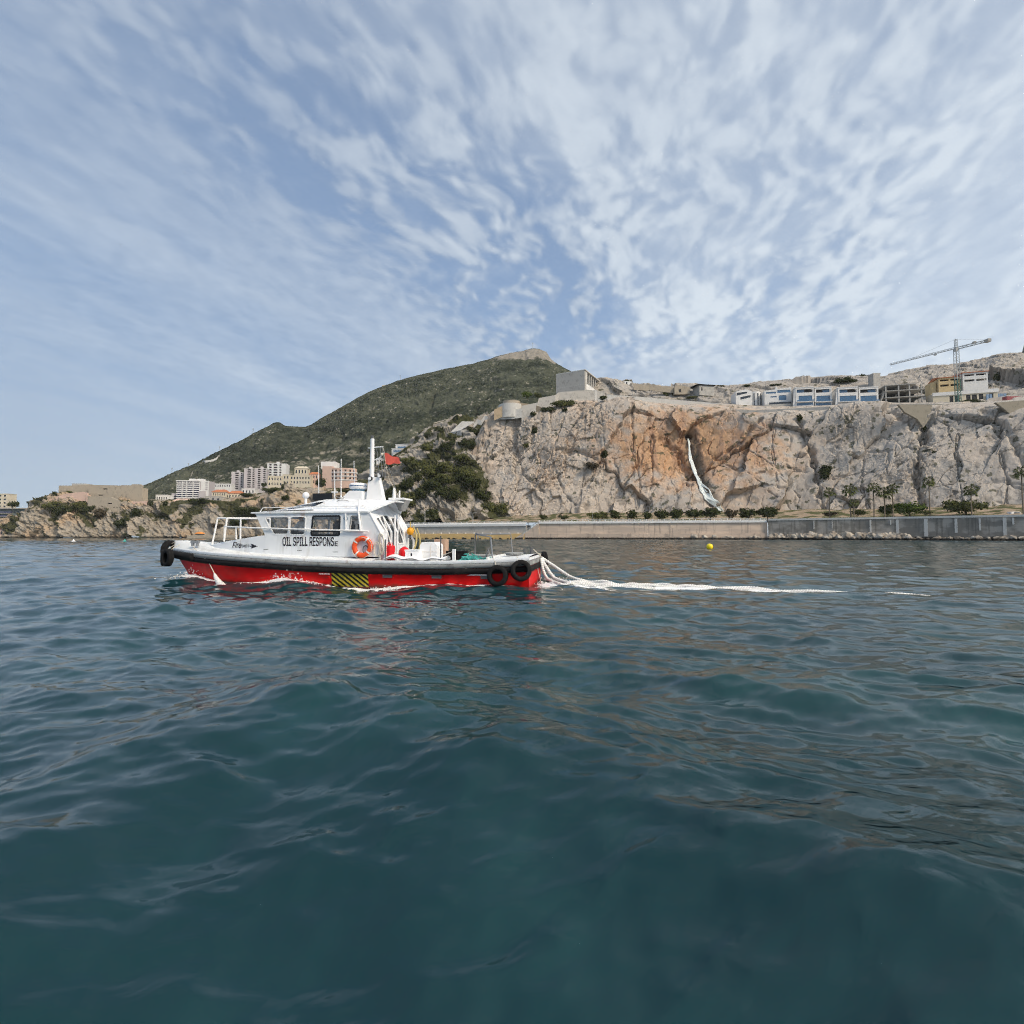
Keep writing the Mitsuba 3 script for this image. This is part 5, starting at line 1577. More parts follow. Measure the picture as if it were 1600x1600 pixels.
for nm, pa, pb, pt, pbm, dz_, bs in (('yellow_wing', 1467, 1502, 589.5, 612, 0, 'yellow_wall'), ('white_wing', 1503, 1542, 585.5, 614, -1.5, 'white_wall')):
    x0, x1 = F.x_of(pa), F.x_of(pb)
    m = (x0 + x1) / 2
    rows_ = [(pt + 2.2, pt + 6.6), (pt + 10.2, pt + 15.2)]
    wins = [rect(a, z(r1), b, z(r0)) for r0, r1 in rows_ for a, b in ((x0 + 0.7, m - 0.4), (m + 0.4, x1 - 0.7))]
    wg = obj(nm, F(front_wall(rect(x0, z(pbm), x1, z(pt)), wins, 1.2).apply_translation([0, dz_, 0])), bs, t)
    obj('body', F(bbox3(x0 + 0.1, x1 - 0.1, dz_ + 2.2, 11, z(pbm), z(pt) - 0.05)), bs, wg)
    for wv in wins:
        a = wv.bounds
        obj('window', F(bbox3(a[0], a[2], dz_ + 1.9, dz_ + 2.15, a[1], a[3])), 'dark_opening', wg)
        obj('balcony', F(bbox3(a[0] - 0.1, a[2] + 0.1, dz_ - 0.05, dz_ + 0.1, a[1] - 0.3, a[1] + (a[3] - a[1]) * 0.35)), bs, wg)
    obj('roof', F(trimesh.convex.convex_hull(np.array([(x, y, zz) for x in (x0 - 0.5, x1 + 0.5) for y, zz in ((dz_ - 0.6, z(pt) + 0.01), (dz_ - 0.6, z(pt) + 0.3), (6, z(pt) + 1.7), (12, z(pt) + 0.01))]))), 'terracotta', wg)
obj('side_wing', F(bbox3(F.x_of(1457), F.x_of(1466), 2, 9, z(616), z(594))), 'yellow_wall', t)
F = frame_at(1458, 632, 276, -0.32)
z = lambda py: F.z_of(1500, py)
w = F.x_of(1560)
zb, zt, zl = z(634), z(611.5), z(616.5)
wins = [rect(F.x_of(a), zb + 0.6, F.x_of(b), zl - 0.5) for a, b in ((1484, 1490), (1492, 1500), (1510, 1517), (1519, 1527), (1530, 1537), (1546, 1553))]
t = house('long_building', 'long low white building with a blank parapet under the apartment block', 'building', F, rect(0, zb, w, zt), wins, 8, wall='cream_wall', glass='dark_opening')
obj('parapet', F(bbox3(-0.2, w + 0.2, -0.4, -0.003, zl, zt + 0.1)), 'white_wall', t)
t = thing('site_hoarding', 'blue grey site hoarding right of the long white building', 'fence')
for k in range(6):
    a, b = W(1541 + 5.4 * k, 616 - 0.3 * k, 268), W(1546 + 5.4 * k, 626, 268)
    obj('panel', bbox3(a[0], b[0], a[1], a[1] + 0.2, b[2] - 1, a[2]), 'hoarding_blue', t)
t = thing('shipping_container', 'dark red container at the right edge above the retaining wall', 'container')
a, b = W(1573, 619, 258), W(1612, 628, 258)
obj('body', bbox3(a[0], b[0], a[1], a[1] + 2.5, b[2], a[2]), 'container_red', t)
obj('top_rail', bbox3(a[0] - 0.05, b[0] + 0.05, a[1] - 0.06, a[1] + 2.55, a[2] + 0.003, a[2] + 0.16), 'concrete_pale', t)
for k in range(9):
    x = a[0] + (k + 0.5) * (b[0] - a[0]) / 9
    obj('rib', bbox3(x - 0.12, x + 0.12, a[1] - 0.06, a[1] - 0.002, b[2] + 0.1, a[2] - 0.1), 'container_red', t)


def plate_px(pts, Y, th, bs, key):
    P = np.array([W(px, py, Y) for px, py in pts])
    m = front_wall(Polygon(P[:, [0, 2]]), [], th)
    return m.apply_translation([0, Y, 0])


t = thing('retaining_wall', 'beige V shaped retaining wall filling the gully between the cliffs', 'wall')
m = plate_px([(1404, 632), (1457, 632), (1452, 655), (1443, 668), (1434, 655), (1414, 644)], 251.5, 1.2, 0, 0)
obj('face', m, 'wall_beige', t)
t = thing('retaining_wall', 'beige retaining wall under the container at the right edge', 'wall')
obj('face', plate_px([(1556, 629), (1640, 622), (1640, 662), (1600, 652), (1580, 648), (1568, 638)], 235.5, 1.2, 0, 0), 'wall_beige', t)
run_wall('kerb_wall', 'thin grey wall along the cliff edge under the houses', [(1150, 640, 298), (1180, 641, 295), (1240, 638, 288), (1310, 634.5, 278), (1380, 632, 268), (1460, 630.5, 258)], 2.0, bs='concrete')

# --- ruins on the low ridge
F = frame_at(1093, 614, 342, 0.2)
z = lambda py: F.z_of(1105, py)
t = house('ruined_building', 'flat roofed stone ruin with a dark roof on the low ridge', 'building', F, rect(0, z(618), F.x_of(1116), z(602.5)), [rect(1.2, z(611), 2.4, z(606))], 8, wall='concrete', glass='dark_opening')
obj('roof', F(bbox3(-2.0, F.x_of(1117), -0.8, 9, z(602.4), z(601.2))), 'black_rubber', t)
F = frame_at(1054, 612, 348, 0.0)
z = lambda py: F.z_of(1065, py)
t = house('stone_shed', 'stone shed with a pitched gable on the low ridge', 'building', F, Polygon([(0, z(616)), (F.x_of(1078), z(616)), (F.x_of(1078), z(605)), (F.x_of(1060), z(601.3)), (0, z(604.5))]), [rect(3, z(613), 4.6, z(608))], 7, wall='fort_stone', glass='dark_opening')
run_wall('ruin_wall', 'low broken stone wall along the low ridge', [(990, 600, 352), (1012, 602, 352), (1014, 600.5, 352), (1030, 603, 351), (1052, 605, 350)], 4, bs='fort_stone')
F = frame_at(976, 598, 360, 0.1)
t = house('small_house', 'tiny white roofed house peeping over the low ridge', 'house', F, rect(0, F.z_of(980, 604), F.x_of(987), F.z_of(980, 595.5)), [rect(1, F.z_of(980, 600), 2, F.z_of(980, 597))], 5)

# --- the crane
t = thing('tower_crane', 'grey tower crane with green lower mast standing above the cliff at the right', 'crane')
cm_ = np.array([705 / 800 * 266, 266.0, 0])
zb, zj, zt = 70.0, W(1505, 545.5, 266)[2], W(1505, 530, 266)[2]


def lattice(a, b, half, n, r, tri=False):
    """A lattice girder from a to b: chords and zigzag bracing."""
    a, b = np.array(a, float), np.array(b, float)
    d = (b - a) / np.linalg.norm(b - a)
    s = np.cross(d, [0, 0, 1.0]) if abs(d[2]) < 0.9 else np.array([1.0, 0, 0])
    s /= np.linalg.norm(s)
    u = np.cross(s, d)
    cs = [s * half, -s * half, u * half * 1.6] if tri else [s * half + u * half, s * half - u * half, -s * half - u * half, -s * half + u * half]
    ms = [bar(a + c, b + c, r, 5) for c in cs]
    for k in range(n):
        p, q = a + (b - a) * k / n, a + (b - a) * (k + 1) / n
        for i in range(len(cs)):
            j = (i + 1) % len(cs)
            ms.append(bar(p + cs[i if k % 2 else j], q + cs[j if k % 2 else i], r * 0.6, 4))
    return cat(ms)


zm = zb + (zj - zb) * 0.46
obj('lower_mast', lattice(cm_ + [0, 0, zb], cm_ + [0, 0, zm], 0.85, 9, 0.16), 'crane_green', t)
obj('upper_mast', lattice(cm_ + [0, 0, zm], cm_ + [0, 0, zj], 0.8, 9, 0.14), 'crane_grey', t)
jd = np.array([219 - 234.4, 26, 0])
jd /= np.linalg.norm(jd)
tip, tail = cm_ + jd * 30.5 + [0, 0, zj + 0.3], cm_ - jd * 12.8 + [0, 0, zj + 0.3]
obj('jib', lattice(tip, cm_ + [0, 0, zj + 0.3], 0.5, 22, 0.11, True), 'crane_grey', t)
obj('counter_jib', lattice(cm_ + [0, 0, zj + 0.3], tail, 0.5, 7, 0.12), 'crane_grey', t)
obj('tower_head', lattice(cm_ + [0, 0, zj], cm_ + [0, 0, zt], 0.45, 4, 0.13), 'crane_grey', t)
obj('counterweight', box(tail + [0, 0, 0.0], (1.6, 2.2, 1.6)), 'concrete', t)
obj('winch', box(cm_ - jd * 7.5 + [0, 0, zj + 1.1], (1.0, 1.4, 1.0)), 'concrete', t)
obj('cab', box(cm_ + [-0.9, -0.9, zj - 0.6], (1.2, 1.4, 1.8)), 'crane_grey', t)
obj('tie_bar', cat([bar(cm_ + [0, 0, zt], cm_ + jd * 20 + [0, 0, zj + 1.1], 0.05, 4), bar(cm_ + [0, 0, zt], tail + [0, 0, 0.5], 0.05, 4)]), 'crane_grey', t)
obj('trolley', box(cm_ + jd * 9 + [0, 0, zj - 0.3], (1.0, 1.0, 0.5)), 'crane_grey', t)

# --- the fort on the headland
t = thing('stone_fort', 'old tan stone fort with battered walls on the headland at the left', 'fort')
Yf = 409


def fort_face(pts, Y, th, holes=(), bs='fort_stone', part='rampart'):
    P = np.array([W(px, py, Y) for px, py in pts])
    hs = []
    for h in holes:
        a, b = W(h[0], h[1], Y), W(h[2], h[3], Y)
        hs.append(rect(a[0], a[2], b[0], b[2]))
    k = obj(part, front_wall(Polygon(P[:, [0, 2]]), hs, th).apply_translation([0, Y, 0]), bs, t)
    for h in hs:
        a = h.bounds
        obj('embrasure', bbox3(a[0], a[2], Y + min(th, 1.6) * 0.6, Y + min(th, 1.6) * 0.7, a[1], a[3]), 'dark_opening', k)


fort_face([(97, 780), (97, 762), (112, 760), (113, 758.5), (138, 757.5), (138, 784)], 413, 1.6)
fort_face([(138, 790), (138, 757), (150, 757.8), (180, 758.2), (180, 760.5), (189, 760.5), (189, 758.0), (205, 758.2), (206, 756.6), (219, 756.6), (222, 758.5), (223, 790)], Yf, 1.6, [(161, 763, 168, 764.8), (180, 762, 181, 764), (153.5, 773, 161, 774.5)])
obj('keep', bbox3(*(W(120, 770, 430)[0], W(218, 770, 430)[0]), 412.7, 440, 20, W(150, 758.5, 412)[2]), 'fort_stone', t)
obj('gun_shelter', bbox3(W(120, 770, 420)[0], W(139, 770, 420)[0], 415, 424, W(130, 760, 420)[2], W(130, 756.4, 420)[2]), 'concrete', t)
fort_face([(76, 786), (76, 781), (100, 772), (128, 768.5), (136, 770), (136, 789), (108, 790)], 404.5, 1.6, bs='pink_wall', part='lower_wall')
fort_face([(137, 796), (137, 775), (172, 776.5), (183, 781), (199, 784), (199, 806), (178, 812), (168, 806)], 399, 2.2, [(168, 785.8, 175, 787.4), (176, 792, 179, 793), (181, 792.4, 184, 793.4)], part='lower_battery')
fort_face([(200, 796), (201, 784), (229, 783), (230, 792)], 402, 1.6, bs='pink_wall', part='flank_wall')
obj('turret', bbox3(*(W(134.5, 770, 403)[0], W(137.5, 770, 403)[0]), 403, 406, W(136, 792, 403)[2], W(136, 773, 403)[2]), 'pink_wall', t)

# --- the town at the left
F = frame_at(275, 781, 470, 0.12)
X, z = F.x_of, lambda py: F.z_of(295, py)
t = thing('hotel', 'white slab hotel with long rows of dark balconies', 'building')
obj('body', F(bbox3(0, X(311), 2.0, 14, z(785), z(752.2))), 'white_wall', t)
obj('roof_slab', F(bbox3(-0.4, X(311.5), -0.3, 14.2, z(752.1), z(750.4))), 'white_wall', t)
zs_ = np.linspace(z(778.5), z(752.3), 9)
for k in range(8):
    hgt = zs_[k + 1] - zs_[k]
    obj('balcony_front', F(bbox3(0, X(311), -0.25, 0.0, zs_[k], zs_[k] + hgt * 0.50)), 'white_wall', t)
    obj('recess', F(bbox3(0.2, X(310.5), 1.7, 1.99, zs_[k] + hgt * 0.5, zs_[k + 1])), 'balcony_blue', t)
    for q in (283.5, 290, 300.5):
        obj('fin', F(bbox3(X(q), X(q) + 0.5, -0.1, 1.7, zs_[k] + hgt * 0.51, zs_[k + 1] - 0.01)), 'white_wall', t)
poly = rect(X(311.3), z(785), X(326), z(751))
wins = [rect(X(a), z(b + 1.4), X(a + 4.2), z(b)) for a in (320.5,) for b in (753.5, 757, 760.5, 764)] + [rect(X(312.4), z(765.6), X(314), z(752.5))]
obj('stair_block', F(front_wall(poly, wins, 0.5).apply_translation([0, -0.8, 0])), 'white_wall', t)
obj('stair_core', F(bbox3(X(311.5), X(325.8), -0.2, 12, z(785), z(751.3))), 'lilac_wall', t)
for pa, pb, pt in ((292, 301.5, 747.4), (305, 313.5, 747.4), (288, 291.5, 750.6)):
    obj('roof_box', F(bbox3(X(pa), X(pb), 3, 9, z(750.3), z(pt))), 'white_wall', t)
obj('annex', F(bbox3(X(265), -0.05, 3, 12, z(790), z(770.5))), 'lilac_wall', t)
for j in range(3):
    obj('annex_window', F(bbox3(X(267), X(273), 2.9, 2.99, z(776.5 + 3.6 * j), z(774.5 + 3.6 * j))), 'window_glass', t)
obj('base', F(bbox3(X(311.4), X(322), -1.6, -0.81, z(785), z(767))), 'lilac_wall', t)


def tower_block(label, pa, pb, pt, pbm, Y, rz, stacks, floors, wall='lilac_wall'):
    F = frame_at(pa, pbm, Y, rz)
    X, z = F.x_of, lambda py: F.z_of((pa + pb) / 2, py)
    z0, z1 = z(pbm), z(pt)
    fh = (z1 - z0) / floors
    wins = [rect(X(a), z0 + (k + 0.22) * fh, X(b), z0 + (k + 0.82) * fh) for a, b in stacks for k in range(floors)]
    t = house('tower_block', label, 'building', F, rect(0, z0 - 4, X(pb), z1), wins, 12, wall=wall, glass='dark_opening', roof='white_wall', roof_over=0.2)
    obj('lift_room', F(bbox3(X((pa + pb) / 2 - 2), X((pa + pb) / 2 + 2), 3, 7, z1 + 0.36, z1 + 2.4)), wall, t)
    return t


tower_block('pale lilac tower block, leftmost and lowest of the three', 361, 379, 738, 765, 520, 0.25, [(367, 372.5), (376, 378)], 8)
tower_block('pale lilac tower block, middle of the three', 380.5, 398, 732.5, 766, 515, 0.25, [(386, 391.5), (394, 397.2)], 10)
tower_block('pale lilac tower block, right one joined to the middle one', 398.3, 416, 732, 764, 518, 0.25, [(402.5, 406.5), (411, 414.5)], 10)
tower_block('taller white apartment block behind the lilac tower blocks', 417, 447, 724.5, 752, 560, 0.15, [(420, 424), (427, 433), (436, 439)], 7, wall='white_wall')


def villa(label, pa, pb, pt, pbm, Y, nx, nz, wall, roof, rz=0.1, name='townhouse', glass='window_glass', fz=0.5):
    F = frame_at(pa, pbm, Y, rz)
    X, z = F.x_of, lambda py: F.z_of((pa + pb) / 2, py)
    w, z0, z1 = X(pb), z(pbm), z(pt)
    t = house(name, label, 'house', F, rect(0, z0 - 5, w, z1), grid_windows(0.3, w - 0.3, z0, z1, nx, nz, 0.45, fz), 9, wall=wall, glass=glass)
    if roof == 'flat':
        obj('parapet', F(bbox3(-0.2, w + 0.2, -0.2, 9.4, z1 + 0.004, z1 + 0.5)), wall, t)
    else:
        obj('roof', F(trimesh.convex.convex_hull(np.array([(x, y, zz) for x, y, zz in ((-0.4, -0.5, z1), (w + 0.4, -0.5, z1), (-0.4, 9.6, z1), (w + 0.4, 9.6, z1), (-0.4, -0.5, z1 + .2), (w + 0.4, -0.5, z1 + .2), (w * 0.15, 4.5, z1 + 2.6), (w * 0.85, 4.5, z1 + 2.6))]))), roof, t)
    return t


villa('cream villa with a dark verandah below the tall white block', 418, 441, 744.5, 760, 455, 5, 2, 'cream_wall', 'flat', 0.2)
villa('narrow cream house between the two verandah villas', 441.5, 452, 742, 758, 458, 2, 2, 'cream_wall', 'flat')
villa('cream villa with dark openings, right of the narrow cream house', 452.5, 485, 743.5, 757, 460, 7, 2, 'cream_wall', 'flat', 0.1)
villa('cream gabled house above the row of villas', 460, 480, 732, 742, 490, 4, 1, 'cream_wall', 'cream_wall')
villa('pink house with a terracotta roof left of the round tree', 483, 497, 741, 757, 470, 3, 2, 'pink_wall', 'terracotta')
villa('low white house row left of the tower blocks', 331, 361, 756.5, 762, 500, 8, 1, 'white_wall', 'flat')
villa('long low house with an orange roof right of the hotel', 331, 353, 769, 776, 450, 6, 1, 'cream_wall', 'terracotta')
villa('cream cottage with a reddish roof before the tower blocks', 356, 376, 771, 780, 440, 4, 1, 'cream_wall', 'terracotta')
villa('pale flat house below the tower blocks', 377, 398, 764, 772, 455, 4, 1, 'white_wall', 'flat')
villa('white low building at the right end of the fort', 243, 262, 774, 784, 445, 5, 1, 'white_wall', 'flat')
villa('low pink and white shed on the cliff edge below the hotel', 268, 296, 783.5, 790, 412, 1, 1, 'cream_wall', 'pink_wall', fz=0.4)
villa('grey terrace house under the orange roof', 320, 345, 776, 786, 425, 3, 1, 'concrete', 'flat')
villa('pinkish shed at the water, far left edge', -12, 7, 827, 838, 402, 2, 1, 'pink_wall', 'terracotta')
# round pink building
t = thing('round_building', 'large pink building with a rounded front on the hillside', 'building')
c = W(532, 752, 470)
z0, z1 = c[2] - 6, W(532, 731, 470)[2]
P = Point(0, 0).buffer(1, quad_segs=10)
cyl = trimesh.creation.cylinder(radius=1, height=z1 - z0, sections=40)
cyl.vertices[:, :2] *= [12.5, 8.0]
obj('wall', cyl.apply_translation([c[0], c[1] + 8, (z0 + z1) / 2]), 'pink_wall', t, smooth=40)
for j, py in enumerate((735, 741, 747)):
    zz = W(532, py, 470)[2]
    ring_ = trimesh.creation.annulus(r_min=0.96, r_max=1.06, height=0.9, sections=40)
    ring_.vertices[:, :2] *= [12.5, 8.0]
    obj('balcony', ring_.apply_translation([c[0], c[1] + 8, zz - 1.6]), 'white_wall', t)
    for k in range(7):
        a = -math.pi / 2 + (k - 3) * 0.36
        obj('window', box((c[0] + 12.45 * math.cos(a), c[1] + 8 + 7.97 * math.sin(a), zz), (1.7, 0.5, 1.7), math.atan2(-math.cos(a) / 12.5, math.sin(a) / 8.0) if False else a + math.pi / 2), 'dark_opening', t)
obj('left_wing', bbox3(W(505, 770, 475)[0], W(520, 770, 475)[0], 472, 486, z0, W(512, 729, 475)[2]), 'pink_wall', t)
obj('roof_pavilion', bbox3(W(508, 770, 490)[0], W(530, 770, 490)[0], 478, 490, z1, W(520, 724, 490)[2]), 'white_wall', t)
# white villa on the slope behind the flag
t = thing('hillside_villa', 'white modern villa stepping down the wooded hillside behind the flag', 'house')
for k, (pa, pb, pt, pbm, dz_) in enumerate(((618, 640, 694.5, 703, 0), (612, 630, 701, 708, -3), (640, 648, 698, 705, 1), (648, 656, 695.5, 700, 3), (614, 624, 707, 712, -5))):
    F = frame_at(pa, pbm, 395 + dz_, -0.1)
    X, z = F.x_of, lambda py: F.z_of((pa + pb) / 2, py)
    wg = obj('wing', F(bbox3(0, X(pb), 0, 8, z(pbm) - 5, z(pt))), 'white_wall', t)
    if k < 3:
        obj('window', F(bbox3(X(pb) * 0.15, X(pb) * 0.85, -0.05, -0.004, z(pbm) + 0.3, z(pt) - (z(pt) - z(pbm)) * 0.35)), 'window_blue', wg)
    obj('roof', F(bbox3(-0.4, X(pb) + 0.4, -0.5, 8.2, z(pt) + 0.004, z(pt) + 0.35)), 'white_wall', wg)
villa('small white house among the trees left of the mast', 588, 597, 717, 722, 400, 2, 1, 'white_wall', 'flat')
villa('grey stone house partly hidden behind the mast base', 600, 632, 745, 772, 335, 1, 1, 'fort_stone', 'flat', -0.3, fz=0.05)
# far left buildings
villa('cream block with dark windows at the left edge', -20, 11, 772, 794, 500, 4, 4, 'cream_wall', 'flat', 0.0, name='apartment_building')
t = thing('apartment_building', 'dark blue green waterfront block with long balconies at the left edge', 'building')
F = frame_at(-40, 826, 480, 0.0)
X, z = F.x_of, lambda py: F.z_of(0, py)
obj('body', F(bbox3(0, X(35), 2.2, 14, z(840), z(795))), 'green_block', t)
obj('roof', F(bbox3(-0.5, X(36), -0.4, 14.4, z(794.9), z(793.6))), 'concrete', t)
for k in range(5):
    a = 799 + 5.8 * k
    obj('balcony', F(bbox3(0, X(15), 0, 2.19, z(a + 2.4), z(a))), 'balcony_blue', t)
    obj('balcony_slab', F(bbox3(0, X(15.3), -0.2, 2.19, z(a + 3.2), z(a + 2.5))), 'concrete', t)
    for q in (17, 22, 27):
        obj('window', F(bbox3(X(q), X(q + 3), 2.12, 2.19, z(a + 3), z(a))), 'window_glass', t)
# beach things by the bow
t = thing('covered_dinghy', 'small boat under an orange cover drawn up on the shore behind the bow', 'boat')
c = W(312, 837, 372)
hullm = trimesh.creation.icosphere(subdivisions=3, radius=1)
hullm.vertices *= [3.6, 1.3, 1.0]
obj('cover', hullm.copy().slice_plane([0, 0, 0], [0, 0, 1]).apply_scale([1, 1, 1.6]).apply_translation(c + [0, 0, 1.2]), 'orange_cover', t, smooth=True)
obj('hull', hullm.slice_plane([0, 0, 0], [0, 0, -1]).apply_translation(c + [0, 0, 1.2]), 'dark_metal', t, smooth=True)
mat('orange_cover', (0.62, 0.24, 0.06), 0.8)
run_wall('jetty', 'low dark jetty along the shore behind the bow', [(292, 836.5, 371), (330, 836, 370), (372, 836, 369)], 2, th=4, bs='fort_stone', cat_='jetty')

# --- pale road and wall strips on the hill
def strip(name, label, pts, width, bs):
    P = np.array([hill.Q[hill.index(*p)] for p in pts])
    P = np.array([PchipInterpolator(np.arange(len(P)), P[:, k])(np.linspace(0, len(P) - 1, 60)) for k in range(3)]).T
    up, toward = np.array([0, 0, 1.0]), -P / np.linalg.norm(P, axis=1, keepdims=True)
    lift = P + toward * 4 + up * 1.5
    m = sheet(np.stack([lift - up * width / 2 + toward * 1.0, lift + up * width / 2, lift + up * width / 2 - toward * 3, lift - up * width]))
    obj(name, m, bs)
    tag(name, label, kind='structure')


strip('hill_road', 'pale track climbing the ridge of the hill', [(441, 667), (420, 680), (395, 694), (370, 707), (345, 720), (325, 728), (312, 732), (303, 742), (293, 752), (285, 760)], 4.0, 'concrete_pale')
strip('hill_path', 'short pale track below the summit', [(598, 604), (620, 600), (634, 596)], 2.5, 'concrete_pale')
for px, py, h in ((268, 737, 12), (296, 729, 8), (343, 704, 10), (395, 675, 10), (626, 594, 12), (832, 546, 14)):
    i = hill.index(px, py + 3)
    b = hill.Q[i]
    k = thing('hill_mast', f'thin mast on the hill skyline, {["lowest of all", "second lowest", "third lowest", "just left of the minor peak", "on the long shoulder", "on the summit"][[268, 296, 343, 395, 626, 832].index(px)]}', 'mast')
    obj('pole', bar(b - [0, 0, 2], b + [0, 0, h], 0.35, 6), 'crane_grey', k)
    obj('head', box(b + [0, 0, h], (1.8, 1.8, 1.6)), 'crane_grey', k)
# ------------------------------------------------------------------ trees and shrubs


def leaf_mat(name, a, b):
    def f(p, n, uv):
        k = tfbm(p.x * 0.7, p.y * 0.7, p.z * 0.7, 2)
        j = cell_rand(p.x * 1.3, p.y * 1.3, p.z * 1.3)
        return mix(a, b, 0.65 * k + 0.35 * j)
    scene[name] = {'type': 'twosided', 'b': {'type': 'diffuse', 'reflectance': mikit.proc(f)}}


leaf_mat('leaf_dark', (0.024, 0.033, 0.013), (0.066, 0.076, 0.032))
leaf_mat('leaf_olive', (0.050, 0.060, 0.022), (0.135, 0.140, 0.055))
leaf_mat('leaf_bright', (0.045, 0.075, 0.018), (0.12, 0.155, 0.040))
leaf_mat('leaf_brown', (0.050, 0.042, 0.028), (0.095, 0.078, 0.05))
leaf_mat('leaf_palm', (0.055, 0.075, 0.025), (0.17, 0.185, 0.075))
mat('bark', (0.13, 0.10, 0.075), spec=False)
mat('palm_bark', (0.20, 0.165, 0.125), spec=False)


def leaves(centres, radii, n, size, g):
    """n leaf sprays (bent quads) spread through the outer part of each clump."""
    V = []
    tot = sum(r[0] * r[1] for r in radii)
    for c, r in zip(centres, radii):
        k = max(20, int(n * r[0] * r[1] / tot))
        d = g.normal(0, 1, (k, 3))
        d /= np.linalg.norm(d, axis=1, keepdims=True)
        rad = g.uniform(0.30, 1.15, (k, 1)) ** 0.7
        lump = 1 + 0.8 * (meshkit.fbm(d * 1.9 + c * 0.37, 3, 5)[:, None] - 0.5)
        p = c + d * rad * lump * np.array(r)
        nrm = d + g.normal(0, 0.55, (k, 3))
        nrm /= np.linalg.norm(nrm, axis=1, keepdims=True)
        a = np.cross(nrm, g.normal(0, 1, (k, 3)))
        a /= np.linalg.norm(a, axis=1, keepdims=True)
        b = np.cross(nrm, a)
        s = size * g.uniform(0.6, 1.4, (k, 1))
        V.append(np.stack([p - a * s * 0.5, p + b * s * 0.32, p + a * s * 0.5 - nrm * s * 0.12, p - b * s * 0.32], 1).reshape(-1, 3))
    V = np.concatenate(V)
    f = np.arange(len(V)).reshape(-1, 4)
    return trimesh.Trimesh(V, np.vstack([f[:, [0, 1, 2]], f[:, [0, 2, 3]]]), process=False)


PG = np.random.default_rng(44)


def plant(c, hw, hh, leaf, label, cat_='bush', group=None, name='bush', depth=None, dens=1.0):
    """A shrub or round tree: centre c, half width hw and half height hh in metres."""
    g = PG
    c = c - [0, 0, 0.22 * hh]
    hh = hh * 1.18
    t = thing(name, label, cat_, group)
    n = max(3, int(4 + hw * 0.8))
    cs, rs = [c], [np.array([hw * 0.72, (depth or hw) * 0.72, hh * 0.78])]
    for k in range(n):
        a, e = g.uniform(0, 2 * math.pi), g.uniform(-0.4, 0.9)
        cs.append(c + np.array([hw * 0.62 * math.cos(a), (depth or hw) * 0.62 * math.sin(a), hh * 0.55 * e]))
        rs.append(np.array([hw, depth or hw, hh]) * g.uniform(0.30, 0.48))
    size = np.clip(0.22 * min(hw, hh) + 0.22, 0.35, 0.95)
    area = 4 * math.pi * hw * hh
    nl = int(np.clip(dens * 3.2 * area / size ** 2, 250, 4200))
    cm = leaves(cs, rs, nl, size, g)
    core = []
    for q, r in zip(cs, rs):
        s = trimesh.creation.icosphere(subdivisions=1, radius=1)
        s.vertices = s.vertices * r * 0.58 + q
        core.append(s)
    obj('crown', cat([cm] + core), leaf, t)
    tr = [bar(c - [0, 0, hh * 1.25], c, max(0.08, 0.05 * hw), 6, max(0.05, 0.03 * hw))] + [bar(c - [0, 0, hh * 0.5], q, 0.03 * hw + 0.03, 5, 0.02) for q in cs[1:4]]
    obj('trunk', cat(tr), 'bark', t)
    return t


def px_plant(px, py, rw, rh, Y, leaf, label, **kw):
    c = W(px, py, Y)
    return plant(c, rw * Y / 800, rh * Y / 800, leaf, label, **kw)


def front(loft, px, py, rw):
    """Distance of the displaced land at this pixel, a little in front of it."""
    i = loft.index(px, py)
    return loft.Q[i][1] - 0.25 * rw * loft.Q[i][1] / 800


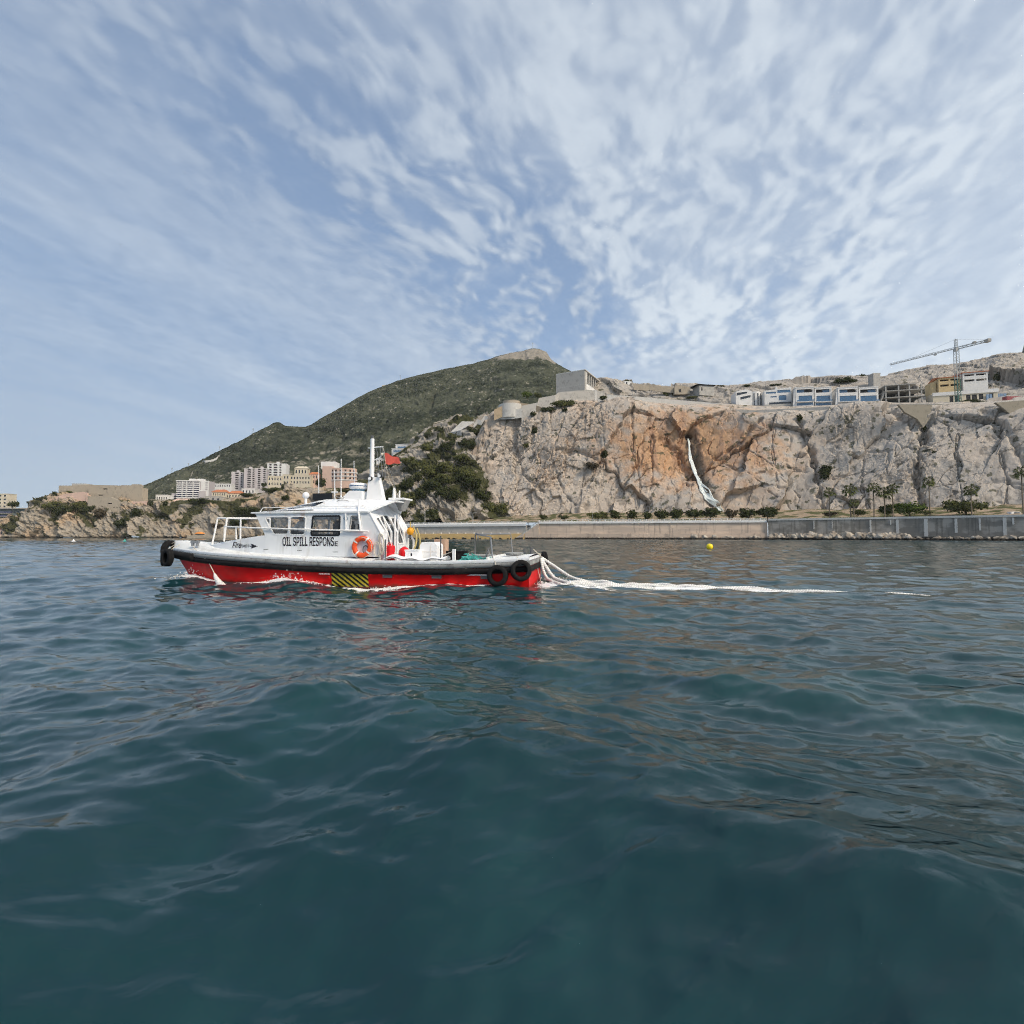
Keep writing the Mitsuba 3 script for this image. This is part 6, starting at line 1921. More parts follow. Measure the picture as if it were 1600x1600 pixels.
slope_.Q = slope_.P + slope_.N * D4[..., None]
where = lambda s: s
for px, py, rw, rh, leaf, lab in [
        (672, 735, 17, 11, 'leaf_olive', 'olive green spreading tree at the left end of the tree band on the slope'), (701, 731, 19, 13, 'leaf_olive', 'broad olive green tree in the middle of the tree band on the slope'),
        (729, 738, 17, 14, 'leaf_olive', 'dense olive tree where the tree band meets the bare cliff'), (744, 756, 10, 12, 'leaf_dark', 'narrow dark tree against the foot of the bare cliff'),
        (640, 754, 17, 14, 'leaf_dark', 'dark round tree right of the boat mast, above its neighbour'), (656, 744, 12, 9, 'leaf_olive', 'small olive tree above the dark trees right of the mast'),
        (640, 780, 18, 15, 'leaf_olive', 'rounded tree just right of the cabin, over the promenade'), (630, 801, 17, 12, 'leaf_dark', 'low dark tree touching the cabin corner from behind'),
        (675, 757, 15, 12, 'leaf_dark', 'dark tree below the olive tree band'), (690, 768, 13, 12, 'leaf_dark', 'dark tree left of the small rock outcrop'),
        (711, 772, 14, 11, 'leaf_dark', 'dark low tree on top of the rock outcrop'), (733, 752, 13, 10, 'leaf_dark', 'dark tree above the pale pinnacle on the slope'),
        (757, 775, 12, 11, 'leaf_dark', 'dark bush right of the pale pinnacle'), (779, 794, 19, 14, 'leaf_olive', 'big rounded bush at the foot of the slope by the wall gap'),
        (808, 807, 12, 7, 'leaf_dark', 'low dark bush right of the big rounded bush'), (676, 803, 11, 13, 'leaf_dark', 'dark tree by the leftmost street lamp'),
        (699, 696, 14, 13, 'leaf_dark', 'dark tree high on the slope under the concrete terrace'), (733, 692, 15, 13, 'leaf_dark', 'dark tree in the notch left of the bare cliff top'),
        (668, 698, 12, 9, 'leaf_olive', 'olive bush high on the slope right of the white villa'), (638, 720, 18, 9, 'leaf_olive', 'wide olive bush behind the red flag'),
        (740, 673, 12, 9, 'leaf_dark', 'dark bush under the zigzag stair'), (756, 685, 8, 11, 'leaf_dark', 'narrow dark bush at the cliff edge below the stair'),
        (617, 730, 14, 9, 'leaf_dark', 'dark bush left of the flag above the mast base'), (612, 772, 12, 13, 'leaf_dark', 'dark tree seen between mast and cabin corner'),
        (655, 815, 14, 6, 'leaf_dark', 'low dark shrub along the promenade left of the leftmost lamp'), (720, 716, 15, 8, 'leaf_olive', 'olive bush above the tree band'), (655, 725, 12, 8, 'leaf_olive', 'small olive bush beneath the white villa'),
        (688, 672, 12, 8, 'leaf_dark', 'dark bush beside the concrete terrace roof'), (715, 745, 14, 9, 'leaf_dark', 'dark tree in the shade of the broad olive tree'), (660, 770, 12, 11, 'leaf_dark', 'dark tree between the two right of the mast'),
        (700, 750, 12, 8, 'leaf_olive', 'olive tree under the broad olive tree'), (690, 745, 12, 8, 'leaf_olive', 'olive shrub filling the tree band from below')]:
    Y = front(slope_, px, py, rw)
    px_plant(px, py, rw, rh, Y, leaf, lab, name='tree' if rw > 11 else 'bush', cat_='tree' if rw > 11 else 'bush', group='trees and bushes on the slope left of the cliff')
for px, py, rw, rh, leaf, lab in [
        (802, 645, 13, 6, 'leaf_dark', 'dark bush hanging over the left corner of the cliff'), (834, 646, 6, 5, 'leaf_dark', 'small dark bush on the cliff edge'), (879, 629, 21, 7, 'leaf_olive', 'long low hedge of scrub under the concrete building'),
        (858, 639, 15, 5, 'leaf_dark', 'low dark scrub on the cliff edge under the hedge'), (942, 621, 9, 4, 'leaf_dark', 'dark bush by the gate pier on the cliff top'), (882, 640, 5, 4, 'leaf_dark', 'tiny dark bush below the long hedge'),
        (824, 615, 9, 6, 'leaf_bright', 'light green bush on the round terrace'), (841, 617, 7, 4, 'leaf_olive', 'olive bush left of the concrete building')]:
    i = cliff.index(px, min(max(py + rh, 640), 800))
    px_plant(px, py, rw, rh, cliff.Q[i][1] + (3 if py < 636 else 0.5), leaf, lab, depth=1.6, group='bushes along the cliff top')
for px, py, rw, rh, leaf, lab in [
        (834, 671, 6, 6, 'leaf_dark', 'dark bush growing on the upper cliff face'), (821, 695, 6, 4, 'leaf_olive', 'olive bush on a ledge of the left cliff face'), (944, 709, 9, 7, 'leaf_dark', 'dark bush in a fissure above the pale slab'),
        (925, 727, 13, 7, 'leaf_brown', 'brown scrub in the hollow beside the pale slab'), (1288, 736, 12, 15, 'leaf_dark', 'dark rounded bush in the mouth of the left gully'), (923, 665, 6, 4, 'leaf_brown', 'small brown scrub on the cliff face'),
        (1249, 652, 5, 7, 'leaf_dark', 'small dark bush under the first terrace house'), (1462, 707, 6, 4, 'leaf_dark', 'dark bush on a ledge right of the long crack'), (1444, 668, 4, 6, 'leaf_dark', 'dark bush at the bottom of the beige retaining wall')]:
    px_plant(px, py, rw, rh, front(cliff, px, py, rw) - 0.4, leaf, lab, depth=rw * 0.16, group='bushes on the cliff face')
for k, (px, py, rw, rh, leaf, lab) in enumerate([
        (934, 804, 18, 7, 'leaf_olive', 'wide olive shrub at the left end of the promenade row'), (963, 803, 10, 8, 'leaf_dark', 'round dark shrub, second of the promenade row'), (987, 803, 12, 9, 'leaf_dark', 'round dark shrub, third of the promenade row'),
        (1010, 805, 9, 7, 'leaf_dark', 'small dark shrub, fourth of the promenade row'), (1034, 802, 12, 9, 'leaf_dark', 'round dark shrub left of the waterfall, farther one of a pair'), (1056, 801, 13, 10, 'leaf_dark', 'round dark shrub left of the waterfall, nearer one of a pair'),
        (1086, 800, 14, 9, 'leaf_dark', 'dark shrub in front of the waterfall, left half of a clump'), (1110, 800, 16, 9, 'leaf_dark', 'dark shrub in front of the waterfall, right half of a clump'), (1143, 801, 11, 8, 'leaf_brown', 'brownish shrub just right of the waterfall foot'),
        (1168, 800, 12, 10, 'leaf_dark', 'round dark shrub, second right of the waterfall'), (1199, 798, 16, 11, 'leaf_dark', 'largest dark shrub right of the waterfall, over the end of the beige wall'), (1339, 800, 12, 5, 'leaf_olive', 'low olive shrub beneath the palms'),
        (1386, 795, 12, 9, 'leaf_dark', 'dark shrub behind the palm trunks'), (1421, 792, 25, 11, 'leaf_bright', 'wide bright green bush between the palms'), (1509, 790, 29, 12, 'leaf_olive', 'wide olive bush behind the lone palm'),
        (1446, 800, 10, 4, 'leaf_olive', 'low olive shrub right of the bright green bush'), (1297, 803, 10, 4, 'leaf_brown', 'low brown shrub at the left palm'), (880, 808, 9, 4, 'leaf_dark', 'small dark shrub at the cliff foot behind the wall gap'), (850, 807, 7, 4, 'leaf_dark', 'smallest dark shrub right of the wall gap')]):
    Yw = interp(px, [(600, 285), (830, 250), (1010, 236), (1200, 222), (1400, 198), (1600, 176)]) + (16 if rw > 20 else 11)
    px_plant(px, py, rw, rh, Yw, leaf, lab, group='shrubs behind the sea wall')
for px, py, rw, rh, leaf, lab in [
        (1172, 603, 14, 2.5, 'leaf_dark', 'thin dark scrub on the ridge above the curved white house'), (1212, 603, 20, 3, 'leaf_dark', 'low dark scrub on the ridge above the wide white house'), (1244, 600, 12, 3.5, 'leaf_dark', 'dark scrub on the ridge left of the terrace houses'),
        (1274, 596, 15, 5.5, 'leaf_dark', 'dark shrub on the ridge above the first terrace house'), (1294, 594, 13, 6, 'leaf_dark', 'dark shrub on the ridge above the second terrace house'), (1316, 594, 15, 6, 'leaf_dark', 'dark shrub on the ridge above the third terrace house'),
        (1350, 590, 14, 6.5, 'leaf_dark', 'dark shrub on the ridge left of the concrete stub'), (1332, 594, 9, 4, 'leaf_dark', 'small dark shrub between the ridge shrubs'), (1420, 584, 9, 5, 'leaf_dark', 'dark shrub on the ridge over the concrete skeleton'),
        (1559, 590, 8, 11, 'leaf_dark', 'dark green bush in a cleft of the ridge at the right'), (960, 595, 7, 4, 'leaf_dark', 'dark bush on the ridge right of the concrete building'), (981, 596, 7, 3, 'leaf_dark', 'low dark bush near the small white roof'),
        (996, 601, 4, 2, 'leaf_dark', 'tiny dark bush on the low ridge'), (1072, 606, 10, 4, 'leaf_brown', 'brown scrub on the ridge left of the flat roofed ruin'), (1042, 614, 7, 5, 'leaf_olive', 'olive bush on the terrace below the low ridge'),
        (1054, 614, 5, 4, 'leaf_olive', 'small olive bush on the terrace beside its larger twin'), (1091, 612, 6, 6, 'leaf_dark', 'dark bush at the left end of the flat roofed ruin'), (1088, 621, 18, 3, 'leaf_olive', 'strip of low scrub under the flat roofed ruin'),
        (1126, 604, 7, 3, 'leaf_dark', 'dark bush right of the flat roofed ruin'), (1540, 602, 10, 6, 'leaf_dark', 'dark bush right of the yellow apartment block')]:
    i = ridge_.index(px, min(py + 1, 625))
    px_plant(px, py, rw, rh, (ridge_.P + ridge_.N * D2[..., None])[i][1] - 1.0, leaf, lab, depth=max(1.2, rw * 0.18), group='bushes along the rocky ridge')
px_plant(1524, 628, 26, 4.5, 262, 'leaf_dark', 'long dark scrub hanging over the cliff edge under the crane', depth=2.0)
for px, py, rw, rh, leaf, lab in [
        (20, 787, 9, 6, 'leaf_dark', 'dark trees beside the building at the left edge'), (50, 786, 8, 4, 'leaf_dark', 'low dark bush at the left foot of the fort hill'), (72, 780, 8, 5, 'leaf_dark', 'dark bush on the left skyline of the headland'),
        (90, 772, 9, 5, 'leaf_dark', 'dark bush against the left end of the fort wall'), (106, 769, 9, 4, 'leaf_olive', 'olive bush at the foot of the fort wall'), (80, 788, 17, 9, 'leaf_olive', 'large olive bush on the headland slope'),
        (100, 795, 14, 8, 'leaf_dark', 'dark scrub on the headland slope, right of the large olive bush'), (120, 789, 14, 7, 'leaf_olive', 'olive scrub under the pinkish fort wall'), (138, 794, 12, 6, 'leaf_dark', 'dark scrub in the middle of the headland'),
        (156, 800, 10, 11, 'leaf_brown', 'brown dry bush below the lower fort wall'), (186, 776, 10, 5, 'leaf_olive', 'olive bush on the lower fort terrace'), (193, 815, 17, 9, 'leaf_dark', 'dense dark bush low on the headland above the water'),
        (210, 800, 8, 9, 'leaf_dark', 'dark bush right of the lower fort wall'), (236, 787, 6, 9, 'leaf_dark', 'dark upright bush at the right end of the fort'), (259, 786, 5, 5, 'leaf_dark', 'small dark tree left of the pink shed'),
        (311, 782, 18, 5, 'leaf_dark', 'dark trees under the white hotel'), (331, 784, 10, 4, 'leaf_dark', 'dark bush right of the hotel trees'), (351, 776, 7, 5, 'leaf_dark', 'round dark tree before the orange roofs'),
        (389, 773, 15, 4, 'leaf_dark', 'dark trees right of the cream cottage'), (424, 766, 16, 6, 'leaf_dark', 'dark trees below the cream villa'), (390, 798, 26, 10, 'leaf_dark', 'large dark trees behind the bow frame'),
        (372, 815, 14, 7, 'leaf_dark', 'low dark trees seen under the bow frame bar'), (500, 752, 10, 9, 'leaf_dark', 'round dark tree between the pink houses'), (412, 757, 5, 4, 'leaf_dark', 'small dark tree right of the tower blocks'),
        (340, 820, 10, 4, 'leaf_brown', 'brown scrub low on the shore left of the bow frame'), (446, 777, 8, 5, 'leaf_dark', 'dark bush left of the tan rock peak'), (570, 765, 12, 8, 'leaf_dark', 'dark bush behind the radar dome'), (540, 768, 14, 6, 'leaf_dark', 'dark bush below the round pink building')]:
    i = coast.index(px, py + rh * 0.5)
    px_plant(px, py, rw, rh, (coast.P + coast.N * D5[..., None])[i][1] - rw * 0.1, leaf, lab, depth=rw * 0.3, group='bushes and trees on the low shore at the left')


# palms
def palm(base, top, crown, label):
    g = PG
    t = thing('palm_tree', label, 'palm tree', 'palms along the promenade')
    mid_ = (base + top) / 2 + [g.normal(0, 0.12), 0, 0]
    obj('trunk', tube([base, mid_, top], [0.26, 0.20, 0.17], 9), 'palm_bark', t, smooth=40)
    V, F = [], []
    n = 52
    for k in range(n):
        a = k * 2.39996 + g.uniform(-0.2, 0.2)
        el = 1.15 - 2.0 * (k / n) + g.normal(0, 0.12)
        L = crown * g.uniform(0.65, 1.2)
        d = np.array([math.cos(a) * math.cos(el), math.sin(a) * math.cos(el), math.sin(el)])
        side = np.array([-math.sin(a), math.cos(a), 0])
        p = [top + d * L * s - np.array([0, 0, 0.45 * L * s * s]) for s in (0, 0.45, 0.62)]
        tip = p[-1]
        for j in np.linspace(-1.2, 1.2, 9):          # fan blades
            dd = d * math.cos(j) + side * math.sin(j)
            e = tip + dd * L * 0.42 - [0, 0, 0.16 * L * (1 + abs(j))]
            o = np.cross(dd, [0, 0, 1.0])
            o = o / (np.linalg.norm(o) + 1e-6) * 0.062 * L
            b = len(V)
            V += [tip - o, tip + o, e]
            F.append([b, b + 1, b + 2])
        b = len(V)
        w_ = side * 0.035
        V += [p[0] - w_, p[0] + w_, p[2] + w_, p[2] - w_]
        F += [[b, b + 1, b + 2], [b, b + 2, b + 3]]
    obj('crown', trimesh.Trimesh(V, F, process=False), 'leaf_palm', t)
    sk = trimesh.creation.icosphere(subdivisions=2, radius=0.5)
    sk.vertices *= [0.75, 0.75, 1.5]
    obj('dead_skirt', sk.apply_translation(top - [0, 0, 0.65]), 'palm_bark', t)


for px, py, Y, cr, lab in ((1295, 767, 220, 1.9, 'leftmost palm, before reddish scree'), (1328, 762, 216, 2.1, 'second palm from the left, tall'), (1334, 783, 213, 1.5, 'small short palm beneath the second palm'),
                           (1364, 759, 212, 1.8, 'slim palm, left of the close pair'), (1381, 766, 209, 2.2, 'shorter palm of the close pair'), (1394, 761, 208, 2.1, 'taller palm of the close pair'),
                           (1451, 750, 203, 2.0, 'tall palm beside the long crack in the cliff'), (1517, 763, 195, 2.2, 'lone palm in front of the wide olive bush'), (1596, 734, 190, 2.2, 'palm at the right edge of the picture')):
    top_ = W(px, py, Y)
    palm(np.array([top_[0], top_[1], 8.3 if px < 1590 else 9.5]), top_, 1.5 * cr * Y / 215, 'fan palm on the promenade, ' + lab)
# ------------------------------------------------------------------ things carried by the boat
def tyre_mesh(R=0.33, r_in=0.185, half=0.10):
    pr = [(r_in, half * 0.72), (r_in + 0.015, half * 0.95), (r_in + 0.06, half * 1.05), (R - 0.05, half * 1.0), (R - 0.012, half * 0.82), (R, half * 0.6)]
    for k in (0.36, 0.30, 0.06, 0.0):
        pr.append((R - (0.012 if k in (0.30, 0.06) else 0), half * k))
    pr += [(a, -b) for a, b in pr[::-1][1:]]
    inner = [(r_in + 0.012, -half * 0.66), (r_in + 0.055, -half * 0.8), (R - 0.05, -half * 0.7), (R - 0.03, 0), (R - 0.05, half * 0.7), (r_in + 0.055, half * 0.8), (r_in + 0.012, half * 0.66)]
    ring = np.array(pr + inner + pr[:1])
    return trimesh.creation.revolve(ring, sections=44)


def tyre(u, v, w, axis, label, R=0.33, tie=None):
    t = thing('tyre_fender', label, 'tyre', 'tyres hung round the boat as fenders')
    m = turn(tyre_mesh(R, R * 0.57, R * 0.30), axis)
    m.apply_translation([u, v, w])
    bobj('tyre', m, 'black_rubber', t, smooth=40)
    if tie is not None:
        bobj('lanyard', tube([tie, (np.array(tie) + [u, v, w + R * 0.7]) / 2 + [0, 0.03, 0], (u, v + 0.02, w + R * 0.55)], 0.013, 6), 'rope_pale', t)
    return t


tyre(0.98, 1.93, 0.45, (0, 1, 0.08), 'black tyre fender hanging on the stern quarter, left one of the near pair', 0.345, (1.15, 1.75, 1.0))
tyre(0.22, 1.86, 0.62, (-0.30, 1, 0.10), 'black tyre fender at the very corner of the stern, right of the near pair', 0.345, (0.4, 1.62, 1.08))
tyre(-0.14, -1.62, 0.80, (-1, -0.35, 0), 'black tyre fender seen edge-on at the far corner of the stern', 0.33, (0.1, -1.5, 1.08))
tyre(15.10, 0.05, 1.16, (1, 0.15, 0.05), 'large black tyre fender over the tip of the bow', 0.40, (14.6, 0.1, 1.5))
tyre(14.74, 0.66, 0.88, (0.80, 0.62, 0), 'black tyre fender on the bow shoulder beside the tip, half hidden', 0.33, (14.5, 0.4, 1.4))
tyre(14.16, 1.10, 0.90, (0.40, 0.92, 0.05), 'black tyre fender on the bow, farthest from the tip', 0.34, (14.0, 0.7, 1.4))

lb = thing('lifebuoy', 'orange lifebuoy with pale bands hanging on the white cabin side', 'lifebuoy')
LBc = np.array([5.93, CV + 0.10, 1.36])
bobj('ring', turn(torus(0.30, 0.088, 56, 16, 0.8), (0, 1, 0)).apply_translation(LBc), 'orange_buoy', lb, smooth=True)
for k in range(4):
    a0 = math.radians(38 + 90 * k)
    a, b = np.meshgrid(np.linspace(a0 - 0.10, a0 + 0.10, 6), np.linspace(0, 2 * math.pi, 17), indexing='ij')
    P = np.stack([(0.30 + 0.092 * np.cos(b)) * np.cos(a), 0.80 * 0.096 * np.sin(b), (0.30 + 0.092 * np.cos(b)) * np.sin(a)], -1) + LBc
    bobj('band', sheet(P), 'reflect_tape', lb, smooth=True)
bobj('grab_line', tube([LBc + [0.38 * math.cos(t), 0.06 + 0.02 * math.sin(8 * t), 0.38 * math.sin(t) - 0.05 * abs(math.sin(2 * t + 1))] for t in np.linspace(0.4, 6.0, 30)], 0.011, 5), 'rope_pale', lb)
bobj('rope_coil', cat([tube([LBc + [-0.12 + 0.10 * math.cos(t), -0.01, -0.10 + 0.14 * math.sin(t)] for t in np.linspace(0, 6.2, 16)], 0.016, 6),
                       tube([LBc + [0.18 * math.cos(t), 0.02, -0.12 + 0.14 * math.sin(t)] for t in np.linspace(3.3, 6.2, 12)], 0.018, 6)]), 'interior_dark', lb)

# loose lines by the cabin's corner
ln = thing('mooring_line', 'pale looped rope hanging at the aft corner of the cabin', 'rope')
bobj('rope', cat([tube([(5.28 + 0.06 * math.sin(7 * t), 1.42 + 0.03 * math.cos(5 * t), 1.85 - 0.85 * t) for t in np.linspace(0, 1, 20)], 0.020, 6),
                  tube([(5.40 + 0.10 * math.sin(t), 1.45, 1.28 + 0.26 * math.cos(t)) for t in np.linspace(0, 6.28, 20)], 0.018, 6),
                  tube([(5.22 + 0.07 * math.sin(t), 1.44, 1.45 + 0.36 * math.cos(t)) for t in np.linspace(0, 6.28, 20)], 0.016, 6)]), 'rope_pale', ln)

fc = thing('fuel_can', 'red plastic fuel drum standing on deck behind the cabin door', 'fuel can')
fp = np.array([[0, 0], [0.155, 0], [0.165, 0.02], [0.165, 0.24], [0.150, 0.26], [0.150, 0.29], [0.165, 0.31], [0.165, 0.52], [0.15, 0.545], [0, 0.55]])
bobj('body', trimesh.creation.revolve(fp, sections=28).apply_translation([5.0, 1.22, 0.86]), 'red_plastic', fc, smooth=35)
bobj('cap', bar((5.0, 1.22, 1.41), (5.0, 1.22, 1.46), 0.04), 'red_plastic', fc)
bobj('handle', tube([(4.90, 1.22, 1.40), (4.92, 1.22, 1.49), (5.08, 1.22, 1.49), (5.10, 1.22, 1.40)], 0.014, 6), 'red_plastic', fc)
fc = thing('red_bag', 'dark red bag half hidden behind the white box', 'bag')
bg = trimesh.creation.icosphere(subdivisions=3, radius=0.3)
bg.vertices *= [0.7, 0.8, 1.0]
bg.vertices += 0.05 * (fb(bg.vertices * 5, 3, 5) - 0.5)[:, None] * bg.vertices / 0.3
bobj('body', bg.apply_translation([4.78, 0.45, 1.05]), 'red_plastic', fc, smooth=True)

ls = thing('lifebuoy_light', 'yellow float light hanging on the cabin back', 'light')
bobj('float', trimesh.creation.revolve(np.array([[0, -0.15], [0.09, -0.13], [0.14, -0.04], [0.14, 0.06], [0.09, 0.14], [0, 0.16]]), sections=24).apply_translation([5.12, -1.0, 1.92]), 'yellow_plastic', ls, smooth=True)
bobj('stem', bar((5.12, -1.0, 2.05), (5.12, -1.0, 2.30), 0.025), 'hose_yellow', ls)
bobj('bracket', box((5.14, -1.0, 1.72), (0.1, 0.08, 0.12)), 'dark_metal', ls)
hs = thing('yellow_hose', 'yellow hose looped down the starboard cabin corner', 'hose')
bobj('hose', cat([tube([(5.10 - 0.18 * math.sin(t * 3.1), -1.15 - 0.1 * math.cos(3 * t), 2.12 - 1.15 * t) for t in np.linspace(0, 1, 22)], 0.035, 8), tube([(4.96 - 0.14 * math.sin(t * 3.1), -1.3, 2.05 - 1.1 * t) for t in np.linspace(0, 1, 22)], 0.03, 8)]), 'hose_yellow', hs, smooth=True)

# boxes in the well
wb = thing('white_crate', 'white crate with a dark mark on its end, lower front one of the two', 'box')
bobj('body', box((4.18, 0.95, 1.03), (0.50, 0.62, 0.40)), 'white_clean', wb)
bobj('lid', box((4.18, 0.95, 1.24), (0.53, 0.65, 0.04)), 'white_paint', wb)
bobj('mark', plate(Polygon([(4.22, 0.96), (4.17, 0.96), (4.17, 1.14), (4.22, 1.14)]), 1.262, 1.266), 'black_print', wb)
wb = thing('white_chest', 'larger white chest with a sloping top behind the white crate', 'box')
bobj('body', plate(Polygon([(4.02, 0.80), (3.38, 0.80), (3.38, 1.40), (3.48, 1.52), (3.95, 1.52), (4.02, 1.40)]), 0.9, 0.2), 'white_clean', wb)
bobj('strap', cat([box((3.62, 0.906, 1.1), (0.04, 0.012, 0.6)), box((3.70, 0.906, 1.18), (0.62, 0.012, 0.03))]), 'reflect_tape', wb)
wb = thing('cardboard_box', 'brown cardboard box behind the white chest', 'box')
bobj('body', box((3.62, -0.35, 1.34), (0.42, 0.5, 0.55)), 'card', wb)
wb = thing('white_tarpaulin', 'white folded tarpaulin lying along the near bulwark', 'tarpaulin')
tp = np.array([[[u, v, 1.0 + 0.035 + 0.05 * math.sin(3 * u) * math.cos(4 * v) + 0.03 * math.sin(9 * u + 2 * v) - 0.18 * abs(v - 1.45) - 0.25 * max(0, u - 4.9)] for v in np.linspace(1.78, 1.12, 10)] for u in np.linspace(5.05, 2.8, 46)])
bobj('sheet', cat([sheet(tp), sheet(tp - [0, 0, 0.05])]), 'white_clean', wb, smooth=True)
nt = thing('fishing_net', 'teal green heap of netting on the aft deck', 'net')
g = np.random.default_rng(3)
bobj('netting', cat([tube(np.cumsum(np.vstack([[[2.02 + g.normal(0, .16), 1.15 + g.normal(0, .2), 0.92 + abs(g.normal(0, .04))]], g.normal(0, 1, (9, 3)) * [0.07, 0.07, 0.03]]), 0), 0.018, 5) for _ in range(34)]), 'teal_net', nt)
dk = thing('deck_pump', 'black pump with a bent pipe on the aft deck', 'pump')
bobj('body', cat([bar((1.78, 0.5, 0.75), (1.55, 0.5, 0.85), 0.14, 14), box((1.7, 0.5, 0.68), (0.4, 0.3, 0.06))]), 'interior_dark', dk)
bobj('pipe', tube([(1.72, 0.5, 0.85), (1.62, 0.5, 1.25), (1.45, 0.4, 1.42)], 0.03, 8), 'dark_metal', dk)
bt = thing('black_bin', 'black bin against the far bulwark behind the white boxes', 'bin')
bobj('body', cat([box((3.05, -0.5, 1.0), (0.7, 0.5, 0.30)), box((3.05, -0.5, 1.16), (0.74, 0.54, 0.03))]), 'black_rubber', bt)
dl = thing('deck_line', 'thin pale line stretched above the black bin on the aft deck', 'rope')
bobj('rope', tube([(3.3, 0.5, 1.05), (2.9, 0.8, 1.16), (2.62, 1.3, 1.24)], 0.014, 5), 'rope_pale', dl)

# the red ensign, blown aft
fl = thing('red_flag', 'red flag flying from a halyard behind the mast', 'flag')
a, b = np.meshgrid(np.linspace(0, 1, 26), np.linspace(0, 1, 12), indexing='ij')
fu = 5.80 - 0.55 * a - 0.06 * b
fv = 0.02 + 0.06 * np.sin(7 * a + 2 * b) * a - 0.18 * a
fw = 4.90 - 0.40 * b * (1 - 0.62 * a ** 2) - 0.20 * a ** 1.4 + 0.03 * np.sin(9 * a + 3 * b)
bobj('cloth', sheet(np.stack([fu, fv, fw], -1)), 'red_cloth', fl, smooth=True)
bobj('halyard', tube([(5.88, 0, 5.14), (5.80, 0.02, 4.93), (5.74, 0.02, 4.49), (5.60, 0.0, 3.9), (5.3, -0.3, 3.2)], 0.008, 5), 'rope_pale', fl)
knot = trimesh.creation.icosphere(subdivisions=2, radius=0.06)
bobj('toggle', knot.apply_translation([5.90, 0.0, 4.86]), 'rope_pale', fl)

# lines and the towed boom
bl = thing('bow_line', 'thin rope from the bow to a white float trailing along the red hull', 'rope')
pts = [(13.02, 1.14, 1.34)]
for px, py, vv in ((327, 880, 1.05), (335, 896, 1.22)):
    q = bp(px, py, vv + 0.35)
    pts.append((q[0], vv + 0.35, q[1]))
bobj('rope', tube(pts, 0.016, 6), 'rope_pale', bl)
fp_ = []
for px, py, vv in ((335, 896, 1.58), (337, 902, 1.62), (342, 910, 1.7), (349, 917, 1.8), (358, 921.5, 1.88), (370, 923, 1.95)):
    q = bp(px, py, vv)
    fp_.append((q[0], vv, q[1]))
bobj('trailing_float', tube(fp_, [0.03, 0.07, 0.105, 0.115, 0.10, 0.05], 12), 'boom_white', bl, smooth=True, label='white tapered float at the end of the bow line')

tb_ = thing('towed_boom', 'white woven boom towed behind the stern and stretching away over the water', 'boom')


def water_h(x, y):
    return SEA(x, y)


def strand(first, path, r, wob, ph):
    P = [Bw(*q) for q in first]
    n = 150
    X = np.linspace(0, 1, n)
    xs, ys = np.interp(X, np.linspace(0, 1, len(path)), [q[0] for q in path]), np.interp(X, np.linspace(0, 1, len(path)), [q[1] for q in path])
    ys = ys + wob * np.sin(X * 17 + ph) * ss(0, 0.1, X)
    z = SEA(xs, ys) + 0.03 - 0.045 * ss(0.10, 0.35, X) - 0.07 * ss(0.80, 1.0, X) + 0.035 * np.sin(X * 41 + ph)
    z = np.convolve(np.pad(z, 4, mode='edge'), np.ones(9) / 9, 'valid') + 0.02
    P = np.array(P + list(np.stack([xs, ys, z], -1)))
    # even out the corner
    t = np.linspace(0, len(P) - 1, 320)
    P = np.stack([PchipInterpolator(np.arange(len(P)), P[:, k])(t) for k in range(3)], -1)
    m = tube(P, r, 10)
    s = np.concatenate([[0], np.cumsum(np.linalg.norm(np.diff(P, axis=0), axis=1))])
    uv = np.concatenate([np.stack([np.repeat(s, 10) / 12, np.tile(np.arange(10) / 10, len(s))], -1), [[0, 0], [1, 0]]])
    return m, uv


m1 = [strand([(-0.12, -0.9, 0.90), (-0.35, -0.7, 0.55), (-0.7, -0.4, 0.18)], [(2.0, 18.1), (4.5, 17.9), (7.5, 17.35), (12.6, 15.5)], 0.062, 0.06, 0.0),
      strand([(-0.12, -0.95, 0.92), (-0.6, -0.9, 0.62), (-1.2, -0.7, 0.25)], [(2.4, 18.7), (4.4, 18.15), (7.0, 17.55), (10.2, 16.5)], 0.055, 0.08, 1.5),
      strand([(-0.12, -0.85, 0.90), (-0.22, -0.6, 0.50), (-0.45, -0.3, 0.15)], [(1.7, 17.9), (3.0, 17.85), (5.2, 17.65)], 0.052, 0.06, 3.0)]
for m, uv in m1:
    k = number(f'{tb_}__strand')
    scene[k] = mikit.ply(m, 'boom_white', smooth=True, uv=uv)
tl_ = thing('tow_line', 'thin line hanging from the transom beside the towed boom', 'rope')
bobj('rope', cat([tube([(0.05, -0.7, 1.0), (-0.08, -0.2, 0.5), (-0.25, 0.2, 0.05)], 0.012, 5), tube([(0.2, -0.9, 1.25), (-0.12, -0.95, 0.95)], 0.02, 5)]), 'rope_pale', tl_)

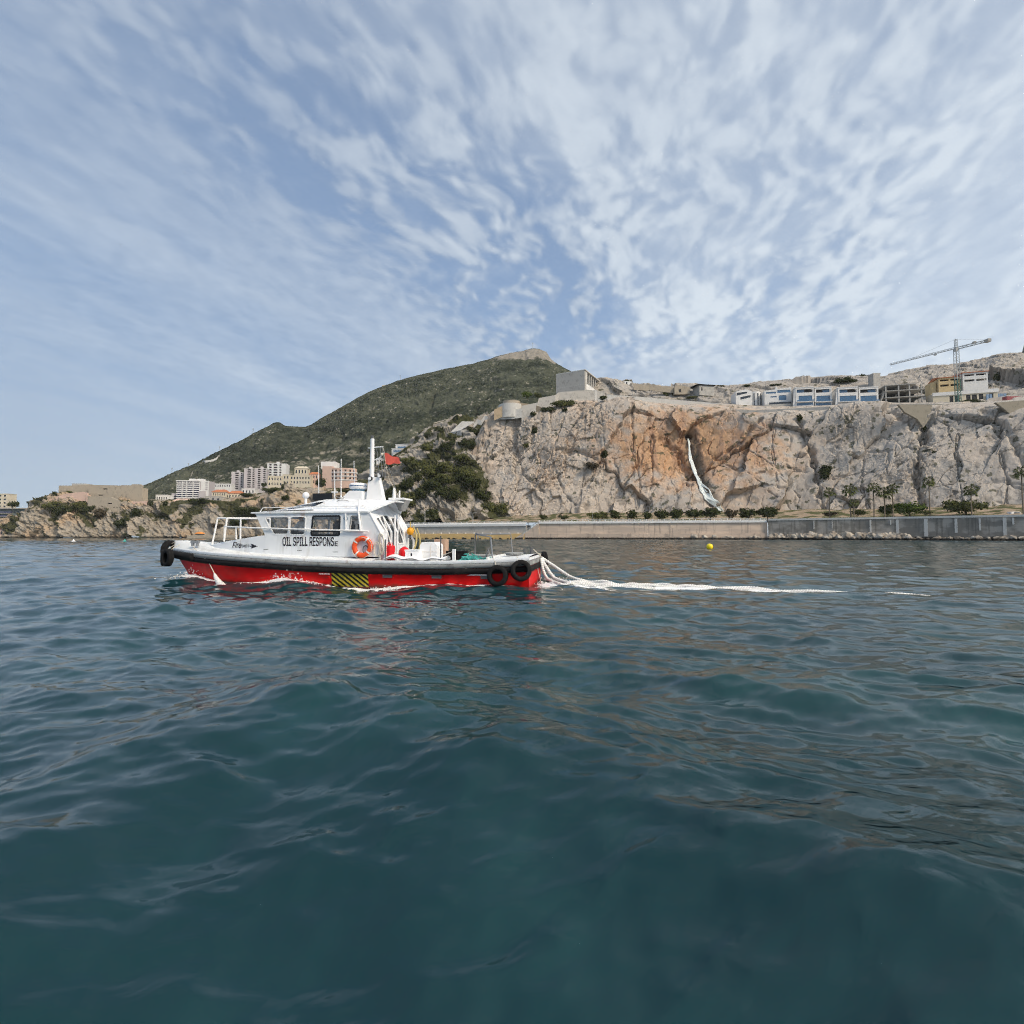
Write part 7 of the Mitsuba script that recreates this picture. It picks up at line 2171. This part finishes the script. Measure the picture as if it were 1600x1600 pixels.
# broken spray along the hull and behind the stern
sp_ = []
g = np.random.default_rng(31)
for u0, v0, n, su, sv, hh in ((8.5, 1.95, 150, 0.75, 0.14, 0.13), (13.2, 1.10, 90, 0.5, 0.16, 0.16), (5.0, 2.0, 60, 0.5, 0.12, 0.05), (-0.7, -0.2, 130, 0.5, 0.7, 0.07)):
    u, v = u0 + g.normal(0, su, n), v0 + g.normal(0, sv, n)
    q = Bw(u, v, 0.0)
    z = SEA(q[:, 0], q[:, 1]) + np.abs(g.normal(0, hh, n)) * np.exp(-((u - u0) / su) ** 2)
    for k in range(n):
        d = trimesh.creation.icosphere(subdivisions=0, radius=g.uniform(0.008, 0.023))
        d.vertices *= g.uniform(0.7, 1.5, 3)
        sp_.append(d.apply_translation([q[k, 0], q[k, 1], z[k]]))
tag(obj('sea_spray', cat(sp_), 'sea_foam', smooth=True), 'white spray and foam flecks thrown up along the red hull', 'spray', kind='stuff')
# ------------------------------------------------------------------ the helmsman, seen through the cabin window
mat('skin', (0.42, 0.25, 0.18), 0.6)
mat('shirt_white', (0.72, 0.73, 0.74), 0.85)
mat('trousers_dark', (0.03, 0.032, 0.045), 0.85)
mat('hair_dark', (0.02, 0.016, 0.013), 0.8)


def hull_chain(bones):
    """One continuous body: the union of the hulls of the spheres at the ends of each bone."""
    parts = []
    for (a, ra), (b, rb) in bones:
        s1 = m3.Manifold.sphere(ra, 20).translate(tuple(a))
        s2 = m3.Manifold.sphere(rb, 20).translate(tuple(b))
        parts.append(m3.Manifold.batch_hull([s1, s2]))
    m = parts[0]
    for p in parts[1:]:
        m = m + p
    q = m.refine_to_length(0.03).to_mesh()
    t = trimesh.Trimesh(q.vert_properties[:, :3], q.tri_verts)
    return trimesh.smoothing.filter_taubin(t, iterations=8)


pu, pv, pw = 8.88, 0.42, 1.04
pe = thing('person', 'person in a white shirt steering behind the cabin window, arms forward', 'person')
J = lambda u, v, w: (pu + u, pv + v, pw + w)
hip, che, nec, hea = J(0, 0, 0.84), J(0.04, 0, 1.14), J(0.06, 0, 1.28), J(0.10, 0, 1.42)
body = [((hip, 0.135), (che, 0.15)), ((che, 0.15), (nec, 0.06)), ((nec, 0.055), (hea, 0.075)), ((J(0.10, 0, 1.41), 0.082), (J(0.10, 0, 1.47), 0.092)), ((J(0.185, 0, 1.425), 0.016), (J(0.16, 0, 1.46), 0.02)), ((J(0.155, 0, 1.375), 0.03), (J(0.10, 0, 1.40), 0.06))]
for s in (1, -1):
    sh, el, wr = J(0.05, 0.19 * s, 1.19), J(0.20, 0.25 * s, 0.98), J(0.46, 0.16 * s, 1.02)
    body += [((che, 0.12), (sh, 0.062)), ((sh, 0.058), (el, 0.044)), ((el, 0.042), (wr, 0.029)), ((wr, 0.030), (J(0.53, 0.14 * s, 1.03), 0.034))]
    for k, (dv, l) in enumerate(((-0.03, 0.055), (-0.01, 0.065), (0.01, 0.062), (0.03, 0.05))):
        kn, tp = J(0.58, 0.14 * s + dv, 1.045), J(0.58 + l * 0.5, 0.14 * s + dv, 1.045 - l)
        body += [((J(0.53, 0.14 * s + dv * 0.8, 1.035), 0.012), (kn, 0.010)), ((kn, 0.010), (tp, 0.008))]
    body += [((J(0.52, 0.14 * s - 0.035 * s, 1.03), 0.013), (J(0.565, 0.14 * s - 0.06 * s, 1.01), 0.010))]
    body += [((hip, 0.12), (J(0.02, 0.10 * s, 0.80), 0.10)), ((J(0.02, 0.10 * s, 0.80), 0.095), (J(0.05, 0.11 * s, 0.46), 0.062)), ((J(0.05, 0.11 * s, 0.46), 0.06), (J(0, 0.11 * s, 0.09), 0.042)), ((J(0, 0.11 * s, 0.05), 0.042), (J(0.15, 0.12 * s, 0.03), 0.032))]
bobj('body', hull_chain(body), 'skin', pe, smooth=True)
sb = [((J(0, 0, 0.80), 0.15), (che, 0.163)), ((che, 0.163), (J(0.055, 0, 1.235), 0.078))]
for s in (1, -1):
    sh, el = J(0.05, 0.19 * s, 1.19), J(0.20, 0.25 * s, 0.98)
    sb += [((che, 0.132), (sh, 0.074)), ((sh, 0.072), (el, 0.060)), ((el, 0.058), (J(0.36, 0.19 * s, 1.005), 0.048))]
bobj('shirt', hull_chain(sb), 'shirt_white', pe, smooth=True)
tr_ = []
for s in (1, -1):
    tr_ += [((J(0, 0, 0.82), 0.145), (J(0.02, 0.10 * s, 0.78), 0.112)), ((J(0.02, 0.10 * s, 0.78), 0.108), (J(0.05, 0.11 * s, 0.46), 0.075)), ((J(0.05, 0.11 * s, 0.46), 0.073), (J(0, 0.11 * s, 0.10), 0.058))]
bobj('trousers', hull_chain(tr_), 'trousers_dark', pe, smooth=True)
hr_ = trimesh.creation.icosphere(subdivisions=3, radius=0.103)
v = hr_.vertices
keep = (v[:, 2] > 0.015) | (v[:, 0] < -0.02) & (v[:, 2] > -0.06)
hr_.update_faces(keep[hr_.faces].all(1))
bobj('hair', hr_.apply_translation(J(0.095, 0, 1.475)), 'hair_dark', pe, smooth=True)
for s in (1, -1):
    ear = trimesh.creation.icosphere(subdivisions=1, radius=0.022).apply_translation(J(0.09, 0.092 * s, 1.44))
    bobj('ear', ear, 'skin', pe)
    bobj('eye', trimesh.creation.icosphere(subdivisions=1, radius=0.012).apply_translation(J(0.182, 0.033 * s, 1.475)), 'hair_dark', pe)
bobj('mouth', box(J(0.178, 0, 1.388), (0.012, 0.05, 0.008)), 'red_cloth', pe)
# ------------------------------------------------------------------ the air: thin sea haze
scene['haze_air'] = {'type': 'homogeneous', 'albedo': {'type': 'rgb', 'value': [0.95, 0.96, 0.97]}, 'sigma_t': 0.00006}
scene['haze'] = {'type': 'cube', 'to_world': T().translate([0, 0, 249]).scale([2900, 2900, 251]), 'bsdf': {'type': 'null'}, 'interior': {'type': 'ref', 'id': 'haze_air'}}
tag('haze', 'thin pale sea haze', kind='stuff')
scene['camera']['medium'] = {'type': 'ref', 'id': 'haze_air'}
